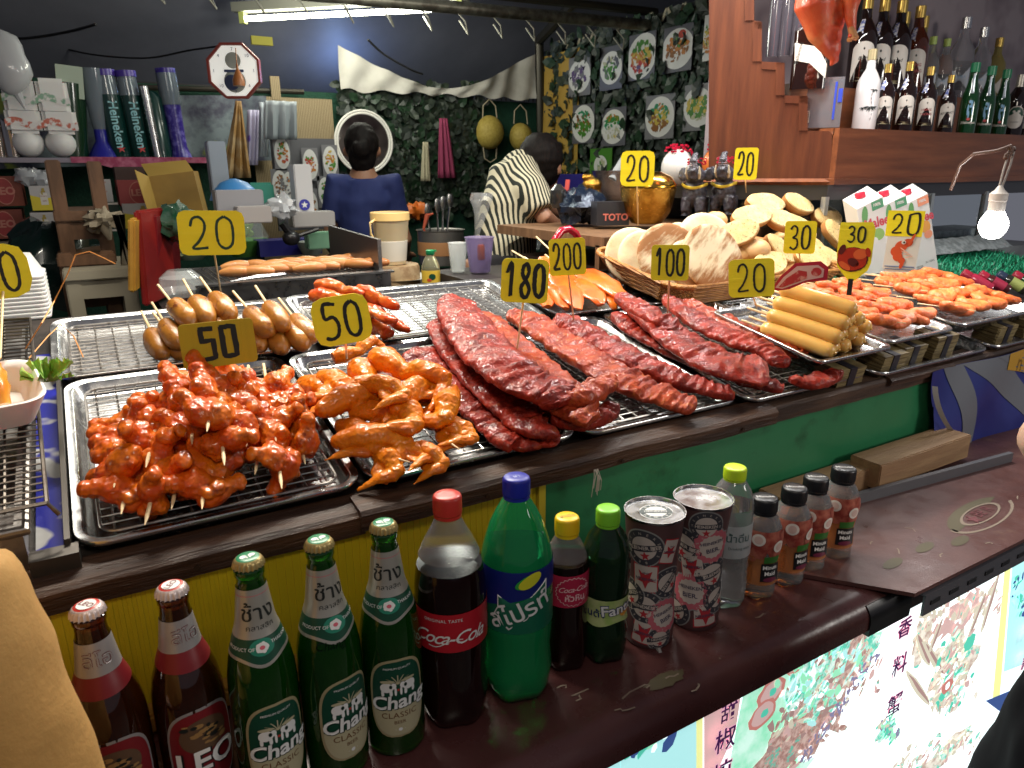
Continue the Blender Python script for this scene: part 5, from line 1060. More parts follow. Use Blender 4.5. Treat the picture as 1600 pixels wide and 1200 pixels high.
        for q in (-1, 1):
            cx = q*.0125; decal(g, oval(.0145, .0125, 2.2, 16, .0165, cx), fm, 3, .0009, 2); decal(g, oval(.0062, .008, 2, 12, .0185, cx-q*.0075), fm, 3, .0010, 2); decal(g, oval(.0026, .011, 2.5, 10, .011, cx-q*.0095), fm, 3, .0011, 2)
            for w in (-.0045, .0045): decal(g, oval(.0034, .008, 3, 10, .0095, cx+w), fm, 3, .0012, 2)
            decal(g, oval(.016, .004, 2, 14, .0245, cx-q*.001), fm, 2, .0013, 2); decal(g, oval(.0035, .005, 2, 10, .018, cx-q*.0045), fm, 5, .0014, 2)
        decal(g, oval(.003, .003, 2, 8, .013), fm, 6, .0012, 2)
        ctext(g, 'Chang', .0245, fm, .0006, -.0042, 5, .0013, shear=.15, bold=.05, rz=.06); ctext(g, 'Chang', .0245, fm, 0, -.0035, 3, .0016, shear=.15, bold=.025, rz=.06)
        ctext(g, 'CLASSIC', .0105, fm, 0, -.0215, 7, .0009, sp=1.05); ctext(g, 'BEER', .0062, fm, 0, -.031, 7, .0009); ctext(g, 'PREMIUM QUALITY', .0036, fm, 0, .041, 3, .0009); ctext(g, '· ● ·', .006, fm, 0, -.041, 3, .0009)
        g.build('front_label', [lgold, lgreen, lcream, lwhite, lgold, M('label_ink_green', (.004, .02, .012), .4), M('label_dot', (.5, .04, .03), .4), M('label_brown', (.13, .05, .015), .4)], t)
        if off > .15:
            g = G(); fe = bender(prof, a0-.1, .172); ctext(g, 'Chang', .013, fe, -.006, .004, 0, .0002, shear=.2); g.build('embossed_name', beer_g, t)
    return t
for (x, y, k, off, s, w) in ((205, 1290, 'L', 0, .925, 'brown beer bottle with red and white cap, leftmost on the shelf'), (320, 1240, 'L', .35, .91, 'brown beer bottle with pink cap and big red label, second from the left'), (432, 1228, 'C', .12, 1.0, 'green beer bottle with elephant label next to the brown ones'), (530, 1188, 'C', .35, 1.0, 'green beer bottle in the middle of the three, bright liquid line showing'), (620, 1150, 'C', .02, 1.0, 'green beer bottle beside the large cola bottle')):
    p = onz(x, y, SZ); beer((p.x, p.y, SZ), k, w, off, s)
def screwcap(parent, z, r, h, col, name='cap', topm=None, txt=None, p=(0, 1)):
    mt = M('cap_'+name, col, .38, sss=.1); g = G(); n = 80; R = []
    for q, zz in ((1, 0), (1, h*.82), (.95, h*.95), (.86, h), (.4, h)): R.append([V((r*q*(1+(.02*math.cos(j*PI) if q == 1 else 0))*math.cos(2*PI*j/n), r*q*(1+(.02*math.cos(j*PI) if q == 1 else 0))*math.sin(2*PI*j/n), z+zz)) for j in range(n)])
    g.rings(R)
    mm = [mt]
    if txt:
        m4 = MX.Translation((0, 0, z+h+.0003)) @ MX.Rotation(camrot(p)+.4, 4, 'Z'); gtext(g, txt, r*.52, m4, 1, bold=.01); mm.append(topm or ink)
    g.build('cap', mm, parent, True, 50)
    g = G(); g.lathe([(r*.97, z-.005), (r*.97, z-.001), (r*.9, z-.001)], 40, cap0=False, cap1=False); g.build('neck_ring', mt, C.objects[-1])
def pet(p, H, R, prof, label, body, liquid, level, group='plastic drink bottles on the shelf', cat='drink bottle', name='soft_drink_bottle', petal=True):
    t = thing(name, label, cat, (p[0], p[1], SZ), group=group)
    wob = (lambda a, z: 1-.16*max(0, 1-z/.03)*(.5-.5*math.cos(5*a))) if petal else None
    g = G(); g.lathe([q for q in prof if q[1] >= level-.004] if liquid is cola else prof, 60, wob=wob, cap0=liquid is not cola); g.build('plastic_bottle', body, t)
    if liquid:
        rf = rfun(prof); e_ = .0001 if liquid is cola else .0012; inn = [(r-e_, z) for r, z in prof if .004 < z < level]; inn = [(inn[0][0]*.9, .003)]+inn+[(rf(level)-e_, level)]
        g = G(); g.lathe(inn, 50, wob=wob); g.build('drink', liquid, t)
    return t
clearp = M('clear_plastic', (.90, .92, .93), .06, trans=.86, ior=1.12, coat=.6); clearb = M('frosted_plastic', (.9, .88, .86), .22, trans=.9, ior=1.15, coat=.4, bump=.25, bs=600)
cola = M('cola', (.008, .0015, .001), .10, coat=.3); colal = M('cola_label', (.42, .012, .022), .38, bump=.04, bs=40); colal2 = M('cola_label_pink', (.42, .02, .06), .38)
greenp = M('green_plastic', (.03, .70, .22), .06, trans=.75, ior=1.12, coat=.6); limeade = M('lime_drink', (.03, .75, .25), .05, trans=.75, ior=1.1)
# large cola
p = onz(710, 1110, SZ); prof = [(.028, 0), (.037, .006), (.0425, .020), (.0430, .040), (.0412, .070), (.0428, .10), (.0428, .165), (.0420, .19), (.040, .205), (.036, .225), (.028, .243), (.020, .258), (.0145, .270), (.0135, .276)]
t = pet(p, .3, .046, prof, 'large cola bottle with red screw cap and red label, half covered in droplets', clearb, cola, .212); screwcap(t, .276, .0165, .022, (.62, .02, .015), 'red', p=p)
a0 = facing(p); g = G(); band(g, prof, .118, .168, 0, .0006); f = bender(prof, a0, .143, .0010); ctext(g, 'Coca-Cola', .0235, f, -.004, -.006, 1, .0002, shear=.45, bold=.006, sp=.88); ctext(g, 'ORIGINAL TASTE', .0055, f, -.01, .017, 1, .0002, sp=1.1)
# flourish under the name
fl2 = [(-.028+.0014*i, -.017-.0028*math.sin(i*.22)+.0003*i) for i in range(30)]; pl = [(x, y+.0009) for x, y in fl2]+[(x, y-.0004) for x, y in fl2[::-1]]
for i in range(29): q = [fl2[i], fl2[i+1]]; g.add([f((q[0][0], q[0][1]+.0009, .0002)), f((q[0][0], q[0][1]-.0003, .0002)), f((q[1][0], q[1][1]-.0003, .0002)), f((q[1][0], q[1][1]+.0009, .0002))], [(0, 1, 2, 3)], 1)
g.build('label', [colal, lwhite], t)
# large green lemon drink
p = onz(808, 1072, SZ); prof = [(.028, 0), (.038, .006), (.0445, .022), (.0450, .045), (.0425, .075), (.0445, .095), (.0450, .110), (.0450, .190), (.044, .200), (.0405, .215), (.033, .240), (.025, .257), (.0175, .270), (.0140, .276), (.0135, .280)]
t = pet(p, .3, .045, prof, 'large bright green lemon soda bottle with blue screw cap', greenp, limeade, .208); screwcap(t, .278, .0165, .022, (.010, .018, .30), 'blue', txt='ฝา', topm=M('cap_print', (.3, .33, .6), .4), p=p)
a0 = facing(p); g = G(); blu = M('soda_blue', (.008, .016, .16), .38); grn = M('soda_green', (.008, .13, .07), .38, alpha=.92); band(g, prof, .150, .196, 0, .0006, wave=lambda a: .014*math.sin((a-a0)*1.0+.6))
band(g, prof, .112, .150, 1, .0005); f = bender(prof, a0, .148, .0012)
sh_ = [(-.024, .016), (.040, .032), (.040, .012), (.012, -.016), (-.010, -.030), (-.032, -.016), (-.024, 0)]
decal(g, sh_, f, 2, 0, 9); decal(g, [(x*.93, y*.90) for x, y in sh_], f, 1, .0003, 9)
gtext(g, 'สไปรท์', .032, TR(.004, -.006, .0006, .38), 2, f, 1, bold=.012); decal(g, [(.012+.014*math.cos(a), .036+.0075*math.sin(a)+.006*math.cos(a)) for a in [2*PI*i/20 for i in range(20)]], f, 4, .0006, 4); decal(g, [(.016+.014*math.cos(a), .0365+.0085*math.sin(a)+.006*math.cos(a)) for a in [2*PI*i/20 for i in range(20)]], f, 3, .0009, 4)
g.build('label', [blu, grn, lwhite, M('lemon_yellow', (.62, .62, .03), .4), M('leaf_bright', (.03, .35, .05), .4)], t)
# small cola
p = onz(882, 1032, SZ); prof = [(.022, 0), (.029, .006), (.0315, .02), (.031, .05), (.0285, .085), (.0295, .10), (.0300, .145), (.0275, .165), (.022, .180), (.0155, .193), (.0135, .200)]
t = pet(p, .22, .03, prof, 'small cola bottle with yellow screw cap and pink red label', clearb, cola, .160); screwcap(t, .200, .0160, .021, (.78, .50, .01), 'yellow', txt='ฝาเปิด', topm=M('cap_brown', (.3, .17, .02), .5), p=p)
a0 = facing(p, .35); g = G(); band(g, prof, .104, .150, 0, .0006); f = bender(prof, a0, .127, .0010)
decal(g, [((.0235+.0010*math.cos(24*a))*math.cos(a), (.0205+.001*math.cos(24*a))*math.sin(a)) for a in [2*PI*i/96 for i in range(96)]], f, 1, 0, 6); decal(g, [((.0225+.001*math.cos(24*a))*math.cos(a), (.0195+.001*math.cos(24*a))*math.sin(a)) for a in [2*PI*i/96 for i in range(96)]], f, 0, .0002, 6)
ctext(g, 'Coca-Cola', .0105, f, 0, .004, 1, .0004, shear=.4, bold=.01, sp=.9, rz=.05); ctext(g, 'หัวหิน', .0125, f, .002, -.009, 1, .0004, bold=.02); g.build('label', [colal2, M('label_pinkwhite', (.75, .5, .5), .4)], t)
# green orange-soda bottle
p = onz(942, 1020, SZ); prof = [(.022, 0), (.030, .006), (.0325, .02), (.0325, .05), (.0285, .075), (.0305, .10), (.0325, .125), (.0330, .150), (.0310, .170), (.025, .187), (.017, .198), (.0135, .204)]
gd = M('dark_green_plastic', (.10, .34, .14), .06, trans=.95, ior=1.2, coat=.5); t = pet(p, .23, .033, prof, 'green fruit soda bottle with light green screw cap beside the first tall can', gd, M('green_drink', (.005, .10, .03), .05, trans=.6, ior=1.33), .158); screwcap(t, .205, .0160, .020, (.20, .55, .03), 'lime', p=p)
a0 = facing(p, .3); g = G(); band(g, prof, .066, .104, 0, .0012, wave=lambda a: .003*math.sin(3*a)); f = bender(prof, a0, .086, .0018); ctext(g, 'Fanta', .022, f, .010, .003, 1, .0003, bold=.06, rz=.1); ctext(g, 'Fanta', .022, f, .010, .003, 2, .0006, bold=.02, rz=.1)
decal(g, oval(.020, .018, 2, 20, -.002, .022), f, 3, .0001, 4); ctext(g, 'แฟนต้า', .015, f, -.030, -.004, 1, .0003, bold=.01)
g.build('label', [M('soda_label', (.30, .42, .12), .4, 0, (.45, .50, .22), 40, 3), M('soda_navy', (.01, .02, .12), .4), lwhite, M('soda_orange', (.75, .33, .05), .4)], t)
# tall sticker cans
stm = [M('can_side', (.12, .06, .06), .38, .3), M('sticker_grey', (.26, .25, .24), .45), M('sticker_dark', (.045, .045, .055), .45), M('sticker_red', (.42, .03, .04), .45), M('sticker_rose', (.50, .12, .15), .45), M('sticker_cream', (.52, .45, .40), .45), M('sticker_purple', (.07, .06, .10), .45)]
def bigcan(p, label, off, lidtext):
    t = thing('tall_can', label, 'tin', (p[0], p[1], SZ), group='tall sticker covered tins on the drinks shelf'); Hh = .200; prof = [(.032, 0), (.035, .004), (.0358, .03), (.0335, .06), (.0335, .10), (.036, .145), (.0400, .185), (.041, Hh)]
    g = G(); g.lathe(prof, 56, cap1=False); g.build('side', stm[0], t); a0 = facing(p, off); g = G(); rnd = random.Random(int(off*100)+3)
    def roundel(x, z, r, ring, inner, txt, scallop=0, rz=0, b2='BIER.'):
        z *= 1.36; r *= 1.28; f = bender(prof, a0+x/.037, z, .0005+.0004*rnd.random()); n = 64; e = .0004
        def O(q): return [((r*q*(1+scallop*math.cos(16*a)))*math.cos(a), (r*q*(1+scallop*math.cos(16*a)))*math.sin(a)) for a in [2*PI*i/n for i in range(n)]]
        decal(g, O(1.08), f, 1, 0, 5); decal(g, O(1.0), f, ring, e*.5, 5); decal(g, O(.68) if scallop else O(.66), f, inner, e, 4)
        m_ = lambda s, y, sz, k: gtext(g, s, sz, MX.Rotation(rz, 4, 'Z') @ TR(0, y, e*2), k, f, 1, bold=.02)
        if scallop: m_('HEINEKEN', .003+r*.12, r*.26, 6); m_(b2, -.0005-r*.2, r*.36, 6)
        else:
            bar = [(-r, -r*.20), (r, -r*.20), (r, r*.16), (-r, r*.16)]; c_s = math.cos(rz), math.sin(rz); decal(g, [(x_*c_s[0]-y_*c_s[1], x_*c_s[1]+y_*c_s[0]) for x_, y_ in [(-r+2*r*i/10, -r*.2) for i in range(11)]+[(r-2*r*i/10, r*.16) for i in range(11)]], f, 2, e*1.4, 3)
            m_(txt, 0, r*.29, 5); 
            P = [(r*.28*(1 if i % 2 == 0 else .42)*math.cos(PI/2+PI*i/5), -r*.45+r*.28*(1 if i % 2 == 0 else .42)*math.sin(PI/2+PI*i/5)) for i in range(10)]; decal(g, [(x_*c_s[0]-y_*c_s[1], x_*c_s[1]+y_*c_s[0]) for x_, y_ in P], f, 3, e*1.6, 1)
            for i in range(14):
                a = 2*PI*i/14; gtext(g, 'HEINEKENS BREW'[i], r*.2, TR(r*.82*math.cos(PI-a), r*.82*math.sin(PI-a), e*1.8, PI/2-a), 5, f)
    def starcard(x, z, w, h, rz=0):
        z *= 1.36; w *= 1.15; h *= 1.3; f = bender(prof, a0+x/.037, z, .0006); cs = math.cos(rz), math.sin(rz); Rr = lambda P: [(a*cs[0]-b*cs[1], a*cs[1]+b*cs[0]) for a, b in P]
        bx = lambda q: Rr([(-w/2*q+w*q*i/8, -h/2*q) for i in range(9)]+[(w/2*q-w*q*i/8, h/2*q) for i in range(9)])
        decal(g, bx(1.0), f, 3, 0, 4); decal(g, bx(.9), f, 5, .0003, 4); s_ = w*.46
        decal(g, Rr([(s_*(1 if i % 2 == 0 else .42)*math.cos(-PI/2+PI*i/5), s_*(1 if i % 2 == 0 else .42)*math.sin(-PI/2+PI*i/5)) for i in range(10)]), f, 3, .0006, 3)
        gtext(g, 'HEINEKEN', w*.17, MX.Rotation(rz+PI, 4, 'Z') @ TR(0, 0, .0009), 6, f, bold=.02); gtext(g, 'bier', w*.17, MX.Rotation(rz+PI, 4, 'Z') @ TR(0, -h*.2, .0009), 6, f)
    if lidtext:
        roundel(-.014, .118, .021, 2, 5, 'PILSENER BIER', 0, .2); roundel(-.036, .06, .018, 2, 5, 'HEINEKEN', 0, .5); starcard(-.010, .083, .030, .034, .03); roundel(-.010, .050, .0195, 2, 5, "HEINEKEN'S", 0, .03); roundel(.024, .040, .020, 4, 5, '', .05, .3); starcard(.022, .115, .020, .03, -.2); roundel(.026, .078, .018, 2, 5, 'BEER BIER', 0, .9); starcard(-.008, .020, .03, .028, -.1); roundel(.016, .014, .014, 2, 5, 'HEINEKEN', 0, .1)
    else:
        roundel(-.028, .100, .022, 2, 5, 'PILSENER BIER', 0, -.15); roundel(.004, .128, .018, 2, 5, 'HEINEKEN', 0, .05); roundel(.016, .104, .021, 4, 5, '', .05, .2); starcard(-.012, .078, .030, .03, .2); roundel(.022, .070, .020, 2, 5, 'PILSENER', 0, .3); roundel(-.012, .048, .022, 4, 5, '', .05, .05); starcard(.014, .022, .032, .03, .1); roundel(.034, .04, .018, 2, 5, 'BIER', 0, .6); roundel(-.034, .020, .018, 2, 5, 'HEINEKEN', 0, .6)
    g.build('stickers', stm, t)
    g = G(); g.lathe([(.0405, Hh-.003), (.0425, Hh-.001), (.0425, Hh+.002), (.0410, Hh+.002), (.0400, Hh-.002), (.020, Hh-.0025)], 56, cap0=False); mm = [steel]
    if lidtext:
        z = Hh-.0021
        for q, k, dz in ((.024, 1, 0), (.0225, 2, .0002), (.016, 1, .0004)): g.poly([(q*math.cos(2*PI*i/40)+.002, q*.9*math.sin(2*PI*i/40), z+dz) for i in range(40)], k)
        for i in range(14): a = 2*PI*i/14; gtext(g, 'HEINEKEN BREWE'[i], .0058, TR(.002+.019*math.cos(PI-a), .017*math.sin(PI-a), z+.0006, PI/2-a), 1)
        m4 = MX.Rotation(camrot(p)+.2, 4, 'Z'); g.add([m4 @ V(q) for q in ((-.022, -.004, z+.0007), (.024, -.004, z+.0007), (.024, .004, z+.0007), (-.022, .004, z+.0007))], [(0, 1, 2, 3)], 2); gtext(g, 'HEINEKEN', .0068, m4 @ MX.Translation((.001, 0, z+.0009)), 1)
        mm += [lwhite, M('lid_grey', (.06, .08, .08), .4)]
    g.build('lid', mm, t, True, 50)
p1 = onz(1012, 992, SZ); bigcan(p1, 'tall tin of beer stickers with a round logo on its lid', .05, True)
p2 = onz(1084, 966, SZ); bigcan(p2, 'tall tin covered in beer stickers with a bare silver lid, beside the water bottle', .08, False)
# water bottle
p = onz(1130, 938, SZ); prof = [(.020, 0), (.028, .004), (.0320, .015), (.0320, .045), (.0300, .050), (.0318, .056), (.0300, .062), (.0318, .070), (.0300, .077), (.0318, .085), (.0320, .10), (.0320, .165), (.030, .180), (.025, .195), (.0175, .206), (.0140, .211)]
t = pet(p, .235, .032, prof, 'clear water bottle with yellow green cap behind the bare lidded tin', clearp, M('water', (.96, .98, 1), .02, trans=1, ior=1.25), .168); screwcap(t, .211, .0165, .017, (.50, .72, .02), 'water', p=p)
g = G(); band(g, prof, .092, .145, 0, .0006); f = bender(prof, facing(p, .45), .125, .0009); ctext(g, 'น้ำดื่ม', .017, f, 0, 0, 1, .0002, bold=.01); ctext(g, 'Drinking water', .006, f, .004, -.016, 1, .0002)
g.build('label', [M('frost_label', (.75, .80, .82), .4, alpha=.35), M('water_ink', (.05, .09, .09), .5)], t)
# four fruit juice bottles
jm = M('orange_juice', (.95, .30, .03), .04, trans=.85, ior=1.2); jr = M('fruit_red', (.30, .05, .04), .3, 0, (.50, .16, .11), 50, 3, .4, .6, alpha=.78); jo = M('juice_label', (.55, .19, .05), .35, alpha=.55); jw = M('lychee_disc', (.72, .66, .60), .4)
for i, (x, y, off, w) in enumerate(((1180, 925, .55, 'juice bottle with black cap and red grapes, nearest the water bottle'), (1225, 906, .75, 'juice bottle with black cap, second of the four'), (1258, 886, .55, 'juice bottle with black cap, third of the four, half hidden'), (1300, 868, .45, 'juice bottle with black cap standing slightly apart at the right end'))):
    p = onz(x, y, SZ); prof = [(.022, 0), (.027, .005), (.0290, .014), (.0285, .040), (.0265, .062), (.0290, .080), (.0305, .105), (.0290, .122), (.024, .134), (.0185, .142), (.0180, .147)]
    t = pet(p, .175, .029, prof, w, clearp, jm, .128, group='small juice bottles with black caps', petal=True, cat='juice bottle', name='juice_bottle'); screwcap(t, .147, .0195, .021, (.008, .008, .010), 'black', txt='Minute', topm=M('cap_silver', (.5, .5, .5), .4), p=p)
    g = G(); a0 = facing(p, off); f = bender(prof, a0, .075, .0010); rnd = random.Random(i)
    band(g, prof, .030, .078, 0, .0006, a0=a0-2.2, a1=a0+1.9, n=40); band(g, prof, .078, .122, 1, .0006, a0=a0-1.6, a1=a0+1.2, n=40, wave=lambda a: .010*math.sin(a*5+i))
    for q in range(8): decal(g, oval(.020, .026, 2, 16, .025+.012*math.sin(q*2.2), -.034+q*.0095), f, 1, .0004+q*.0001, 4)
    for cx, cy in ((.012, .022), (-.018, .034)): decal(g, oval(.018, .020, 2, 20, cy, cx), f, 2, .0016, 3); decal(g, oval(.011, .013, 2, 20, cy, cx), f, 3, .0018, 3)
    sq_ = lambda w_, h_, cx, cy: [(cx-w_/2+w_*k_/6, cy-h_/2) for k_ in range(7)]+[(cx+w_/2-w_*k_/6, cy+h_/2) for k_ in range(7)]
    decal(g, sq_(.030, .030, .004, -.022), f, 4, .0018, 3); gtext(g, 'Minute', .0092, TR(.004, -.014, .0022), 5, f, bold=.02); gtext(g, 'Maid', .0092, TR(.003, -.024, .0022), 5, f, bold=.02); decal(g, oval(.022, .008, 2, 14, -.034, .004), f, 6, .0020, 3)
    decal(g, sq_(.024, .012, .004, .0), f, 7, .0017, 3)
    for q in range(9): decal(g, sq_(.020, .0008, -.032, -.038+.004*q), f, 8, .0010, 1)
    g.build('label', [jo, jr, jw, M('lychee_mid', (.62, .45, .40), .4), black, lwhite, M('label_plum', (.14, .02, .05), .4), M('label_leaf', (.04, .16, .03), .4), M('label_smalltext', (.35, .10, .02), .5)], t)
# ================================================================== GLASS CABINET, BOTTLE SHELF, DUCK, BULB, CARTONS
gm_ = M('cabinet_glass', (.85, .92, .92), .04, trans=1, ior=1.02, coat=.4)
cb = thing('glass_cabinet', 'steel framed glass display cabinet under the wooden bottle shelf', 'cabinet', (0, 0, 0))
CA, CB_ = V((1.84, 1.80)), V((2.07, 1.50))       # chamfered corner seen from above
ZB, ZT = 1.19, 1.452
inner = M('cabinet_inside', (.13, .14, .14), .4, 0, (.26, .28, .28), 3, 3); bright = M('cabinet_foil', (.55, .60, .60), .35, .4, (.30, .34, .34), 40, 4, bump=.8, bs=60)
g = G(); P = [(CA.x, CA.y), (CB_.x, CB_.y), (3.6, 1.50), (3.6, 2.2), (CA.x, 2.2)]
g.prism([V((x, y, 1.405)) for x, y in P], (0, 0, .047)); g.build('top_frame', M('cabinet_steel', (.10, .10, .105), .30, .7, bump=.05), cb, False)
g = G(); g.prism([V((x, y, 1.10)) for x, y in P], (0, 0, .09)); g.box((2.8, 2.19, 1.3), (1.6, .01, .25)); g.build('base', inner, cb, False)
for q_ in ((2.07, 1.505, 1.30), (1.845, 1.80, 1.30), (3.04, 1.505, 1.30), (2.62, 1.52, 1.30), (2.66, 1.50, 1.30)): g = G(); g.box(q_, (.018, .018, .23)); g.build('post', M('post_alu', (.55, .58, .58), .30, .6), cb, False)
g = G(); g.box((2.56, 1.508, 1.30), (.95, .004, .225)); g.add([(CA.x, CA.y, 1.19), (CB_.x, CB_.y, 1.19), (CB_.x, CB_.y, 1.405), (CA.x, CA.y, 1.405)], [(0, 1, 2, 3)]); g.build('glass_pane', gm_, cb, False)
g = G(); g.box((2.36, 1.72, 1.24), (.5, .26, .10)); g.box((2.92, 1.62, 1.23), (.60, .16, .08)); 
for v in g.v: v += V((0, 0, .004*noise.noise(v*20)))
g.build('foil_lining', bright, cb, False)
g = G(); g.box((2.50, 1.80, 1.34), (.30, .04, .12)); g.box((2.78, 1.72, 1.30), (.12, .06, .17)); g.build('dark_contents', M('cabinet_green', (.01, .05, .04), .4), cb, False)
# wooden shelf body: stepped side panel on the chamfer, front board, shelf
ws = thing('bottle_shelf', 'varnished red brown wooden shelf with stepped side panel above the glass cabinet', 'wooden shelf', (0, 0, 0))
e = (CB_-CA).normalized(); n_ = V((e.y, -e.x)) if V((e.y, -e.x)).dot(-CA) > 0 else V((-e.y, e.x))
def ch(s, z, o=0): q = CA+e*s+n_*o; return V((q.x, q.y, z))
def chp(x, y, o=0):   # line of sight onto the chamfer plane
    d = ray(x, y); q0 = CA+n_*o; k = (n_.dot(q0))/(n_.dot(V((d.x, d.y)))); p = EYE+d*k; return p
Lc = (CB_-CA).length
edge = [(1108, 277), (1300, 283), (1300, 210), (1296, 205), (1262, 204), (1262, 150), (1226, 149), (1226, 98), (1190, 96), (1190, 34), (1178, 32), (1178, -40), (1108, -40)]
P = [chp(x, y) for x, y in edge]; P[0].z = P[1].z = 1.452
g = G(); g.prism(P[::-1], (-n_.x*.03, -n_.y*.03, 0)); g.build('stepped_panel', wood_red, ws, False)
g = G()
for (x0, y0), (x1, y1) in zip(edge[4:11], edge[5:12]):
    a, b2 = chp(x0, y0, .004), chp(x1, y1, .004); c = (a+b2)/2; d = b2-a
    if d.length > .01:
        a2, b3 = chp(x0-14 if abs(x0-x1) < 3 else x0, y0+(0 if abs(x0-x1) < 3 else 12), .004), chp(x1-14 if abs(x0-x1) < 3 else x1, y1+(0 if abs(x0-x1) < 3 else 12), .004)
        g.prism([a, b2, b3, a2], (-n_.x*.006, -n_.y*.006, 0))
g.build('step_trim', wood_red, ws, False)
zs_ = 1.625
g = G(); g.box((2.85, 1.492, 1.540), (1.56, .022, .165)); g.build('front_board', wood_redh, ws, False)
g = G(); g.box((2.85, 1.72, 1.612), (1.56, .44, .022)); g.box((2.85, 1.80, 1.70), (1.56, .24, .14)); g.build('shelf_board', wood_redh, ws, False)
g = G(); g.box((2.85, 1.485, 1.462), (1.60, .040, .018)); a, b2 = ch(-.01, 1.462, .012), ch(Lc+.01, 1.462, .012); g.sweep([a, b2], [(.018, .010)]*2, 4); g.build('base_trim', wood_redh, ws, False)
g = G(); g.box((3.6, 2.02, 2.1), (3.1, .02, 1.2)); g.build('back_board', M('mauve_back', (.14, .10, .12), .5, 0, (.36, .30, .32), 3, 3), ws, False)
g = G(); g.box((3.28, 1.9, 1.90), (.30, .04, .09)); g.build('rear_rail', wood_redh, ws, False)
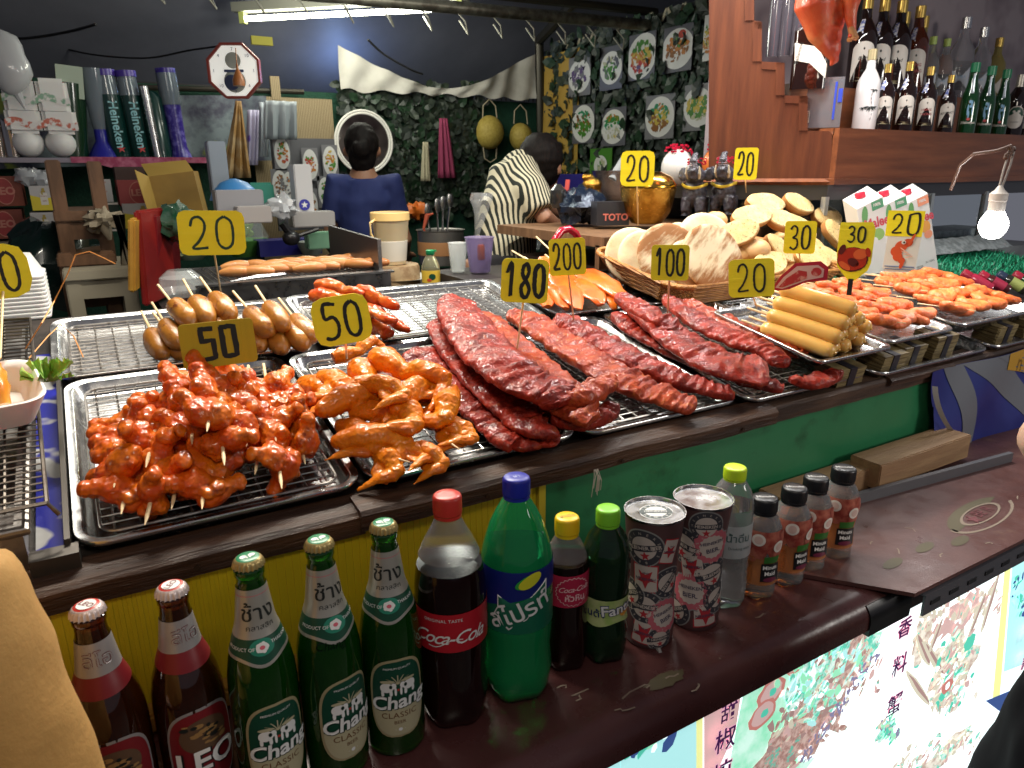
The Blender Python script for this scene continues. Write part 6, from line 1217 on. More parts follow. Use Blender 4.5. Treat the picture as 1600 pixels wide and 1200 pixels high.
# liquor bottles
SP = [(.030, 0), (.036, .004), (.037, .02), (.037, .135), (.034, .158), (.024, .178), (.0145, .195), (.0125, .225), (.0125, .240)]
HP = [(.026, 0), (.0300, .004), (.0305, .015), (.0300, .115), (.027, .140), (.020, .165), (.0150, .190), (.0125, .225), (.0135, .228), (.0135, .236)]
darkb = M('dark_liquor', (.010, .003, .002), .06, coat=.6); rumb = M('brown_liquor', (.10, .018, .004), .06, coat=.6, trans=.3); ggl = M('dark_green_bottle', (.006, .07, .018), .06, coat=.6, trans=.35)
lab_w = M('spirit_label', (.62, .58, .52), .45); lab_c = M('spirit_cream', (.60, .54, .38), .45)
def spirit(x, y, v, sc, kind, label, z0, grp, text=''):
    d = ray(x, y); p = EYE+d*(v/d.y); p.z = z0; prof = [(r*sc, z*sc) for r, z in (HP if kind == 'H' else SP)]; a0 = facing(p, .12)
    t = thing('liquor_bottle', label, 'bottle', (p.x, p.y, z0), group=grp); Hh = prof[-1][1]; W = prof[3][0]
    g = G(); g.lathe(prof, 36); g.build('glass', {'H': ggl, 'D': darkb, 'B': rumb, 'C': clearp, 'W': M('porcelain', (.70, .68, .68), .25, coat=.5), 'V': M('clear_spirit', (.75, .75, .8), .06, trans=.8, ior=1.2), 'K': darkb, 'Y': M('yellow_bottle', (.5, .42, .15), .1, trans=.6, ior=1.2)}[kind], t)
    g = G()
    if kind == 'K': g.lathe([(prof[-1][0]*1.3, Hh*.70), (prof[-1][0]*1.1, Hh), (0.002, Hh+.002)], 20)
    else: g.lathe([(prof[-1][0]*1.15, Hh-.02*sc), (prof[-1][0]*1.15, Hh+.012*sc), (prof[-1][0]*.7, Hh+.014*sc)], 24)
    g.build('cap', {'H': capg, 'C': M('cap_limey', (.45, .6, .15), .4), 'K': foil, 'W': lgold, 'V': steel}.get(kind, M('cap_brass', (.55, .38, .10), .3, .8)), t)
    g = G(); f = bender(prof, a0, Hh*.32); 
    if kind in 'DB':
        w, h = W*1.7, Hh*.42; out = [(-w/2, -h/2), (w/2, -h/2)]+[(w/2*math.cos(a), h/2-w*.3+w*.38*math.sin(a)) for a in [PI*i/14 for i in range(15)]]; decal(g, out, f, 0, 0, 6)
        out = [(-w/2*.98+w*.98*i/8, -h/2+.001) for i in range(9)]+[(w/2*.98-w*.98*i/8, -h/2+(.008+.006*(i/8)**2)*sc) for i in range(9)]; decal(g, out, f, 2, .0003, 1)
        ctext(g, text, .0125*sc, f, 0, h*.12, 1, .0006, shear=.35, bold=.01, rz=.12) if ' ' not in text else [ctext(g, w_, .012*sc, f, 0, h*(.10-.17*i), 3, .0006, bold=.02) for i, w_ in enumerate(text.split())]
        decal(g, oval(.008*sc, .005*sc, 2, 10, -h*.22), f, 1, .0006, 1); decal(g, oval(.005*sc, .007*sc, 2, 10, h*.36), f, 1, .0006, 1)
        for q in range(3): decal(g, [(-.012*sc, -h*(.02+.06*q)), (.012*sc, -h*(.02+.06*q)), (.012*sc, -h*(.02+.06*q)+.0007), (-.012*sc, -h*(.02+.06*q)+.0007)], f, 1, .0006, 1)
        g2 = G(); f2 = bender(prof, a0-.5, Hh*.72); decal(g2, [(-.008*sc, -.02*sc), (.008*sc, -.02*sc), (.008*sc, .02*sc), (-.008*sc, .02*sc)], f2, 0, .0006, 3); g2.build('tax_strip', M('tax_blue', (.10, .13, .36), .5, 0, (.6, .6, .62), 90, 2, .45, .55), t)
    elif kind == 'H':
        for (dx, dy, w, h) in ((-.002, .038, .008, .012), (.004, .034, .006, .018), (-.006, .010, .006, .040), (-.002, -.008, .005, .03), (.008, .008, .004, .03), (.002, .022, .010, .010)): decal(g, oval(w*sc, h*sc, 2, 12, dy*sc, dx*sc), f, 4, .0004, 2)
        decal(g, oval(.012*sc, .010*sc, 2, 10, -.022*sc), f, 5, .0006, 2); ctext(g, 'Heineken', .0125*sc, f, .002, -.034*sc, 0, .0006, bold=.03)
        g2 = G(); f2 = bender(prof, a0, Hh*.75); decal(g2, [(-.0035, -.035), (.0035, -.035), (.0035, .035), (-.0035, .035)], f2, 0, .0005, 4); g2.build('neck_print', M('neck_silver', (.5, .55, .6), .3, .5), t)
    elif kind == 'K':
        decal(g, oval(.060*sc, .085*sc, 2.4, 30), f, 0, 0, 5); decal(g, [q for q in oval(.054*sc, .078*sc, 2.4, 40) if q[1] > -.008], f, 6, .0003, 5); ctext(g, 'Chang', .022*sc, f, 0, 0, 0, .0006, shear=.15, bold=.04); ctext(g, 'CLASSIC', .008*sc, f, 0, -.018*sc, 1, .0006)
        for q in (-1, 1): decal(g, oval(.010*sc, .010*sc, 2, 10, .022*sc, q*.008*sc), f, 0, .0006, 2)
    elif kind == 'W':
        rnd = random.Random(8); P = [(.012+.004*math.sin(i*.8), -.045+.0125*i) for i in range(9)]
        def st(x0, y0, x1, y1, w): dx, dy = x1-x0, y1-y0; L = math.hypot(dx, dy) or 1; nx, ny = -dy/L*w, dx/L*w; decal(g, [(x0+nx*.3, y0+ny*.3), (x0+dx*.4+nx, y0+dy*.4+ny), (x1, y1), (x0+dx*.4-nx, y0+dy*.4-ny)], f, 7, .0006, 2)
        for a, b2 in zip(P, P[1:]): st(a[0], a[1], b2[0], b2[1], .0010); st(b2[0], b2[1], a[0], a[1], .0010)
        for (cx, cy, s_) in ((.016, .052, 1), (.008, -.002, 1.5), (-.012, -.004, 1), (.02, -.002, 1.1)):
            for q in range(5): a = -PI*.95+PI*.9*q/4+rnd.uniform(-.2, .2); st(cx, cy, cx+.015*s_*math.cos(a), cy+.012*s_*math.sin(a), .0018*s_)
    elif kind in 'CV':
        decal(g, [(-W*.8, -Hh*.16), (W*.8, -Hh*.16), (W*.8, Hh*.12), (-W*.8, Hh*.12)], f, 8, 0, 6); ctext(g, 'น้ำดื่ม' if kind == 'C' else 'VODKA', .010*sc, f, 0, 0, 4, .0005)
    elif kind == 'Y': decal(g, [(-W*.7, -Hh*.16), (W*.7, -Hh*.16), (W*.7, Hh*.12), (-W*.7, Hh*.12)], f, 0, 0, 6)
    if g.v: g.build('label', [lab_w, ink, M('label_sage', (.20, .17, .09), .45), M('label_wine', (.30, .05, .05), .5), M('bottle_blue', (.22, .42, .62), .4), M('bottle_red', (.6, .08, .08), .4), lgreen, M('bamboo_ink', (.02, .03, .03), .5), M('pale_blue_label', (.55, .60, .66), .5)], t)
g_f = 'bottles in the front row of the wooden shelf'; g_b = 'bottles in the back row of the wooden shelf'; g_h = 'green beer bottles on the wooden shelf'
zf = 1.6235; zb = 1.7705
spirit(1350, 190, 1.60, 1.02, 'W', 'white porcelain bottle painted with black bamboo beside the duck', zf, g_f)
spirit(1377, 190, 1.58, .85, 'D', 'small dark bottle with script label, left of its twin', zf, g_f, 'SangSom')
spirit(1410, 190, 1.57, .90, 'D', 'small dark bottle with script label, right of its twin', zf, g_f, 'SangSom')
spirit(1443, 190, 1.56, .86, 'D', 'small dark bottle with rounded cream label and red capitals', zf, g_f, 'HONG THONG')
spirit(1476, 190, 1.58, .80, 'D', 'small dark bottle with a square pale yellow label', zf, g_f, 'REGENCY')
for i, x in enumerate((1510, 1536, 1560)): spirit(x, 192, 1.58+.02*i, 1.02, 'H', ('green beer bottle, first of the three next to the square labelled bottle', 'green beer bottle, middle one of the three', 'green beer bottle, last of the three before the silver necked bottles')[i], zf, g_h)
spirit(1583, 192, 1.64, 1.02, 'K', 'dark bottle with silver neck and oval white label near the right edge', zf, g_f); spirit(1604, 192, 1.62, 1.02, 'K', 'silver necked bottle cut off by the right frame edge', zf, g_f)
spirit(1345, 100, 1.76, 1.25, 'D', 'tall dark bottle with script label right behind the duck', zb, g_b, 'Blend')
spirit(1371, 100, 1.78, 1.28, 'D', 'tall dark bottle with script label above the porcelain bottle', zb, g_b, 'Blend')
spirit(1398, 100, 1.76, 1.28, 'D', 'tall dark bottle with script label and blue strip, in the middle of the back row', zb, g_b, 'Blend')
spirit(1427, 100, 1.78, 1.28, 'B', 'tall brown bottle with rounded label and red letters', zb, g_b, 'HONG THONG')
spirit(1453, 100, 1.80, .92, 'C', 'left clear water bottle with green cap in the back row', zb, g_b); spirit(1475, 100, 1.80, .92, 'C', 'right clear water bottle with green cap in the back row', zb, g_b)
spirit(1500, 100, 1.86, 1.35, 'V', 'broad clear spirit bottle behind the green beers', zb, g_b); spirit(1530, 100, 1.82, 1.2, 'V', 'clear spirit bottle with coloured label and steel cap', zb, g_b); spirit(1556, 100, 1.88, 1.15, 'Y', 'pale yellow bottle at the back near the right edge', zb, g_b)
spirit(1410, 60, 1.93, 1.35, 'Y', 'yellowish bottle behind the dark ones', zb, g_b); spirit(1440, 60, 1.94, 1.35, 'Y', 'second yellowish bottle behind the brown one', zb, g_b)
# big dark bottle and clear plastic box on the steps
t = thing('spirit_carton', 'large black bottle with white diamond label half hidden by the duck', 'bottle', (0, 0, 0)); a = chp(1240, 142, -.045); b2 = chp(1290, 60, -.045)
cc = (a+b2)/2; fr = frame((cc.x, cc.y, a.z), x=V((e.x, e.y, 0)), z=V((0, 0, 1))); w_ = .105
g = G(); g.rings([rrect(w_, .07, .015, 4, z) for z in (0.001, .17)]+[rrect(w_*.3, .025, .012, 4, z) for z in (.20, .27)]); g.build('bottle', darkb, t, True, 40, mat4=fr)
g = G(); g.poly([(-.048, -.0358, .135), (-.044, -.0358, .085), (.0, -.0358, .075), (.05, -.0358, .03), (.05, -.0358, .07), (.02, -.0358, .12)][::1]); gtext(g, 'Ballantine', .016, MX.Translation((-.034, -.0362, .105)) @ MX.Rotation(PI/2, 4, 'X') @ MX.Rotation(1.4, 4, 'Z'), 1); g.build('label', [lab_w, ink], t, False, mat4=fr)
t = thing('clear_box', 'clear plastic box with blue print and bar code on the shelf corner', 'box', (0, 0, 0)); a = chp(1282, 200, -.03); fr = frame((a.x+.03, a.y+.02, 1.625), x=V((e.x, e.y, 0)), z=V((0, 0, 1)))
g = G(); g.box((0, 0, .075), (.105, .07, .148)); g.build('shell', M('box_film', (.45, .45, .50), .1, trans=.75, ior=1.1, coat=.6), t, False, mat4=fr)
g = G(); g.box((.030, -.036, .08), (.006, .001, .11), k=0); g.box((.044, -.036, .095), (.012, .001, .04), k=0); g.box((-.045, -.036, .035), (.012, .001, .035), k=1)
for q in range(6): g.box((-.045, -.037, .022+.005*q), (.009, .001, .002), k=2)
g.build('print', [M('print_blue', (.03, .06, .45), .4), lab_w, ink], t, False, mat4=fr)
t = thing('acrylic_tube', 'glossy dark acrylic canister at the top step of the wooden panel', 'canister', (0, 0, 0)); a = chp(1222, 88, -.05)
g = G()
for q in range(3): g.lathe([(.020, 0), (.021, .24)], 24, (a.x+e.x*(-.03+.035*q), a.y+e.y*(-.03+.035*q), a.z))
g.build('tube', M('smoky_plastic', (.10, .09, .11), .07, trans=.55, ior=1.3, coat=.8), t)
# roast duck hanging
dk = M('duck_skin', (.42, .040, .018), .36, 0, (.60, .11, .04), 6, 5, .35, .7, bump=.3, bs=160, coat=.35, sss=.15, col3=(.66, .30, .12), ns3=5, lo3=.58, hi3=.78)
c = ond(1298, 2, 1.72); K = .88*1.72/FPX; ex = V((R_.x, R_.y, 0)).normalized(); up = V((0, 0, 1)); bk = V((F_.x, F_.y, 0)).normalized()
def dp_(x, y, z=0): return ex*((x-1300)*K)-up*((y-22)*K)+bk*z
t = thing('roast_duck', 'glossy red roast duck hanging head up at the top right', 'roast duck', c)
g = G()
for (x, y, r) in ((1290, -60, 44), (1293, -20, 46), (1296, 20, 42), (1300, 52, 34), (1306, 78, 24), (1313, 100, 17), (1319, 116, 9)): g.ell(dp_(x, y), (r*K*.88, r*K*.85, r*K), 16)
g.sweep([dp_(1262, -20, -.02), dp_(1266, 30, -.02), dp_(1285, 75, -.01), dp_(1312, 112, 0)], [.05*.8, .046, .030, .010], 14)
g.sweep([dp_(1318, -30, -.045), dp_(1320, 20, -.05), dp_(1322, 55, -.05), dp_(1330, 78, -.05)], [.030, .026, .014, .008], 14)
g.ell(dp_(1331, 84, -.05), (.016, .012, .010), 10); g.sweep([dp_(1318, 116), dp_(1312, 128)], [.008, .004], 8)
put(organic(g, .0035, 9, .0015, 25, 0, 200, [dk], 'body', 2), 'body', t)
g = G(); g.sweep([dp_(1324, 70, -.052), dp_(1331, 86, -.054), dp_(1338, 88, -.05)], [.007, .010, .006], 10); g.ell(dp_(1326, 90, -.05), .007, 8); g.build('leg_bone', M('bone', (.45, .20, .07), .4, bump=.4, bs=150), t)
# hanging bulb
t = thing('light_bulb', 'lit white bulb hanging from a bent wire in front of the cabinet', 'light bulb', ond(1552, 352, 1.67)); K = 1.67/FPX
g = G(); g.lathe([(.006, -.031), (.018, -.027), (.027, -.014), (.030, .0), (.028, .012), (.020, .026), (.016, .034)], 28); g.build('bulb', M('bulb_glow', (1, 1, 1), .4, emit=30, ecol=(1, .99, .96)), t)
g = G(); g.lathe([(.0175, .032), (.0175, .055), (.019, .056), (.019, .072), (.010, .080), (.004, .09)], 24); g.build('socket', M('socket_cream', (.50, .46, .42), .45), t)
dx = lambda x, y, b=0: ex*((x-1552)*K)-up*((y-352)*K)+bk*b
g = G(); g.sweep([dx(1550, 298), dx(1552, 270), dx(1556, 240), dx(1563, 236)], .0022, 6); g.sweep([dx(1554, 298), dx(1561, 262), dx(1563, 236)], .0022, 6); g.build('flex', M('flex_grey', (.30, .27, .25), .5), t)
g = G(); g.sweep([dx(1508, 300, .08), dx(1509, 262, .06), dx(1514, 246, .03), dx(1538, 241, 0), dx(1556, 234, 0), dx(1563, 240, 0), dx(1561, 250, 0)], .0036, 8)
for q in range(6): g.ell(dx(1555+3*math.sin(q), 236+3*q, 0), .006, 8)
g.build('wire_hook', M('hook_dark', (.10, .055, .04), .4), t)
p = ond(1552, 352, 1.67); lamp('POINT', p+V((0, 0, -.0)), 15, .032, (1, .98, .95), name='bulb_light')
# green plastic grass
gp = thing('plastic_grass', 'green plastic grass strip in front of the glass cabinet', 'grass strip', (0, 0, 0)); gp['kind'] = 'stuff'
g = G(); rnd = random.Random(6)
for i in range(5200):
    u = rnd.uniform(1.93, 3.1); v = rnd.uniform(1.235, 1.47) - (.02 if u < 2.1 else 0)
    if u < 2.0 and v < 1.33: continue
    b0 = T(u, v, -.02); a = rnd.uniform(0, 2*PI); L = rnd.uniform(.018, .034); d = V((math.cos(a)*L*.8, math.sin(a)*L*.8, L*rnd.uniform(.4, 1.1))); s = V((-math.sin(a), math.cos(a), 0))*.0014
    g.add([b0-s, b0+s, b0+d*.6+s*.8+V((0, 0, .004)), b0+d*.6-s*.8+V((0, 0, .004)), b0+d], [(0, 1, 2, 3), (3, 2, 4)], 0 if rnd.random() < .7 else 1)
g.build('blades', [M('grass_green', (.04, .46, .24), .4), M('grass_dark', (.012, .18, .09), .4)], gp, False)
g = G(); slab(g, 1.95, 3.1, 1.24, 1.49, -.026, -.014); g.build('mat', M('mat_green', (.005, .05, .025), .7), gp, False)
g = G(); g.grid(lambda s, t: V((2.30+.85*s, 1.42+.07*t, 1.205+.045*t+.006*noise.noise(V((s*22, t*5, 0))))), 40, 8); g.build('foil_sheet', bright, label='crumpled bright foil sheet edge behind the plastic grass', cat='foil')
# juice cartons
ctw = M('carton_white', (.66, .65, .62), .35); 
cmt = [ctw, M('carton_green', (.03, .26, .10), .4), M('carton_red', (.55, .02, .05), .4), M('carton_leaf', (.08, .30, .06), .4), M('carton_fruit', (.70, .30, .03), .4), M('carton_guava', (.22, .42, .08), .4), ink, M('carton_orange', (.75, .25, .12), .4)]
for i, (x, y, w) in enumerate(((1388, 432, 'left white juice carton with red cap, behind the crab sign'), (1432, 428, 'middle white juice carton with red cap and green badge'), (1482, 424, 'right white juice carton with orange badge and orange fruit picture'))):
    p = pt(x-8, y, 0); t = thing('juice_carton', w, 'juice carton', group='white juice cartons leaning on the glass cabinet', mat4=frame(T(2.10+.135*i, 1.31+.010*i, -.008), x=V((.93, -.36, 0)), z=V((-.14, .16, 1)).normalized()) @ MX.Rotation(-.26, 4, 'Y'))
    h, w2, d2 = .262, .088, .06; g = G(); g.add([(-w2/2, -d2/2, 0), (w2/2, -d2/2, 0), (w2/2, d2/2, 0), (-w2/2, d2/2, 0), (-w2/2, -d2/2, h-.02), (w2/2, -d2/2, h-.006), (w2/2, d2/2, h+.03), (-w2/2, d2/2, h+.012)], [(0, 3, 2, 1), (4, 5, 6, 7), (0, 1, 5, 4), (1, 2, 6, 5), (2, 3, 7, 6), (3, 0, 4, 7)]); g.build('box', ctw, t, False)
    g = G(); g.lathe([(.015, 0), (.015, .015), (.0135, .017)], 24, (0, .008, h+.004)); g.build('cap', cmt[2], t)
    g = G(); fy = -d2/2-.0006; f = lambda p: V((p[0], fy-p[2], p[1]))
    flt = lambda out, k, z=0: g.poly([f((x_, y_, z)) for x_, y_ in out], k)
    bd = [(.004, h-.040), (w2/2, h-.036), (w2/2, h-.010), (.004, h-.014)]; flt(bd, 1 if i < 2 else 7, .0002); gtext(g, '100%', .012, TR(.021, h-.024, .0006), 0, f, bold=.03)
    flt([(-.022+.020*math.cos(a)*.55, h-.045+.024*math.sin(a)+.010*math.cos(a)) for a in [2*PI*j/20 for j in range(20)]], 3, .0003)
    gtext(g, 'Malee', .042, TR(.012, h-.076, .0006), 2, f, xs=.82, bold=.03)
    k = (3, 5, 4)[i]; 
    if i == 2: flt(oval(.036, .040, 2, 20, h-.108, .020), 4, .0004); flt(oval(.030, .026, 2, 20, h-.134, .026), 7, .0005)
    else: flt(oval(.040, .036, 2, 20, h-.112, .012), 5, .0004); flt(oval(.024, .022, 2, 20, h-.128, -.004), 0, .0006)
    for q in range(5): flt([(-.036, .022+.003*q), (-.008, .022+.003*q), (-.008, .0232+.003*q), (-.036, .0232+.003*q)], 6, .0003)
    for q in range(7): flt([(-.034+.0032*q, .006), (-.0325+.0032*q, .006), (-.0325+.0032*q, .017), (-.034+.0032*q, .017)], 6, .0003)
    gtext(g, 'ส้ม 100%' if i == 2 else 'ฝรั่ง', .009, TR(.018, .04, .0005), 6, f)
    g.build('print', cmt, t, False)
# small bottles lying on the grass at the right edge
for i, (x, y, c1, w) in enumerate(((1525, 438, (.35, .02, .05), 'small lying red bottle, leftmost on the plastic grass'), (1552, 440, (.30, .02, .05), 'small lying dark red bottle with shiny cap, second on the grass'), (1580, 440, (.30, .34, .10), 'small lying bottle with olive green label on the grass'), (1605, 440, (.25, .02, .03), 'small lying bottle with red cap at the right frame edge'))):
    p = pt(x, y, .02); t = thing('small_bottle', w, 'small bottle', group='small bottles lying on the plastic grass', mat4=frame(p, y=V((-.45, .65, .45)), z=V((0, -.4, .9))))
    prof = [(.016, -.05), (.017, -.046), (.017, .012), (.013, .020), (.0125, .024)]; g = G(); g.lathe(prof, 24); g.m = MX.Identity(4); o = g.build('bottle', M(('tiny_red', 'tiny_dark', 'tiny_olive', 'tiny_green')[i], (c1, (.06, .01, .01), (.02, .02, .015), (.01, .05, .02))[i], .12, coat=.6), t); o.rotation_euler = (-PI/2, 0, 0)
    g = G(); g.lathe([(.0145, .022), (.0145, .044), (.013, .046)], 20); o = g.build('cap', M('cap_wine', (.28, .015, .035), .3) if i != 2 else M('cap_navy', (.02, .03, .06), .3), t); o.rotation_euler = (-PI/2, 0, 0)
    g = G(); g.lathe([(.0173, -.035), (.0173, .004)], 24, cap0=False, cap1=False); o = g.build('label', M('lab%s' % ('rose', 'wine', 'olive', 'cherry')[i], c1, .4), t); o.rotation_euler = (-PI/2, 0, 0)
# ================================================================== KITCHEN BEHIND THE COUNTER
ZK = 1.07
wt = thing('work_table', 'dark work table behind the counter carrying pots and bags', 'table', (0, 0, 0))
g = G(); g.box((1.35, 2.42, ZK-.02), (2.3, 1.25, .03)); g.box((1.32, 2.07, 1.125), (.62, .34, .10)); g.build('tabletop', M('worktop', (.025, .02, .02), .5), wt, False)
g = G()
for u in (.25, 2.4):
    for v in (1.85, 2.98): g.box((u, v, ZK/2-.02), (.05, .05, ZK-.04))
g.build('legs', MC['worktop'], wt, False)
# grill
gt = thing('grill', 'long steel grill pan with raised splash plate behind the rear trays', 'grill', (0, 0, 0)); a, b2 = .25, .80; zg = 1.205
g = G(); g.box(((a+b2)/2, 2.085, zg-.055), (b2-a, .012, .11)); g.box(((a+b2)/2, 2.30, zg-.05), (b2-a, .42, .02)); g.box((a, 2.29, zg-.055), (.012, .42, .11)); g.box((b2, 2.29, zg-.055), (.012, .42, .11)); g.box(((a+b2)/2, 2.50, zg-.055), (b2-a, .012, .11))
g.box(((a+b2)/2, 2.075, zg+.002), (b2-a+.02, .035, .006)); g.build('pan', M('grill_steel', (.16, .16, .165), .33, .85, bump=.1, bs=20, rvar=.1), gt, False)
sp = G(); P = [onv(514, 352, 2.52), onv(592, 372, 2.3), onv(594, 418, 2.3), onv(514, 402, 2.52)]; a_, b_ = onv(516, 400, 2.50), onv(592, 418, 2.13); sp.prism([(a_.x, 2.5, 1.20), (b_.x, 2.13, 1.20), (b_.x, 2.13, onv(592, 374, 2.13).z), (a_.x, 2.5, onv(516, 352, 2.5).z)], (.012, 0, 0)); sp.build('splash_plate', M('plate_steel', (.20, .20, .20), .3, .9, bump=.05), gt, False)
g = G()
for i in range(30): q = a+.02+(b2-a-.04)*i/29; g.sweep([(q, 2.10, zg-.004), (q, 2.48, zg-.004)], .0022, 5)
g.build('grate', wire, gt)
gsm = M('grilled_sausage', (.45, .18, .05), .35, 0, (.55, .28, .09), 14, 4, .4, .7, bump=.3, bs=90, coat=.3, col3=(.45, .08, .03), ns3=6, lo3=.5, hi3=.7)
g = G()
for i in range(12): t = i/11; 
g.sweep([(0, -.05+.1*i/12, .004*math.sin(PI*i/12)) for i in range(13)], [.017*(math.sin(PI*(.06+.88*i/12))**.5) for i in range(13)], 14); GS = g.mesh('sausage', gsm)
for i in range(17):
    u = .36+.026*i+.004*math.sin(i*3); vv = 2.20+.12*(i % 2)+.02*math.sin(i*2.2)
    put(GS, 'grilled_sausage', mat4=MX.Translation((u+.02, vv, zg+.014)) @ MX.Rotation(1.25+.3*math.sin(i*1.7), 4, 'Z'), label='browned sausage on the grill, %s from the left in the %s line' % (ORD[i//2], 'front' if i % 2 == 0 else 'back'), cat='sausage', group='sausages cooking on the grill pan')
# tongs
g = G(); p = onz(360, 440, zg+.012); q = onz(445, 428, zg+.012)
for s in (-1, 1): g.sweep([p, p.lerp(q, .5)+V((0, s*.012, .004)), q+V((0, s*.008, 0))], .003, 6)
g.build('tongs', steel, label='thin steel tongs lying on the grill rim', cat='tongs')
# bucket
def pot(x, y, z, prof, name, mt, label, cat, parts=None, n=40, thick=.003):
    p = onz(x, y, z); t = thing(name, label, cat, (p.x, p.y, z)); g = G(); inn = [(r-thick, zz) for r, zz in prof[::-1]]; inn[-1] = (inn[-1][0], thick); g.lathe(prof+inn, n); g.build('body', mt, t); return t, p
pm = M('bucket_plastic', (.66, .54, .34), .4, sss=.2, alpha=1); t, p = pot(613, 412, 1.19, [(.046, 0), (.049, .01), (.0635, .150), (.067, .155), (.067, .175)], 'bucket', pm, 'cream plastic bucket with looped handle standing behind the grill', 'bucket', thick=.005)
g = G(); g.lathe([(.0675, .150), (.0675, .175), (.065, .177), (.064, .150)], 40); g.build('rim', M('bucket_rim', (.78, .55, .22), .4), t); g = G(); g.lathe([(.0495, .012), (.0565, .080), (.055, .082)], 40, cap0=False); o = g.build('water_line', M('bucket_lower', (.62, .58, .50), .4), t); o.scale = (1.012, 1.012, 1)
g = G(); g.sweep([(-.060, -.02, .155), (-.082, -.03, .145), (-.085, -.035, .11), (-.068, -.028, .08)], .0045, 8); g.build('handle', MC['bucket_rim'], t)
# stock pot with ladles
t, p = pot(690, 412, 1.09, [(.098, 0), (.102, .01), (.106, .15), (.112, .155)], 'stock_pot', M('pot_alu', (.34, .33, .31), .35, .8, bump=.1, bs=20), 'aluminium stock pot full of ladles with orange foam on its inside', 'pot')
g = G(); g.lathe([(.1065, .045), (.1075, .10), (.1065, .105)], 40, cap0=False, cap1=False, wob=lambda a, z: 1+.002*math.sin(a*6)); g.build('orange_band', M('broth_orange', (.42, .20, .08), .5), t)
ut = M('utensil_steel', (.5, .5, .5), .25, 1)
for i, (dx_, hh, k) in enumerate(((-.05, .27, 0), (.00, .29, 1), (.03, .30, 0), (.065, .31, 1), (-.07, .22, 2))):
    g = G(); g.sweep([(dx_*.4, .02, .03), (dx_, .03, hh-.06)], .005, 6)
    if k < 2: g.ell((dx_+.004, .03, hh-.03), (.016, .006, .035), 12)
    else: g.sweep([(dx_, .03, hh-.06), (dx_+.02, .03, hh), (dx_+.05, .03, hh+.005)], [.006, .012, .004], 8)
    g.build('ladle', ut if k < 2 else M('spatula_red', (.5, .10, .05), .4), label=('steel ladle standing in the stock pot at left', 'steel spoon in the middle of the stock pot', 'narrow steel spoon in the stock pot', 'tallest steel spoon at the right of the stock pot', 'red brown curved spatula in the stock pot')[i], cat='ladle', mat4=t.matrix_world.copy() if False else MX.Translation(t.location), group='utensils in the stock pot')
# oil bottle
p = onz(675, 452, 1.10); p = onz(674, 446, 1.14); t = thing('oil_bottle', 'small clear oil bottle with green cap and yellow label in front of the stock pot', 'oil bottle', (p.x, p.y, 1.14))
prof = [(.026, 0), (.029, .004), (.030, .05), (.029, .066), (.020, .088), (.012, .098), (.012, .104)]; g = G(); g.lathe(prof, 32); g.build('bottle', M('oil_plastic', (.80, .78, .50), .08, trans=.85, ior=1.15, coat=.5), t); g = G(); g.lathe([(.013, .10), (.0145, .102), (.0145, .114), (.012, .116)], 24); g.box((.010, 0, .112), (.022, .008, .006)); g.build('cap', M('cap_bottle_green', (.01, .22, .08), .35), t)
g = G(); band(g, prof, .012, .052, 0, .0008); f = bender(prof, facing(p), .032, .001); decal(g, oval(.022, .020, 2, 18, 0, .004), f, 1, .0003, 3); decal(g, oval(.016, .010, 2, 14, -.010, -.006), f, 2, .0006, 2); g.build('label', [M('oil_label', (.62, .42, .05), .4), lgreen, M('oil_red', (.5, .08, .03), .4)], t)
# jug, orange peeler cup
t, p = pot(750, 425, 1.18, [(.032, 0), (.034, .004), (.047, .11), (.050, .114)], 'measuring_jug', M('violet_plastic', (.45, .38, .62), .2, trans=.6, ior=1.1, alpha=.75), 'translucent violet plastic jug beside the stock pot', 'jug', thick=.002)
g = G(); g.box((0, -.01, .065), (.022, .015, .05), bev=.003); g.build('orange_grip', M('grip_orange', (.65, .16, .02), .4), label='orange handled peeler standing in the violet jug', cat='peeler', loc=t.location)
t, p = pot(716, 425, 1.18, [(.021, 0), (.024, .004), (.032, .094), (.034, .096)], 'clear_jug', M('jug_clear', (.8, .85, .85), .1, alpha=.35, coat=1), 'clear plastic jug left of the violet jug', 'jug', thick=.002)
# wrapped plastic cup towers
pf = M('cup_film', (.80, .82, .84), .12, trans=.5, ior=1.1, alpha=.5, coat=1)
t = thing('cup_tower', 'tall stack of clear plastic cups wrapped in film, right of the stock pot', 'plastic cups', onz(757, 402, 1.18)); t.scale = (.74, .74, .78)
g = G()
for i in range(22): g.lathe([(.036, .010*i), (.044, .010*i+.009)], 20, cap0=False, cap1=False)
g.build('cups', pf, t)
g = G(); g.lathe([(.045, 0), (.048, .10), (.049, .20), (.056, .245), (.070, .275), (.058, .31)], 28, cap0=False, cap1=False, wob=lambda a, z: 1+(.05+max(0, z-.2)*1.6)*noise.noise(V((math.cos(a)*3, math.sin(a)*3, z*14)))); g.build('film', pf, t)
for i, (x, y, z0, h, w) in enumerate(((800, 398, 1.18, .13, 'bag of clear plastic lids right of the cup tower'), (826, 390, 1.18, .11, 'second bag of plastic lids behind the tall price card'))):
    t = thing('plastic_bag', w, 'plastic bag', onz(x, y, z0)); g = G(); g.lathe([(.040, 0), (.055, .03), (.05, .09), (.03, .13), (.045, h)], 28, cap1=False, wob=lambda a, z, i=i: 1+.25*noise.noise(V((math.cos(a)*2.5, math.sin(a)*2.5, z*20+i*5)))); g.build('film', pf, t)
    g = G(); g.ell((0, 0, .04), (.035, .03, .03), 10); g.build('lids', M('pale_lid', (.30, .36, .45), .4), t)
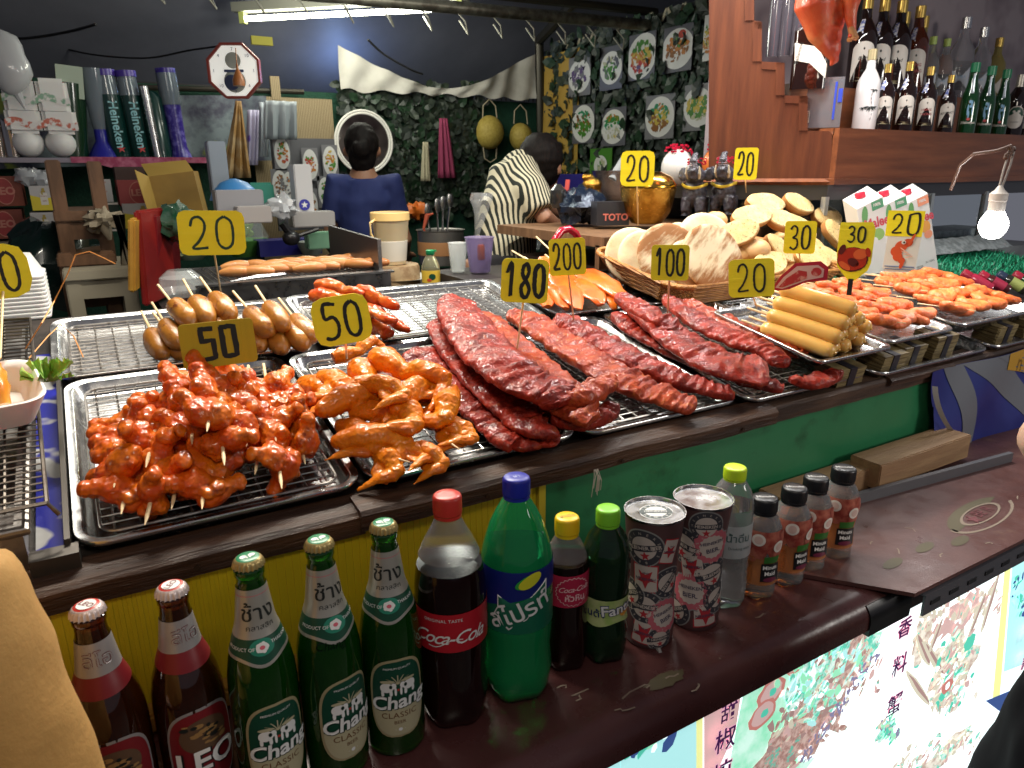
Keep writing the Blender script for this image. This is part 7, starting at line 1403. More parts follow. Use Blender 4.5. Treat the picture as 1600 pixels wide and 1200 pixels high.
# lettuce plate, blue trays, chopping board
p = onz(620, 437, 1.13); t = thing('oval_plate', 'pale plate with chopped lettuce in front of the bucket', 'plate', (p.x, p.y, 1.13)); g = G(); g.lathe([(.07, 0), (.12, .010), (.122, .012), (.07, .004)], 40); g.build('dish', M('plate_pale', (.55, .56, .50), .35), t)
frilly((p.x, p.y, 1.137), .055, 16, 'chopped green lettuce on the pale plate', 9, cat='chopped lettuce', hz=.35)
g = G(); g.box((1.32, 2.05, 1.105), (.5, .22, .03)); g.build('blue_tray', M('blue_plastic', (.015, .018, .16), .4), smooth=False, label='dark blue plastic tray under the violet jug', cat='tray')
g = G(); g.lathe([(.09, 0), (.095, .008), (.095, .11), (.09, .120)], 40); o = g.build('chopping_block', M('block_wood', (.34, .24, .13), .6, 0, (.22, .13, .06), 30, 4), label='round wooden chopping block in the shade under the bucket', cat='chopping block', loc=(onz(613, 412, 1.19).x, onz(613, 412, 1.19).y, 1.068))
# green bowl, lettuce bag, pots behind the grill
def bowl(x, y, z, r, h, mt, name, label, cat='bowl'):
    p = onz(x, y, z); g = G(); g.lathe([(r*.55, 0), (r*.8, h*.45), (r, h), (r*.96, h), (r*.5, h*.12)], 36); return g.build(name, mt, label=label, cat=cat, loc=p)
gb_ = M('green_bowl', (.10, .30, .06), .4); bowl(385, 400, 1.13, .105, .075, gb_, 'green_bowl', 'light green plastic bowl below the bag of lettuce')
frilly(onz(376, 385, 1.16)+V((0, 0, .02)), .09, 26, 'green lettuce heaped in clear bag over the green bowl', 12, cat='lettuce bag', hz=1.2)
g = G(); p = onz(385, 392, 1.14); g.lathe([(.07, 0), (.10, .06), (.09, .14), (.04, .22), (.015, .27), (.035, .31)], 28, p, cap1=False, wob=lambda a, z: 1+.3*noise.noise(V((math.cos(a)*2, math.sin(a)*2, z*10)))); g.build('clear_bag', M('thin_film', (.75, .8, .8), .15, alpha=.22, coat=1), label='clear knotted bag around the lettuce', cat='plastic bag')
bowl(300, 405, 1.13, .085, .05, M('celadon', (.30, .42, .30), .4), 'cabbage_bowl', 'pale bowl with cabbage bag half hidden by the big price card'); g = G(); crumple(g, onz(283, 392, 1.17), .05, 2, 18); g.build('cabbage', M('cabbage', (.42, .52, .22), .5, 0, (.6, .65, .45), 12, 3), label='pale green cabbage in film left of the big price card', cat='cabbage')
g = G(); p = onz(286, 462, 1.18); g.lathe([(.04, 0), (.055, .02), (.052, .05), (.03, .07)], 28, p, wob=lambda a, z: 1+.05*math.sin(3*a)); g.build('clear_cup', M('thin_film'), label='empty clear plastic container behind the brown sausages', cat='container')
bowl(487, 398, 1.14, .065, .06, M('pale_metal', (.35, .38, .34), .4, .3), 'metal_bowl', 'pale metal bowl behind the grilled sausages'); g = G(); g.box(onz(450, 385, 1.17), (.28, .12, .07)); g.build('navy_crate', M('navy_plastic', (.012, .012, .14), .4), smooth=False, label='dark blue crate behind the grill', cat='crate')
g = G(); g.box(onz(500, 375, 1.22), (.12, .06, .07), bev=.004); g.build('green_box', M('mint_green', (.20, .42, .26), .5), label='mint green box at the end of the grill', cat='box')
g = G(); p = onz(455, 372, 1.25); g.ell(p, (.035, .03, .03), 16); g.sweep([p, p+V((.11, 0, .03))], .008, 8); g.sweep([p+V((0, 0, .01)), p+V((-.03, 0, .06))], .015, 8); g.build('black_ladle', black, label='black pan with yellow handle end leaning behind the grill', cat='pan')
g = G(); g.box(onz(375, 330, 1.27)+V((0, .3, 0)), (.17, .10, .14), bev=.003); g.build('white_box', M('box_grey', (.24, .24, .26), .5), label='white appliance box behind the lettuce bag', cat='box')
g = G(); p = onv(367, 300, 3.0); g.lathe([(.095, -.03), (.085, .0), (.05, .035), (.01, .05)], 28, p); g.build('blue_basin', M('basin_blue', (.04, .18, .42), .4), label='upturned bright blue basin on the white boxes', cat='basin')
g = G(); p = onv(409, 305, 3.1); g.box(p, (.10, .02, .10), bev=.009); g.build('green_scoop', M('scoop_green', (.02, .20, .14), .4), label='teal green plastic scoop beside the blue basin', cat='scoop')
for i, (x, y, w, h, v, c, lb_) in enumerate(((373, 318, .17, .10, 2.9, (.26, .26, .28), 'pale grey electric appliance under the blue basin'), (340, 262, .075, .22, 3.5, (.35, .40, .48), 'standing pale blue carton with dark script'), (472, 305, .07, .24, 3.0, (.55, .55, .56), 'tall white paper cup sleeve with blue emblem'), (487, 342, .17, .06, 2.95, (.34, .33, .32), 'flat white carton under the cup sleeve'), (395, 335, .12, .06, 2.8, (.32, .30, .29), 'small white carton in front of the appliance'))):
    g = G(); g.box(onv(x, y, v), (w, .08, h), bev=.004)
    o = g.build('white_carton', M('pale_box_%s' % 'abcde'[i] if False else ('pale_box', 'blue_box', 'cup_paper', 'flat_box', 'small_box')[i], c, .5), label=lb_, cat='box')
    if i == 2:
        g = G(); q = onv(476, 320, v-.045); P = [V((.022*math.cos(2*PI*k/24), 0, .022*math.sin(2*PI*k/24))) for k in range(24)]; g.poly([q+a for a in P][::-1], 0); g.poly([q+V((.014*(1 if k % 2 == 0 else .45)*math.sin(PI*k/5), -.0006, .014*(1 if k % 2 == 0 else .45)*math.cos(PI*k/5))) for k in range(10)], 1); g.build('emblem', [M('emblem_blue', (.03, .03, .30), .4), lwhite], o, False)
# crumpled bag by the cup sleeve
g = G(); crumple(g, onv(441, 325, 2.85), .05, 5, 18, .9, .7); g.build('crumpled_bag', M('film_white', (.6, .62, .65), .2, alpha=.55, coat=1), label='crumpled white plastic bag beside the cup sleeve', cat='plastic bag')
# red handle basket
t = thing('red_basket', 'thick glossy red plastic handle of a basket behind the squid tray', 'basket handle', onv(886, 385, 1.72)); g = G(); K = 1.95/FPX
g.sweep([(-.052, 0, -.10), (-.050, 0, -.02), (-.042, 0, .022), (-.020, 0, .046), (.006, 0, .050), (.030, 0, .036), (.046, 0, .006), (.052, 0, -.04), (.055, 0, -.10)], .011, 12); g.build('grip', M('red_plastic', (.40, .008, .03), .2, coat=.6), t)
g = G(); g.box((-.0, .03, -.12), (.16, .12, .06), bev=.01); g.build('basket_body', M('red_plastic'), t)
# side table with figures and bowls
st2 = thing('side_table', 'brown wooden side table carrying the elephants and golden bowl', 'table', (0, 0, 0)); zt3 = 1.315
c1 = onz(905, 352, zt3); c2 = onz(1125, 345, zt3)
g = G(); g.box((c1.x+.30, c1.y-.12, zt3-.015), (1.05, .62, .03)); g.box((c1.x+.30, c1.y-.40, zt3-.06), (1.05, .02, .07)); g.build('tabletop', wood_mid, st2, False)
g = G(); g.box((c1.x+.30, c1.y-.12, zt3/2-.05), (.95, .5, zt3-.1)); g.build('cabinet_body', M('dark_brown', (.035, .018, .012), .6), st2, False)
bas = M('elephant_black', (.022, .022, .032), .38, 0, (.07, .065, .09), 40, 5, .45, .7, bump=.8, bs=120, coat=.3)
def elephant(x, y, d, label, col):
    p = ond(x, y, d); z = V((-p.x, -p.y, 0)).normalized(); t = thing('elephant_statue', label, 'statue', mat4=MX.Translation(p) @ MX.Rotation(math.atan2(z.y, z.x)+PI/2-.15, 4, 'Z') @ MX.Diagonal((.80, .75, .70, 1)), group='pair of black elephant statues behind the breads')
    g = G(); g.ell((0, 0, .10), (.048, .055, .065), 16); g.ell((0, -.02, .175), (.040, .042, .042), 16); g.ell((0, -.035, .20), (.028, .025, .022), 12)
    for s in (-1, 1): g.ell((s*.050, .0, .18), (.022, .008, .034), 12, MX.Rotation(s*.4, 4, 'Z')); g.sweep([(s*.026, -.03, .08), (s*.028, -.035, .02), (s*.028, -.035, .0)], [.022, .019, .021], 10); g.sweep([(s*.030, .03, .08), (s*.032, .03, .0)], [.024, .022], 10)
    g.sweep([(0, -.050, .170), (0, -.078, .175), (0, -.086, .20), (0, -.082, .235), (0, -.066, .262), (.004, -.050, .268), (.006, -.042, .255)], [.024, .020, .017, .015, .012, .009, .006], 12)
    me = organic(g, .004, 2, .002, 60, .0012, 180, [bas], 'body', 3); put(me, 'body', t)
    g = G()
    for i in range(9): a = i/8; q = V((0, -.081-.004*math.sin(PI*a), .185+.062*a)); g.sweep([q+V((-.015, 0, 0)), q+V((0, -.010, 0)), q+V((.015, 0, 0))], .0022, 5)
    g.build('trunk_rings', M('ring_grey', (.11, .10, .12), .4), t)
    g = G()
    for s in (-1, 1): g.sweep([(s*.020, -.055, .165), (s*.026, -.080, .185), (s*.024, -.088, .215)], [.007, .0055, .002], 8)
    g.build('tusks', M('ivory', (.60, .56, .45), .35), t)
    g = G(); g.sweep([(.048*math.cos(a), -.012+.052*math.sin(a), .130+.008*math.cos(2*a)) for a in [2*PI*i/24 for i in range(25)]], [(.004, .007)]*25, 6, cap=False); g.build('garland', M('gold_band', (.48, .34, .03), .35, .5), t)
    g = G()
    for i in range(60): a = random.uniform(0, 2*PI); q = V((.035*math.cos(a), .01+.035*math.sin(a), .235+random.uniform(-.012, .016))); g.ell(q, .004, 6)
    g.build('beads', col, t)
elephant(1083, 336, 2.30, 'left black elephant statue with raised trunk behind the breads', M('bead_red', (.45, .01, .04), .25))
elephant(1128, 334, 2.30, 'right black elephant statue with raised trunk beside the pillar', M('bead_red'))
for i, (x, y, c, lb_) in enumerate(((1058, 262, (.60, .58, .56), 'white ceramic globe jar with red band left of the elephants'), (1122, 258, (.60, .16, .03), 'orange and white ceramic globe behind the right elephant'))):
    p = ond(x, y, 2.45); t = thing('ceramic_jar', lb_, 'jar', p); g = G(); g.ell((0, 0, 0), (.055, .055, .062), 24); g.build('jar', M('jar_%s' % ('white', 'orange')[i], c, .3, coat=.4), t)
    g = G(); g.sweep([(.056*math.cos(a)*.6, -.056*abs(math.cos(a*.5)) if False else -.045*math.cos(a*.2), .064*math.sin(a)) for a in [-1.2+2.4*q/10 for q in range(11)]], .004, 6); g.build('band', M('bead_red'), t)
    g = G(); 
    for q in range(40): g.ell((random.uniform(-.04, .04), random.uniform(-.03, .03), .058+random.uniform(-.01, .018)), .006, 6)
    g.build('beads', M('bead_red'), t)
gold = M('gold_relief', (.62, .36, .07), .22, 1, (.40, .20, .03), 30, 4, bump=1, bs=110)
p = ond(1010, 350, 2.35); t = thing('golden_bowl', 'shiny embossed golden bowl with lid behind the price card', 'bowl', (p.x, p.y, p.z-.0)); s = .105
g = G(); g.lathe([(.03, 0), (.05, .004), (.075, .04), (.088, .09), (.090, .115), (.085, .118)], 48, wob=lambda a, z: 1+.03*math.sin(a*12)*math.sin(z*70)); g.build('bowl', gold, t); g = G(); g.lathe([(.091, .118), (.091, .125), (.075, .150), (.045, .165), (.01, .168)], 48); g.build('lid', M('gold_smooth', (.70, .42, .08), .18, 1), t)
p = ond(965, 298, 2.75); t = thing('silver_bowl', 'embossed silver offering bowl behind the golden one', 'bowl', p); g = G(); g.lathe([(.03, -.04), (.05, -.03), (.085, .02), (.095, .07), (.10, .075), (.09, .07), (.07, .02)], 40, wob=lambda a, z: 1+.04*math.sin(a*10)*math.sin(z*60)); g.build('bowl', M('silver_relief', (.50, .50, .55), .25, 1, bump=1, bs=90), t)
g = G(); g.sweep([(-.07, -.05, .04), (0, -.03, .11), (.08, .0, .12)], .018, 10); g.build('cloth', M('grey_cloth', (.35, .37, .38), .7), t)
p = ond(925, 290, 2.6); g = G(); g.ell(p, (.04, .03, .03), 14); g.ell(p+V((-.02, 0, .03)), (.03, .016, .014), 12); g.ell(p+V((0, 0, -.035)), (.05, .035, .02), 14)
put(organic(g, .005, 2, .004, 60, 0, 0, [gold], 'figure'), 'gold_figure', label='small golden figurine on the dark parcels', cat='figurine')
g = G(); crumple(g, ond(908, 322, 2.45), .085, 4, 20, .7, .5); g.build('foil_parcel', M('blue_foil', (.012, .02, .04), .2, .3, (.10, .13, .16), 40, 4, .55, .7, bump=.6, bs=60), label='dark blue patterned plastic parcel on the side table', cat='parcel')
t = thing('battery_box', 'black box with pink capital letters on the side table', 'box', mat4=MX.Translation(ond(953, 333, 2.35)) @ MX.Rotation(-.35, 4, 'Z')); g = G(); g.box((0, 0, 0), (.11, .07, .075)); g.build('box', M('box_black', (.02, .02, .025), .4), t, False)
g = G(); gtext(g, 'TOTO', .030, MX.Translation((.008, -.0358, -.012)) @ MX.Rotation(PI/2, 4, 'X'), 0, bold=.03); g.build('lettering', M('pink_letter', (.60, .16, .12), .5), t, False)
g = G(); g.lathe([(.02, 0), (.03, .02), (.028, .06), (.008, .08)], 20, ond(872, 325, 2.45)); g.build('dark_jar', M('dark_jar', (.02, .02, .02), .2, coat=.5), label='small black jar beside the blue parcel', cat='jar')
g = G(); p = ond(884, 302, 2.45); g.sweep([p+V((0, 0, -.03)), p+V((.008, 0, .045))], .008, 8); g.build('red_stick', M('joss_red', (.50, .07, .06), .5), label='short red joss stick packet standing in the black jar', cat='joss stick')
g = G(); g.box(ond(880, 290, 2.9), (.34, .05, .09)); g.build('blue_cloth', M('deep_blue', (.015, .012, .16), .6), label='deep blue cloth behind the bent man', cat='cloth')
# ================================================================== HATS, BAGS, MIRROR
hatm = M('straw_yellow', (.38, .28, .05), .6, 0, (.46, .35, .08), 60, 3, bump=.4, bs=200)
for x, y, rx, w in ((764, 207, .088, 'left round yellow hat hanging on the green netting'), (812, 214, .074, 'right smaller yellow hat hanging partly behind the seller')):
    p = onv(x, y, 4.24); t = thing('straw_hat', w, 'hat', p, group='yellow hats hanging on the rear wall'); g = G(); R = []
    for q, yy in ((1, .0), (1.0, -.012), (.9, -.045), (.6, -.075), (.2, -.088)): R.append([V((rx*q*1.05*math.cos(2*PI*j/32), yy, rx*q*1.18*math.sin(2*PI*j/32))) for j in range(32)])
    g.rings(R); g.build('crown', hatm, t); g = G(); g.sweep([(-.05, -.01, .08), (-.045, -.01, .16), (0, -.01, .20), (.045, -.01, .16), (.055, -.01, .08)], .004, 6)
    g.sweep([(-.05, -.01, -.09), (-.04, -.01, -.16), (0, -.012, -.185), (.045, -.01, -.16), (.05, -.01, -.09)], .004, 6); g.build('cord', M('cord_beige', (.42, .36, .25), .7), t)
def hang(x0, y0, x1, y1, v, w0, w1, mt, name, label, cat):
    a, b2 = onv(x0, y0, v), onv(x1, y1, v); g = G(); g.grid(lambda s, t: V((a.x+(b2.x-a.x)*t+(s-.5)*(w0+(w1-w0)*t), v+.012*math.sin(s*18)*(.3+t), a.z+(b2.z-a.z)*t)), 16, 8); g.build(name, mt, label=label, cat=cat); o = C.objects[-1]; m = o.modifiers.new('s', 'SOLIDIFY'); m.thickness = .008; return o
hang(692, 185, 697, 278, 4.2, .05, .115, M('pink_cloth', (.26, .035, .09), .8), 'pink_apron', 'dusky pink apron hanging on the leafy screen', 'apron')
hang(664, 222, 664, 283, 4.2, .03, .055, M('cream_cloth', (.42, .38, .26), .8), 'cream_towel', 'narrow cream towel with dark marks left of the pink apron', 'towel')
hang(372, 158, 368, 278, 3.9, .02, .14, M('ochre_umbrella', (.27, .15, .045), .7, 0, (.36, .26, .14), 12, 3), 'folded_umbrella', 'folded ochre brown parasol hanging right of the tumbler shelf', 'parasol')
hang(438, 158, 438, 218, 3.85, .155, .155, M('grey_sheet', (.22, .25, .27), .4), 'grey_plastic_sheet', 'wrinkled pale grey plastic sheet above the plate pictures', 'sheet')
o = hang(395, 172, 392, 258, 3.95, .055, .055, M('lilac_paper', (.38, .36, .50), .5, 0, (.14, .08, .35), 9, 1, .58, .60), 'lilac_strip', 'lilac printed strip hanging beside the folded parasol', 'strip'); hang(412, 160, 410, 245, 3.97, .05, .04, M('pale_strip', (.34, .38, .42), .5), 'pale_strip', 'plain pale strip beside the lilac one', 'strip')
p = onv(568, 222, 4.2); t = thing('round_mirror', 'round mirror with double white ring frame behind the woman in blue', 'mirror', p); rx, rz = .172, .172
g = G(); g.poly([(rx*.9*math.cos(2*PI*i/48), -.004, rz*.9*math.sin(2*PI*i/48)) for i in range(48)][::-1]); g.build('glass', M('mirror_glass', (.42, .40, .36), .03, 1), t, False)
for q in (1, .92):
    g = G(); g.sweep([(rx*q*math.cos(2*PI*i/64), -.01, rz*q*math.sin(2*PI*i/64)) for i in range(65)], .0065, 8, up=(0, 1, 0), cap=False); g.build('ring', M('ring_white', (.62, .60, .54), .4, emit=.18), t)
# orange bag behind the bucket
g = G(); crumple(g, onz(652, 330, 1.30), .055, 8, 18, .8, .6); g.build('orange_bag', M('bag_orange', (.55, .13, .015), .4), label='orange plastic bag between the bucket and the netting', cat='bag')
# ================================================================== FAR LEFT SHELF, TUMBLERS, BOXES
VS = 3.75; z_s = onv(150, 246, VS).z
ts = thing('wall_shelf', 'wall shelf with pink cloth edge carrying foam boxes and tumblers', 'shelf', (0, 0, 0))
a, b2 = onv(-60, 246, VS), onv(298, 240, VS); g = G(); g.box(((a.x+b2.x)/2, VS+.14, z_s-.012), (b2.x-a.x, .30, .02)); g.build('board', M('shelf_silver', (.22, .2, .24), .35, .5), ts, False)
g = G(); 
g.grid(lambda s, t: V((onv(110, 246, VS).x+s*.62, VS-.016, z_s+.002-t*(.025+.045*max(0, 1-abs(s-.38)*4)))), 30, 3); g.build('cloth_edge', M('pink_fabric', (.30, .03, .09), .6, 0, (.45, .12, .2), 30, 2), ts)
def tumbler(x, label, kind, hgt=.33, tilt=0):
    p = onv(x, 246, VS+.08); t = thing('beer_tower', label, 'drink dispenser', (p.x, VS+.08, z_s), group='branded drink towers on the wall shelf'); t.rotation_euler = (0, tilt, 0)
    cb_ = M('tower_blue', (.02, .02, .30), .3); cg_ = M('tower_green', (.004, .035, .03), .25, coat=.4)
    if kind == 'wide': g = G(); g.lathe([(.062, 0), (.055, .02), (.026, .07), (.028, .12)], 28); g.build('base', cb_, t); g = G(); g.lathe([(.028, .12), (.036, .17), (.045, .26), (.050, hgt)], 28); g.build('cup', M('tower_clear', (.30, .36, .42), .1, trans=.5, ior=1.1, coat=.6), t)
    elif kind == 'green':
        g = G(); g.lathe([(.040, 0), (.044, .01), (.046, hgt*.72)], 28); g.build('base', cg_, t); g = G(); g.lathe([(.043, hgt*.72), (.040, hgt*.93)], 28, cap0=False); g.build('cup', M('tower_clear'), t); g = G(); g.lathe([(.044, hgt*.93), (.044, hgt)], 28); g.build('collar', M('tower_violet', (.06, .03, .28), .3), t)
        pr_ = [(.047, 0), (.047, hgt)]; g = G(); a0 = facing(p, .15); f = bender(pr_, a0, hgt*.38, .001); gtext(g, 'Heineken', .052, MX.Rotation(-PI/2, 4, 'Z'), 0, f, bold=.02); gtext(g, '★', .04, TR(0, -.105), 1, f); star(g, (0, 0, 0), .0001, 1, 0); g.build('lettering', [M('letter_teal', (.25, .55, .60), .4), M('star_red', (.55, .05, .05), .4)], t, False)
    elif kind == 'steel': g = G(); g.lathe([(.05, 0), (.05, hgt*.72), (.03, hgt*.8)], 28); g.build('base', cg_, t); g = G(); g.lathe([(.018, hgt*.0), (.018, hgt*.85)], 16, (-.02, -.05, 0)); g.build('rod', steel, t)
    elif kind == 'dark': g = G(); g.lathe([(.055, 0), (.06, .2), (.062, hgt*.85)], 28); g.build('base', M('tower_dark', (.006, .03, .012), .2, coat=.5), t); g = G(); g.box((.005, -.03, hgt*.86), (.10, .04, .13)); g.build('pale_card', M('card_pale', (.40, .48, .38), .5), t, False)
    else: g = G(); g.lathe([(.050, 0), (.035, .05), (.036, .15), (.042, hgt*.9), (.043, hgt)], 28); g.build('base', M('tower_purple', (.03, .015, .22), .3, 0, (.12, .10, .4), 30, 2, .5, .6), t); g = G(); g.lathe([(.044, hgt*.6), (.044, hgt-.02)], 28, cap0=False, cap1=False); g.build('cup', M('tower_clear'), t)
tumbler(117, 'dark green drink tower with a pale card, leftmost on the wall shelf', 'dark', .36, .08); tumbler(163, 'drink tower with flared blue foot and clear cup', 'wide', .37, .02); tumbler(190, 'green drink tower with teal lettering, left one', 'green', .37, -.05); tumbler(222, 'green drink tower with teal lettering, right one', 'green', .37, -.05); tumbler(253, 'plain dark tower with a steel rod', 'steel', .36, -.06); tumbler(283, 'purple patterned drink tower at the shelf end', 'purple', .39, -.05)
def shelfbox(x, y, w, h, label, k):
    p = onv(x, y, VS+.06); t = thing('foam_boxes', label, 'foam boxes', (p.x, VS+.06, p.z)); g = G()
    if k == 0:
        for s in (-1, 1): g.box((s*w/4, 0, 0), (w/2-.004, .14, h), bev=.015)
    else:
        for s in (-1, 1): g.ell((s*w/4, 0, 0), (w/4, .08, h/2), 18)
    g.build('boxes', foamm, t, True, 60)
    if k == 0: g = G(); g.grid(lambda s, t_: V((-w/2+w*s, -.0725+.001*math.sin(s*9), -.012+(t_-.5)*.03+.01*math.sin(s*12))), 20, 2); g.build('print', M('print_red' if 'red' in label else 'print_green', (.55, .15, .10) if 'red' in label else (.25, .42, .30), .6, 0, (.75, .72, .70), 45, 2, .45, .55), t)
shelfbox(57, 152, .24, .145, 'bundle of white foam boxes with green print on top of the stack', 0); shelfbox(66, 190, .26, .105, 'bundle of white foam boxes with red print, middle of the stack', 0); shelfbox(70, 224, .25, .12, 'white foam bowls in film, bottom of the stack', 1)
for x, w in ((0, 'left steel tumbler at the frame edge on the shelf'), (21, 'right steel tumbler beside the foam bowls')):
    p = onv(x, 242, VS+.05); g = G(); g.lathe([(.030, 0), (.036, .14), (.038, .15)], 24); g.build('steel_tumbler', M('tumbler_steel', (.35, .33, .32), .15, 1), label=w, cat='tumbler', loc=(p.x, p.y, z_s), group='steel tumblers on the wall shelf')
g = G(); p = onv(12, 98, 3.6); g.ell(p, (.075, .06, .115), 20)
for v in g.v: v += (v-p)*.25*noise.noise((v-p)*14)
g.sweep([p+V((.01, 0, -.10)), p+V((.03, 0, -.17))], [.02, .004], 8); g.build('hanging_bag', M('bag_hang', (.55, .56, .58), .3, alpha=.75, coat=.6), label='white translucent bag hanging in the upper left corner', cat='plastic bag')
# printed yellow green banner behind the towers
g = G(); a, b2 = onv(-40, 145, 4.20), onv(415, 150, 4.20); g.grid(lambda s, t: V((a.x+(b2.x-a.x)*s, 4.20+.01*math.sin(s*30), a.z+(b2.z-a.z)*s-t*.33)), 60, 6); g.build('printed_sheet', M('sheet_print', (.16, .20, .22), .6, 0, (.045, .045, .075), 7, 5, .42, .6, col3=(.24, .30, .05), ns3=3, lo3=.58, hi3=.64), label='faded printed banner behind the drink towers', cat='banner')
def ctn(x0, y0, x1, y1, v, label, m1, mk, dz=.18, rz=0, grp='cardboard drink cartons under the wall shelf'):
    a, b2 = onv(x0, y0, v), onv(x1, y1, v); w, h = abs(b2.x-a.x), abs(a.z-b2.z); t = thing('drink_carton', label, 'carton', mat4=MX.Translation(((a.x+b2.x)/2, v+dz/2, (a.z+b2.z)/2)) @ MX.Rotation(rz, 4, 'Z'), group=grp)
    g = G(); g.box((0, 0, 0), (w, dz, h-.003)); g.build('box', m1, t, False); g = G(); f = lambda p: V((p[0], -dz/2-.001-p[2], p[1]))
    mk(g, w, h, f); g.build('print', [M('box_print_pale', (.42, .16, .12), .6), lab_w, M('box_yellow', (.60, .48, .03), .5), M('box_redtxt', (.26, .03, .03), .5), M('box_dim', (.35, .26, .05), .5)], t, False)
def leo(g, w, h, f):
    for q, k in ((1, 0), (.93, 3)): g.poly([f((w*.26*q*math.cos(2*PI*i/28)+w*.02, h*.44*q*math.sin(2*PI*i/28), .0005*(2-q*1.5))) for i in range(28)], k)
    gtext(g, 'LEO', h*.34, TR(w*.02, 0, .0016), 0, f, bold=.04)
def sing(g, w, h, f):
    g.add([f(q) for q in ((-w/2, -h/2, .0003), (w/2, -h/2, .0003), (w/2, h*.05, .0003), (0, -h*.02, .0003), (-w/2, h*.12, .0003))], [(0, 1, 2, 3, 4)], 2)
    g.add([f(q) for q in ((-w*.14, -h*.28, .0006), (w*.14, -h*.28, .0006), (w*.14, h*.2, .0006), (-w*.14, h*.2, .0006))], [(0, 1, 2, 3)], 1)
    for i in range(7): a = i*.9; g.poly([f((w*.035*math.cos(2*PI*j/8)+w*.05*math.cos(a), h*.05*math.sin(2*PI*j/8)+h*.26+h*.09*math.sin(a*1.7), .0009+.00003*i)) for j in range(8)], 4)
    gtext(g, 'SINGHA', h*.07, TR(0, h*.07, .0010), 3, f); gtext(g, '330', h*.10, TR(0, -h*.12, .0010), 3, f)
cbr = M('carton_brown', (.20, .045, .022), .6, 0, (.16, .035, .02), 8, 3); cbw = M('carton_pale', (.45, .43, .42), .55); cbp = M('carton_redpink', (.30, .05, .05), .55); kraft = M('kraft', (.32, .19, .04), .65, 0, (.27, .16, .035), 8, 3)
ctn(-30, 275, 40, 322, 3.6, 'upper brown beer carton with round pale print at the left edge', cbr, leo); ctn(-30, 328, 42, 372, 3.6, 'lower brown beer carton with round pale print at the left edge', cbr, leo)
ctn(44, 290, 93, 328, 3.55, 'upper yellow and white carton on the bench', cbw, sing, .16); ctn(46, 332, 95, 369, 3.55, 'lower yellow and white carton on the bench', cbw, sing, .16)
ctn(182, 281, 251, 321, 3.5, 'reddish beer carton with round print, under the dark box', cbp, leo); ctn(190, 318, 258, 355, 3.48, 'yellow and white carton under the reddish one', cbw, sing, .16)
def lines(g, w, h, f):
    for q in range(6): g.add([f((x_, y_+h*(.35-.13*q), .0004)) for x_, y_ in ((-w*.3, 0), (w*.25-.01*(q % 3), 0), (w*.25-.01*(q % 3), h*.03), (-w*.3, h*.03))], [(0, 1, 2, 3)], 3 if q == 5 else 0)
ctn(141, 280, 178, 316, 3.5, 'white carton with small lines of print behind the chair post', cbw, lines, .12)
ctn(145, 318, 191, 360, 3.46, 'dark green carton with thin pale frame below the white one', M('carton_dkgreen', (.01, .03, .02), .5), lambda g, w, h, f: [g.add([f(q) for q in ((-w/2, s*h*.48-.004, .0004), (w/2, s*h*.48-.004, .0004), (w/2, s*h*.48+.004, .0004), (-w/2, s*h*.48+.004, .0004))], [(0, 1, 2, 3)], 1) for s in (-1, 1)], .10)
ctn(178, 260, 228, 282, 3.6, 'dark brown box on top of the reddish carton', M('box_darkbrown', (.05, .025, .02), .5), lambda g, w, h, f: None, .15)
t = thing('open_carton', 'open brown kraft carton leaning right of the beer cartons', 'carton', mat4=MX.Translation(onv(282, 310, 3.35)) @ MX.Rotation(-.25, 4, 'Z') @ MX.Rotation(-.12, 4, 'Y')); g = G(); g.box((0, 0, 0), (.17, .16, .20)); g.build('box', kraft, t, False)
g = G(); g.prism([(-.085, -.08, .10), (.085, -.08, .10), (.06, -.02, .145), (-.11, -.02, .15)], (0, .003, .002)); g.prism([(-.086, -.08, .10), (-.086, -.08, -.14), (-.11, -.13, -.13), (-.12, -.13, .13)], (.002, 0, 0)); g.build('flap', M('kraft_flap', (.42, .27, .06), .6), t, False)
g = G(); a = onv(-30, 380, 3.6); b2 = onv(118, 375, 3.6); g.box(((a.x+b2.x)/2, 3.68, a.z-.02), (b2.x-a.x, .3, .045)); g.build('bench_top', M('bench_cream', (.26, .23, .17), .5), smooth=False, label='cream painted bench under the yellow cartons', cat='bench')
for i, (x, y, w) in enumerate(((45, 276, 'clear plastic bag roll on top of the cartons, left'), (70, 280, 'small clear plastic bag on the yellow carton'))):
    g = G(); crumple(g, onv(x, y, 3.6), .05, i+3, 16, .7, .5); g.build('plastic_bag', M('film_white'), label=w, cat='plastic bag')
g = G(); crumple(g, onv(85, 415, 3.2), .16, 3, 22, 1, .4); g.build('dark_bag', M('dark_green_film', (.006, .018, .016), .2, coat=.8), label='dark green rubbish bag in the shade behind the foam boxes', cat='rubbish bag')
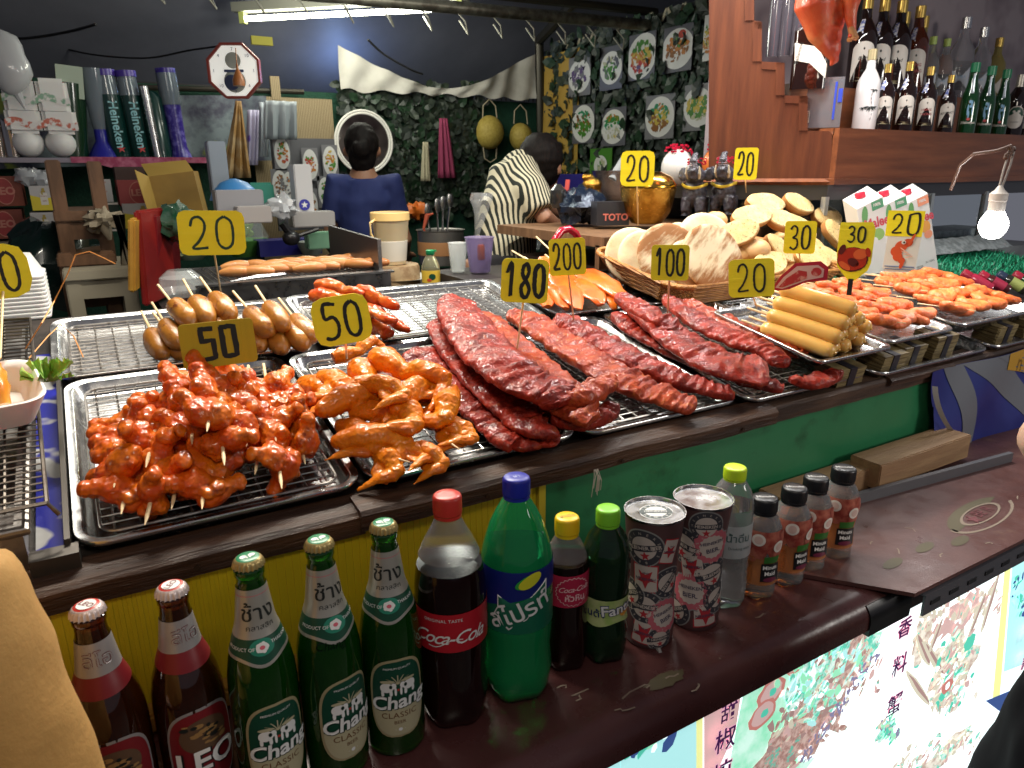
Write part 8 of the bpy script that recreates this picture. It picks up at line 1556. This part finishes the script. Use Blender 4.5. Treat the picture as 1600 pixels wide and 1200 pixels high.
# stacked chairs
cw = M('chair_wood', (.085, .042, .02), .5, 0, (.14, .07, .035), 12, 5, stretch=(2, 2, .5)); cwh = M('chair_white', (.30, .27, .20), .5)
def chair(x0, x1, ytop, yseat, ybot, v, label, mt, upturned=False, post2=None):
    t = thing('wooden_chair', label, 'chair', group='old wooden chairs stacked behind the counter'); a, b2 = onv(x0, yseat, v), onv(x1, yseat, v); zt_, zb_ = onv(x0, ytop, v).z, onv(x0, ybot, v).z; w = b2.x-a.x; t.location = (a.x, v, a.z)
    for i, (dx_, dy, top) in enumerate(((0, 0, zt_-a.z), (w, 0, (onv(x0, post2, v).z if post2 else zt_)-a.z), (0, .34, 0), (w, .34, 0))):
        g = G(); lo = zb_-a.z; g.box((dx_, dy, (top+lo)/2), (.045, .035, top-lo), bev=.004); g.build('leg', mt, t)
    g = G(); g.box((w/2, .17, 0), (w+.05, .40, .035), bev=.004); g.build('seat', mt, t)
    g = G(); g.box((w/2, -.002, -.05), (w, .02, .06)); g.box((w/2, 0, lo*.6), (w, .02, .03)); g.build('rail', mt, t, False)
    return t
chair(97, 160, 250, 338, 505, 2.95, 'dark brown wooden chair with tall back posts, upper one of the stack', cw, post2=252); chair(103, 168, 395, 408, 520, 2.85, 'brown chair frame in the middle of the stack', cw); t = chair(112, 200, 425, 430, 560, 2.75, 'cream painted chair at the bottom of the stack', cwh)
g = G(); a = onv(185, 335, 2.8); b2 = onv(205, 500, 2.8); g.sweep([a, a.lerp(b2, .5)+V((.01, 0, 0)), b2], [.022, .026, .024], 6); g.build('weathered_post', M('weathered', (.17, .15, .11), .7, 0, (.09, .07, .04), 20, 4), label='weathered grey brown post leaning beside the chairs', cat='post')
g = G(); crumple(g, onv(160, 345, 2.9), .05, 9, 20, .7, 1.0); g.sweep([onv(155, 335, 2.88), onv(165, 355, 2.88), onv(172, 375, 2.88)], [.02, .022, .006], 10); g.build('rag', M('rag', (.24, .20, .14), .8), label='grey brown rag draped over the dark chair seat', cat='rag')
def cutboard(x0, y0, x1, y1, wpx, v, mt, name, label, rz):
    a, b2 = onv(x0, y0, v), onv(x1, y1, v); g = G(); L = (a-b2).length; g.box((0, 0, 0), (.022, .26, L), bev=.006); m4 = MX.Translation((a+b2)/2) @ MX.Rotation(rz, 4, 'Z') @ MX.Rotation(math.atan2(a.x-b2.x, a.z-b2.z), 4, 'Y'); g.build(name, mt, label=label, cat='chopping board', mat4=m4, group='plastic chopping boards standing on edge')
cutboard(218, 338, 218, 448, 20, 2.7, M('board_yellow', (.48, .26, .03), .45, 0, (.32, .15, .02), 5, 4), 'cutting_board', 'mustard yellow chopping board standing on edge', -.25); cutboard(238, 326, 250, 468, 30, 2.75, M('board_red', (.24, .012, .010), .4, 0, (.16, .01, .01), 5, 4), 'cutting_board', 'thick dark red chopping board standing on edge', -.45); cutboard(258, 332, 262, 460, 14, 2.85, M('board_red2', (.16, .008, .012), .4), 'cutting_board', 'narrow dark red board behind the thick one', -.4)
g = G(); crumple(g, onv(276, 350, 2.8), .065, 6, 20, 1, .6); g.build('green_pack', M('green_foil', (.01, .06, .03), .2, 0, (.05, .10, .07), 30, 4, coat=.7), label='dark green glossy pack behind the big price card', cat='pack')
# ================================================================== PEOPLE
skin = M('skin', (.30, .15, .09), .5, sss=.1, bump=.05, bs=60); skin2 = M('skin_pale', (.52, .33, .24), .45, sss=.15, bump=.04, bs=60); hair = M('hair', (.006, .005, .005), .6, 0, (.011, .008, .007), 60, 4, stretch=(3, 3, .2), bump=.3, bs=60)
def finger_hand(g, w, d, side, palm=.04, s=1.0):
    d = V(d).normalized(); side = V(side).normalized(); nn = d.cross(side).normalized(); w = V(w)
    g.sweep([w-d*.02, w+d*.03, w+d*.075], [(.024*s, .018*s), (.036*s, .016*s), (.038*s, .013*s)], 12, up=nn)
    for i, L in enumerate((.062, .072, .068, .052)):
        o = w+d*.075+side*(.028-.019*i); g.sweep([o-d*.012, o+d*L*.45+nn*.006, o+d*L*.8+nn*.018, o+d*L+nn*.028], [.0098, .009, .0082, .0065], 8)
    g.sweep([w+d*.02+side*.022, w+d*.045+side*.048, w+d*.07+side*.056+nn*.012], [.012, .0105, .008], 8)
def person(label, J, sk, parts, hairf=None, face=(0, 1, 0), vox=.012):
    # J: joints in world space; body is one remeshed surface
    t = thing('person', label, 'person', (J['pelvis'].x, J['pelvis'].y, 0)); off = -t.location; g = G(); j = {k: v+off for k, v in J.items()}
    g.sweep([j['pelvis']+V((0, 0, -.10)), j['pelvis'], j['waist'], j['chest'], j['neck']], [(.10, .08), (.12, .09), (.10, .08), (.105, .08), (.058, .055)], 16, up=V(face)); g.sweep([j['neck']-V((0, 0, .03)), j['head']], [.055, .050], 12)
    g.ell(j['head']+V((0, 0, .01)), (.068, .082, .102), 18); fv = V(face).normalized(); g.ell(j['head']+fv*.035+V((0, 0, -.055)), (.048, .045, .05), 14); g.ell(j['head']+fv*.094+V((0, 0, -.02)), (.012, .016, .016), 8)
    sd_ = fv.cross(V((0, 0, 1)))
    for s in (-1, 1): g.ell(j['head']+sd_*s*.078+V((0, 0, -.012)), (.012, .016, .028), 10)
    for s in 'LR':
        g.sweep([j['chest']+V((0, 0, .04)), j['sh'+s], j['el'+s], j['wr'+s]], [.06, .052, .036, .024], 12); finger_hand(g, j['wr'+s], j['wr'+s]-j['el'+s], sd_*(1 if s == 'L' else -1)*-1)
        g.sweep([j['pelvis']+sd_*(.08 if s == 'R' else -.08), j['kn'+s], j['an'+s]], [.085, .058, .040], 12); g.sweep([j['an'+s]+V((0, 0, -.02))-fv*.04, j['an'+s]+V((0, 0, -.035))+fv*.06, j['an'+s]+V((0, 0, -.045))+fv*.15], [.036, .036, .024], 10)
    put(organic(g, vox, 4, .001, 12, 0, 0, [sk], 'body'), 'body', t)
    for nm, fn, mt, vv in parts:
        g = G(); fn(g, j, sd_, fv); put(organic(g, vv, 3, .010, 8, .003, 22, [mt], nm), nm, t)
    if hairf: g = G(); hairf(g, j, sd_, fv); put(organic(g, .008, 2, .004, 40, 0, 0, [hair], 'hair'), 'hair', t)
    g = G()
    for s in (-1, 1): q = j['head']+fv*.082+sd_*s*.03+V((0, 0, .005)); g.ell(q, (.013, .011, .008), 10, k=0); g.ell(q+fv*.008, (.006, .005, .006), 8, k=1)
    g.sweep([j['head']+fv*.086+sd_*.022+V((0, 0, -.062)), j['head']+fv*.094+V((0, 0, -.060)), j['head']+fv*.086-sd_*.022+V((0, 0, -.062))], .006, 8, k=2)
    g.build('face_features', [M('eye_white', (.6, .58, .55), .3), black, M('lips', (.35, .08, .07), .5)], t); return t
def tee(rch=.175, rsl=.075, ext=.75):
    def f(g, j, sd, fv):
        g.sweep([j['pelvis']+V((0, 0, -.06)), j['pelvis'], j['waist'], j['chest'], j['neck']+(j['chest']-j['neck'])*.25], [(rch*.98, rch*.76), (rch*1.0, rch*.76), (rch*.88, rch*.70), (rch*1.02, rch*.76), (.085, .08)], 18, up=fv)
        for s in 'LR': e_ = j['sh'+s].lerp(j['el'+s], ext); g.sweep([j['chest']+V((0, 0, .05)), j['sh'+s], e_], [rsl*1.05, rsl, rsl*.92], 14)
    return f
def trousers(r=.10):
    def f(g, j, sd, fv):
        g.sweep([j['pelvis']+V((0, 0, .04)), j['pelvis']+V((0, 0, -.08))], [(.135, .108), (.130, .105)], 16, up=fv)
        for s in 'LR': g.sweep([j['pelvis']+sd*(.085 if s == 'R' else -.085)+V((0, 0, -.04)), j['kn'+s], j['an'+s]+V((0, 0, .03))], [r, r*.75, r*.62], 14)
    return f
def joints(base, face, h=1.6, sw=.19, bend=0):
    b = V(base); fv = V(face).normalized(); sd = fv.cross(V((0, 0, 1))); k = h/1.6; J = {}
    J['pelvis'] = b+V((0, 0, .88*k)); J['waist'] = J['pelvis']+V((0, 0, .17*k))+fv*bend*.10; J['chest'] = J['pelvis']+V((0, 0, .36*k))+fv*bend*.26; J['neck'] = J['pelvis']+V((0, 0, .49*k))+fv*bend*.38; J['head'] = J['neck']+V((0, 0, .13*k))+fv*(.02+bend*.12)
    for s, q in (('L', -1), ('R', 1)):
        J['sh'+s] = J['neck']+V((0, 0, -.055))+sd*q*sw; J['el'+s] = J['sh'+s]+V((0, 0, -.26*k))+sd*q*.05; J['wr'+s] = J['el'+s]+fv*.20+V((0, 0, -.08)); J['kn'+s] = b+sd*q*.10+V((0, 0, .47*k)); J['an'+s] = b+sd*q*.11+V((0, 0, .09))
    return J
# woman in the blue shirt, seen from behind
bp = ond(566, 245, 3.25); fc_ = V((.38, .92, 0)); J = joints((bp.x, bp.y, 0), fc_, 1.6, .125); dz = onv(562, 224, bp.y).z+.01-J['head'].z; J['head'].z -= .035
for k in J:
    if k[:2] not in ('kn', 'an'): J[k].z += dz
def bobhair(g, j, sd, fv): h = j['head']; g.ell(h-fv*.012+V((0, 0, .025)), (.078, .088, .095), 18); g.ell(h-fv*.045+V((0, 0, -.03)), (.066, .05, .080), 16); g.ell(h-fv*.085+V((0, 0, .0)), (.045, .04, .045), 12)
tm = M('navy_shirt', (.013, .022, .105), .8, 0, (.018, .03, .13), 5, 4, bump=.3, bs=12); dj = M('dark_trousers', (.02, .02, .025), .8)
person('dark haired woman in a dark blue t-shirt seen from behind', J, skin, [('t_shirt', tee(.140, .060, .62), tm, .011), ('trousers', trousers(), dj, .014)], bobhair, fc_)
# man in striped shirt bending to the right
bp = ond(815, 330, 2.75); fc_ = V((.86, .42, 0)).normalized(); J = joints((bp.x-.08, bp.y+.05, 0), fc_, 1.6, .125, bend=.85); tgt = ond(848, 264, 2.75); d_ = tgt-J['head']
for k in J:
    if k[:2] not in ('kn', 'an') and k != 'pelvis': J[k] += d_*(1 if k != 'waist' else .5)
J.update(head=ond(847, 258, 2.78), neck=ond(830, 268, 2.76), chest=ond(811, 285, 2.74), waist=ond(797, 325, 2.72), shR=ond(828, 300, 2.64), shL=ond(815, 262, 2.86), elR=ond(850, 340, 2.62), wrR=ond(872, 352, 2.72), elL=ond(850, 320, 2.92), wrL=ond(880, 335, 2.95)); J['pelvis'] = J['waist']+V((-.04, 0, -.2))
def shorthair(g, j, sd, fv): h = j['head']; g.ell(h-fv*.005+V((0,0,-.005))-sd*.0, (.078,.085,.085), 16); g.ell(h-fv*.012+V((0, 0, .032)), (.086, .096, .092), 18); g.ell(h-fv*.05+V((0, 0, -.01)), (.072, .05, .075), 14)
stripe = M('striped_shirt', (.010, .014, .010), .8, 0, (.50, .46, .33), 17, .8, .42, .52, kind='wave', stretch=(1.3, .6, 2.9))
person('seller in a cream and black striped shirt bending over beside the yellow cloth', J, skin, [('striped_shirt', tee(.135, .066, .8), stripe, .011), ('trousers', trousers(), dj, .014)], shorthair, fc_)
# customer at the left: yellow sleeve and shoulder fill the lower left corner
ysh = M('yellow_shirt', (.36, .19, .05), .85, 0, (.42, .235, .07), 4, 4, bump=.8, bs=14, sss=.05)
shp = ond(-105, 975, .50); fc_ = V((.30, .95, 0)).normalized(); sd = fc_.cross(V((0, 0, 1))); J = joints((shp.x-sd.x*.19, shp.y-sd.y*.19, 0), fc_, 1.5, .17); d_ = shp-J['shR']
for k in J:
    if k[:2] not in ('kn', 'an'): J[k] += d_
J['elR'] = shp+V((.035, -.03, -.27)); J['wrR'] = J['elR']+V((-.10, .14, .02))
person('customer at the left edge in a yellow shirt, only the sleeve in view', J, skin2, [('yellow_shirt', tee(.165, .070, .95), ysh, .010), ('trousers', trousers(), dj, .014)], bobhair, fc_)
# customer at the right edge: pale forearm and black skirt
fc_ = V((-.1, 1, 0)).normalized(); sd = fc_.cross(V((0, 0, 1))); bq = ond(1835, 1150, .80); J = joints((bq.x, bq.y, 0), fc_, 1.6, .18)
J['elL'] = ond(1636, 690, .86); J['shL'] = J['elL']+V((.03, -.12, .22)); J['wrL'] = J['elL']+V((.12, -.05, -.2)); J['wrR'] = J['elR']+V((.02, -.02, -.22))
bk_ = M('black_cloth', (.002, .002, .003), .9)
def skirt(g, j, sd, fv): g.sweep([j['pelvis']+V((0, 0, .10)), j['pelvis'], j['pelvis']+V((0, 0, -.25)), j['pelvis']+V((0, 0, -.55))], [(.15, .12), (.19, .15), (.23, .19), (.26, .22)], 18, up=fv)
person('customer at the right edge in black with a bare pale arm', J, skin2, [('black_top', tee(.17, .07, .25), bk_, .011), ('black_skirt', skirt, bk_, .014)], bobhair, fc_)
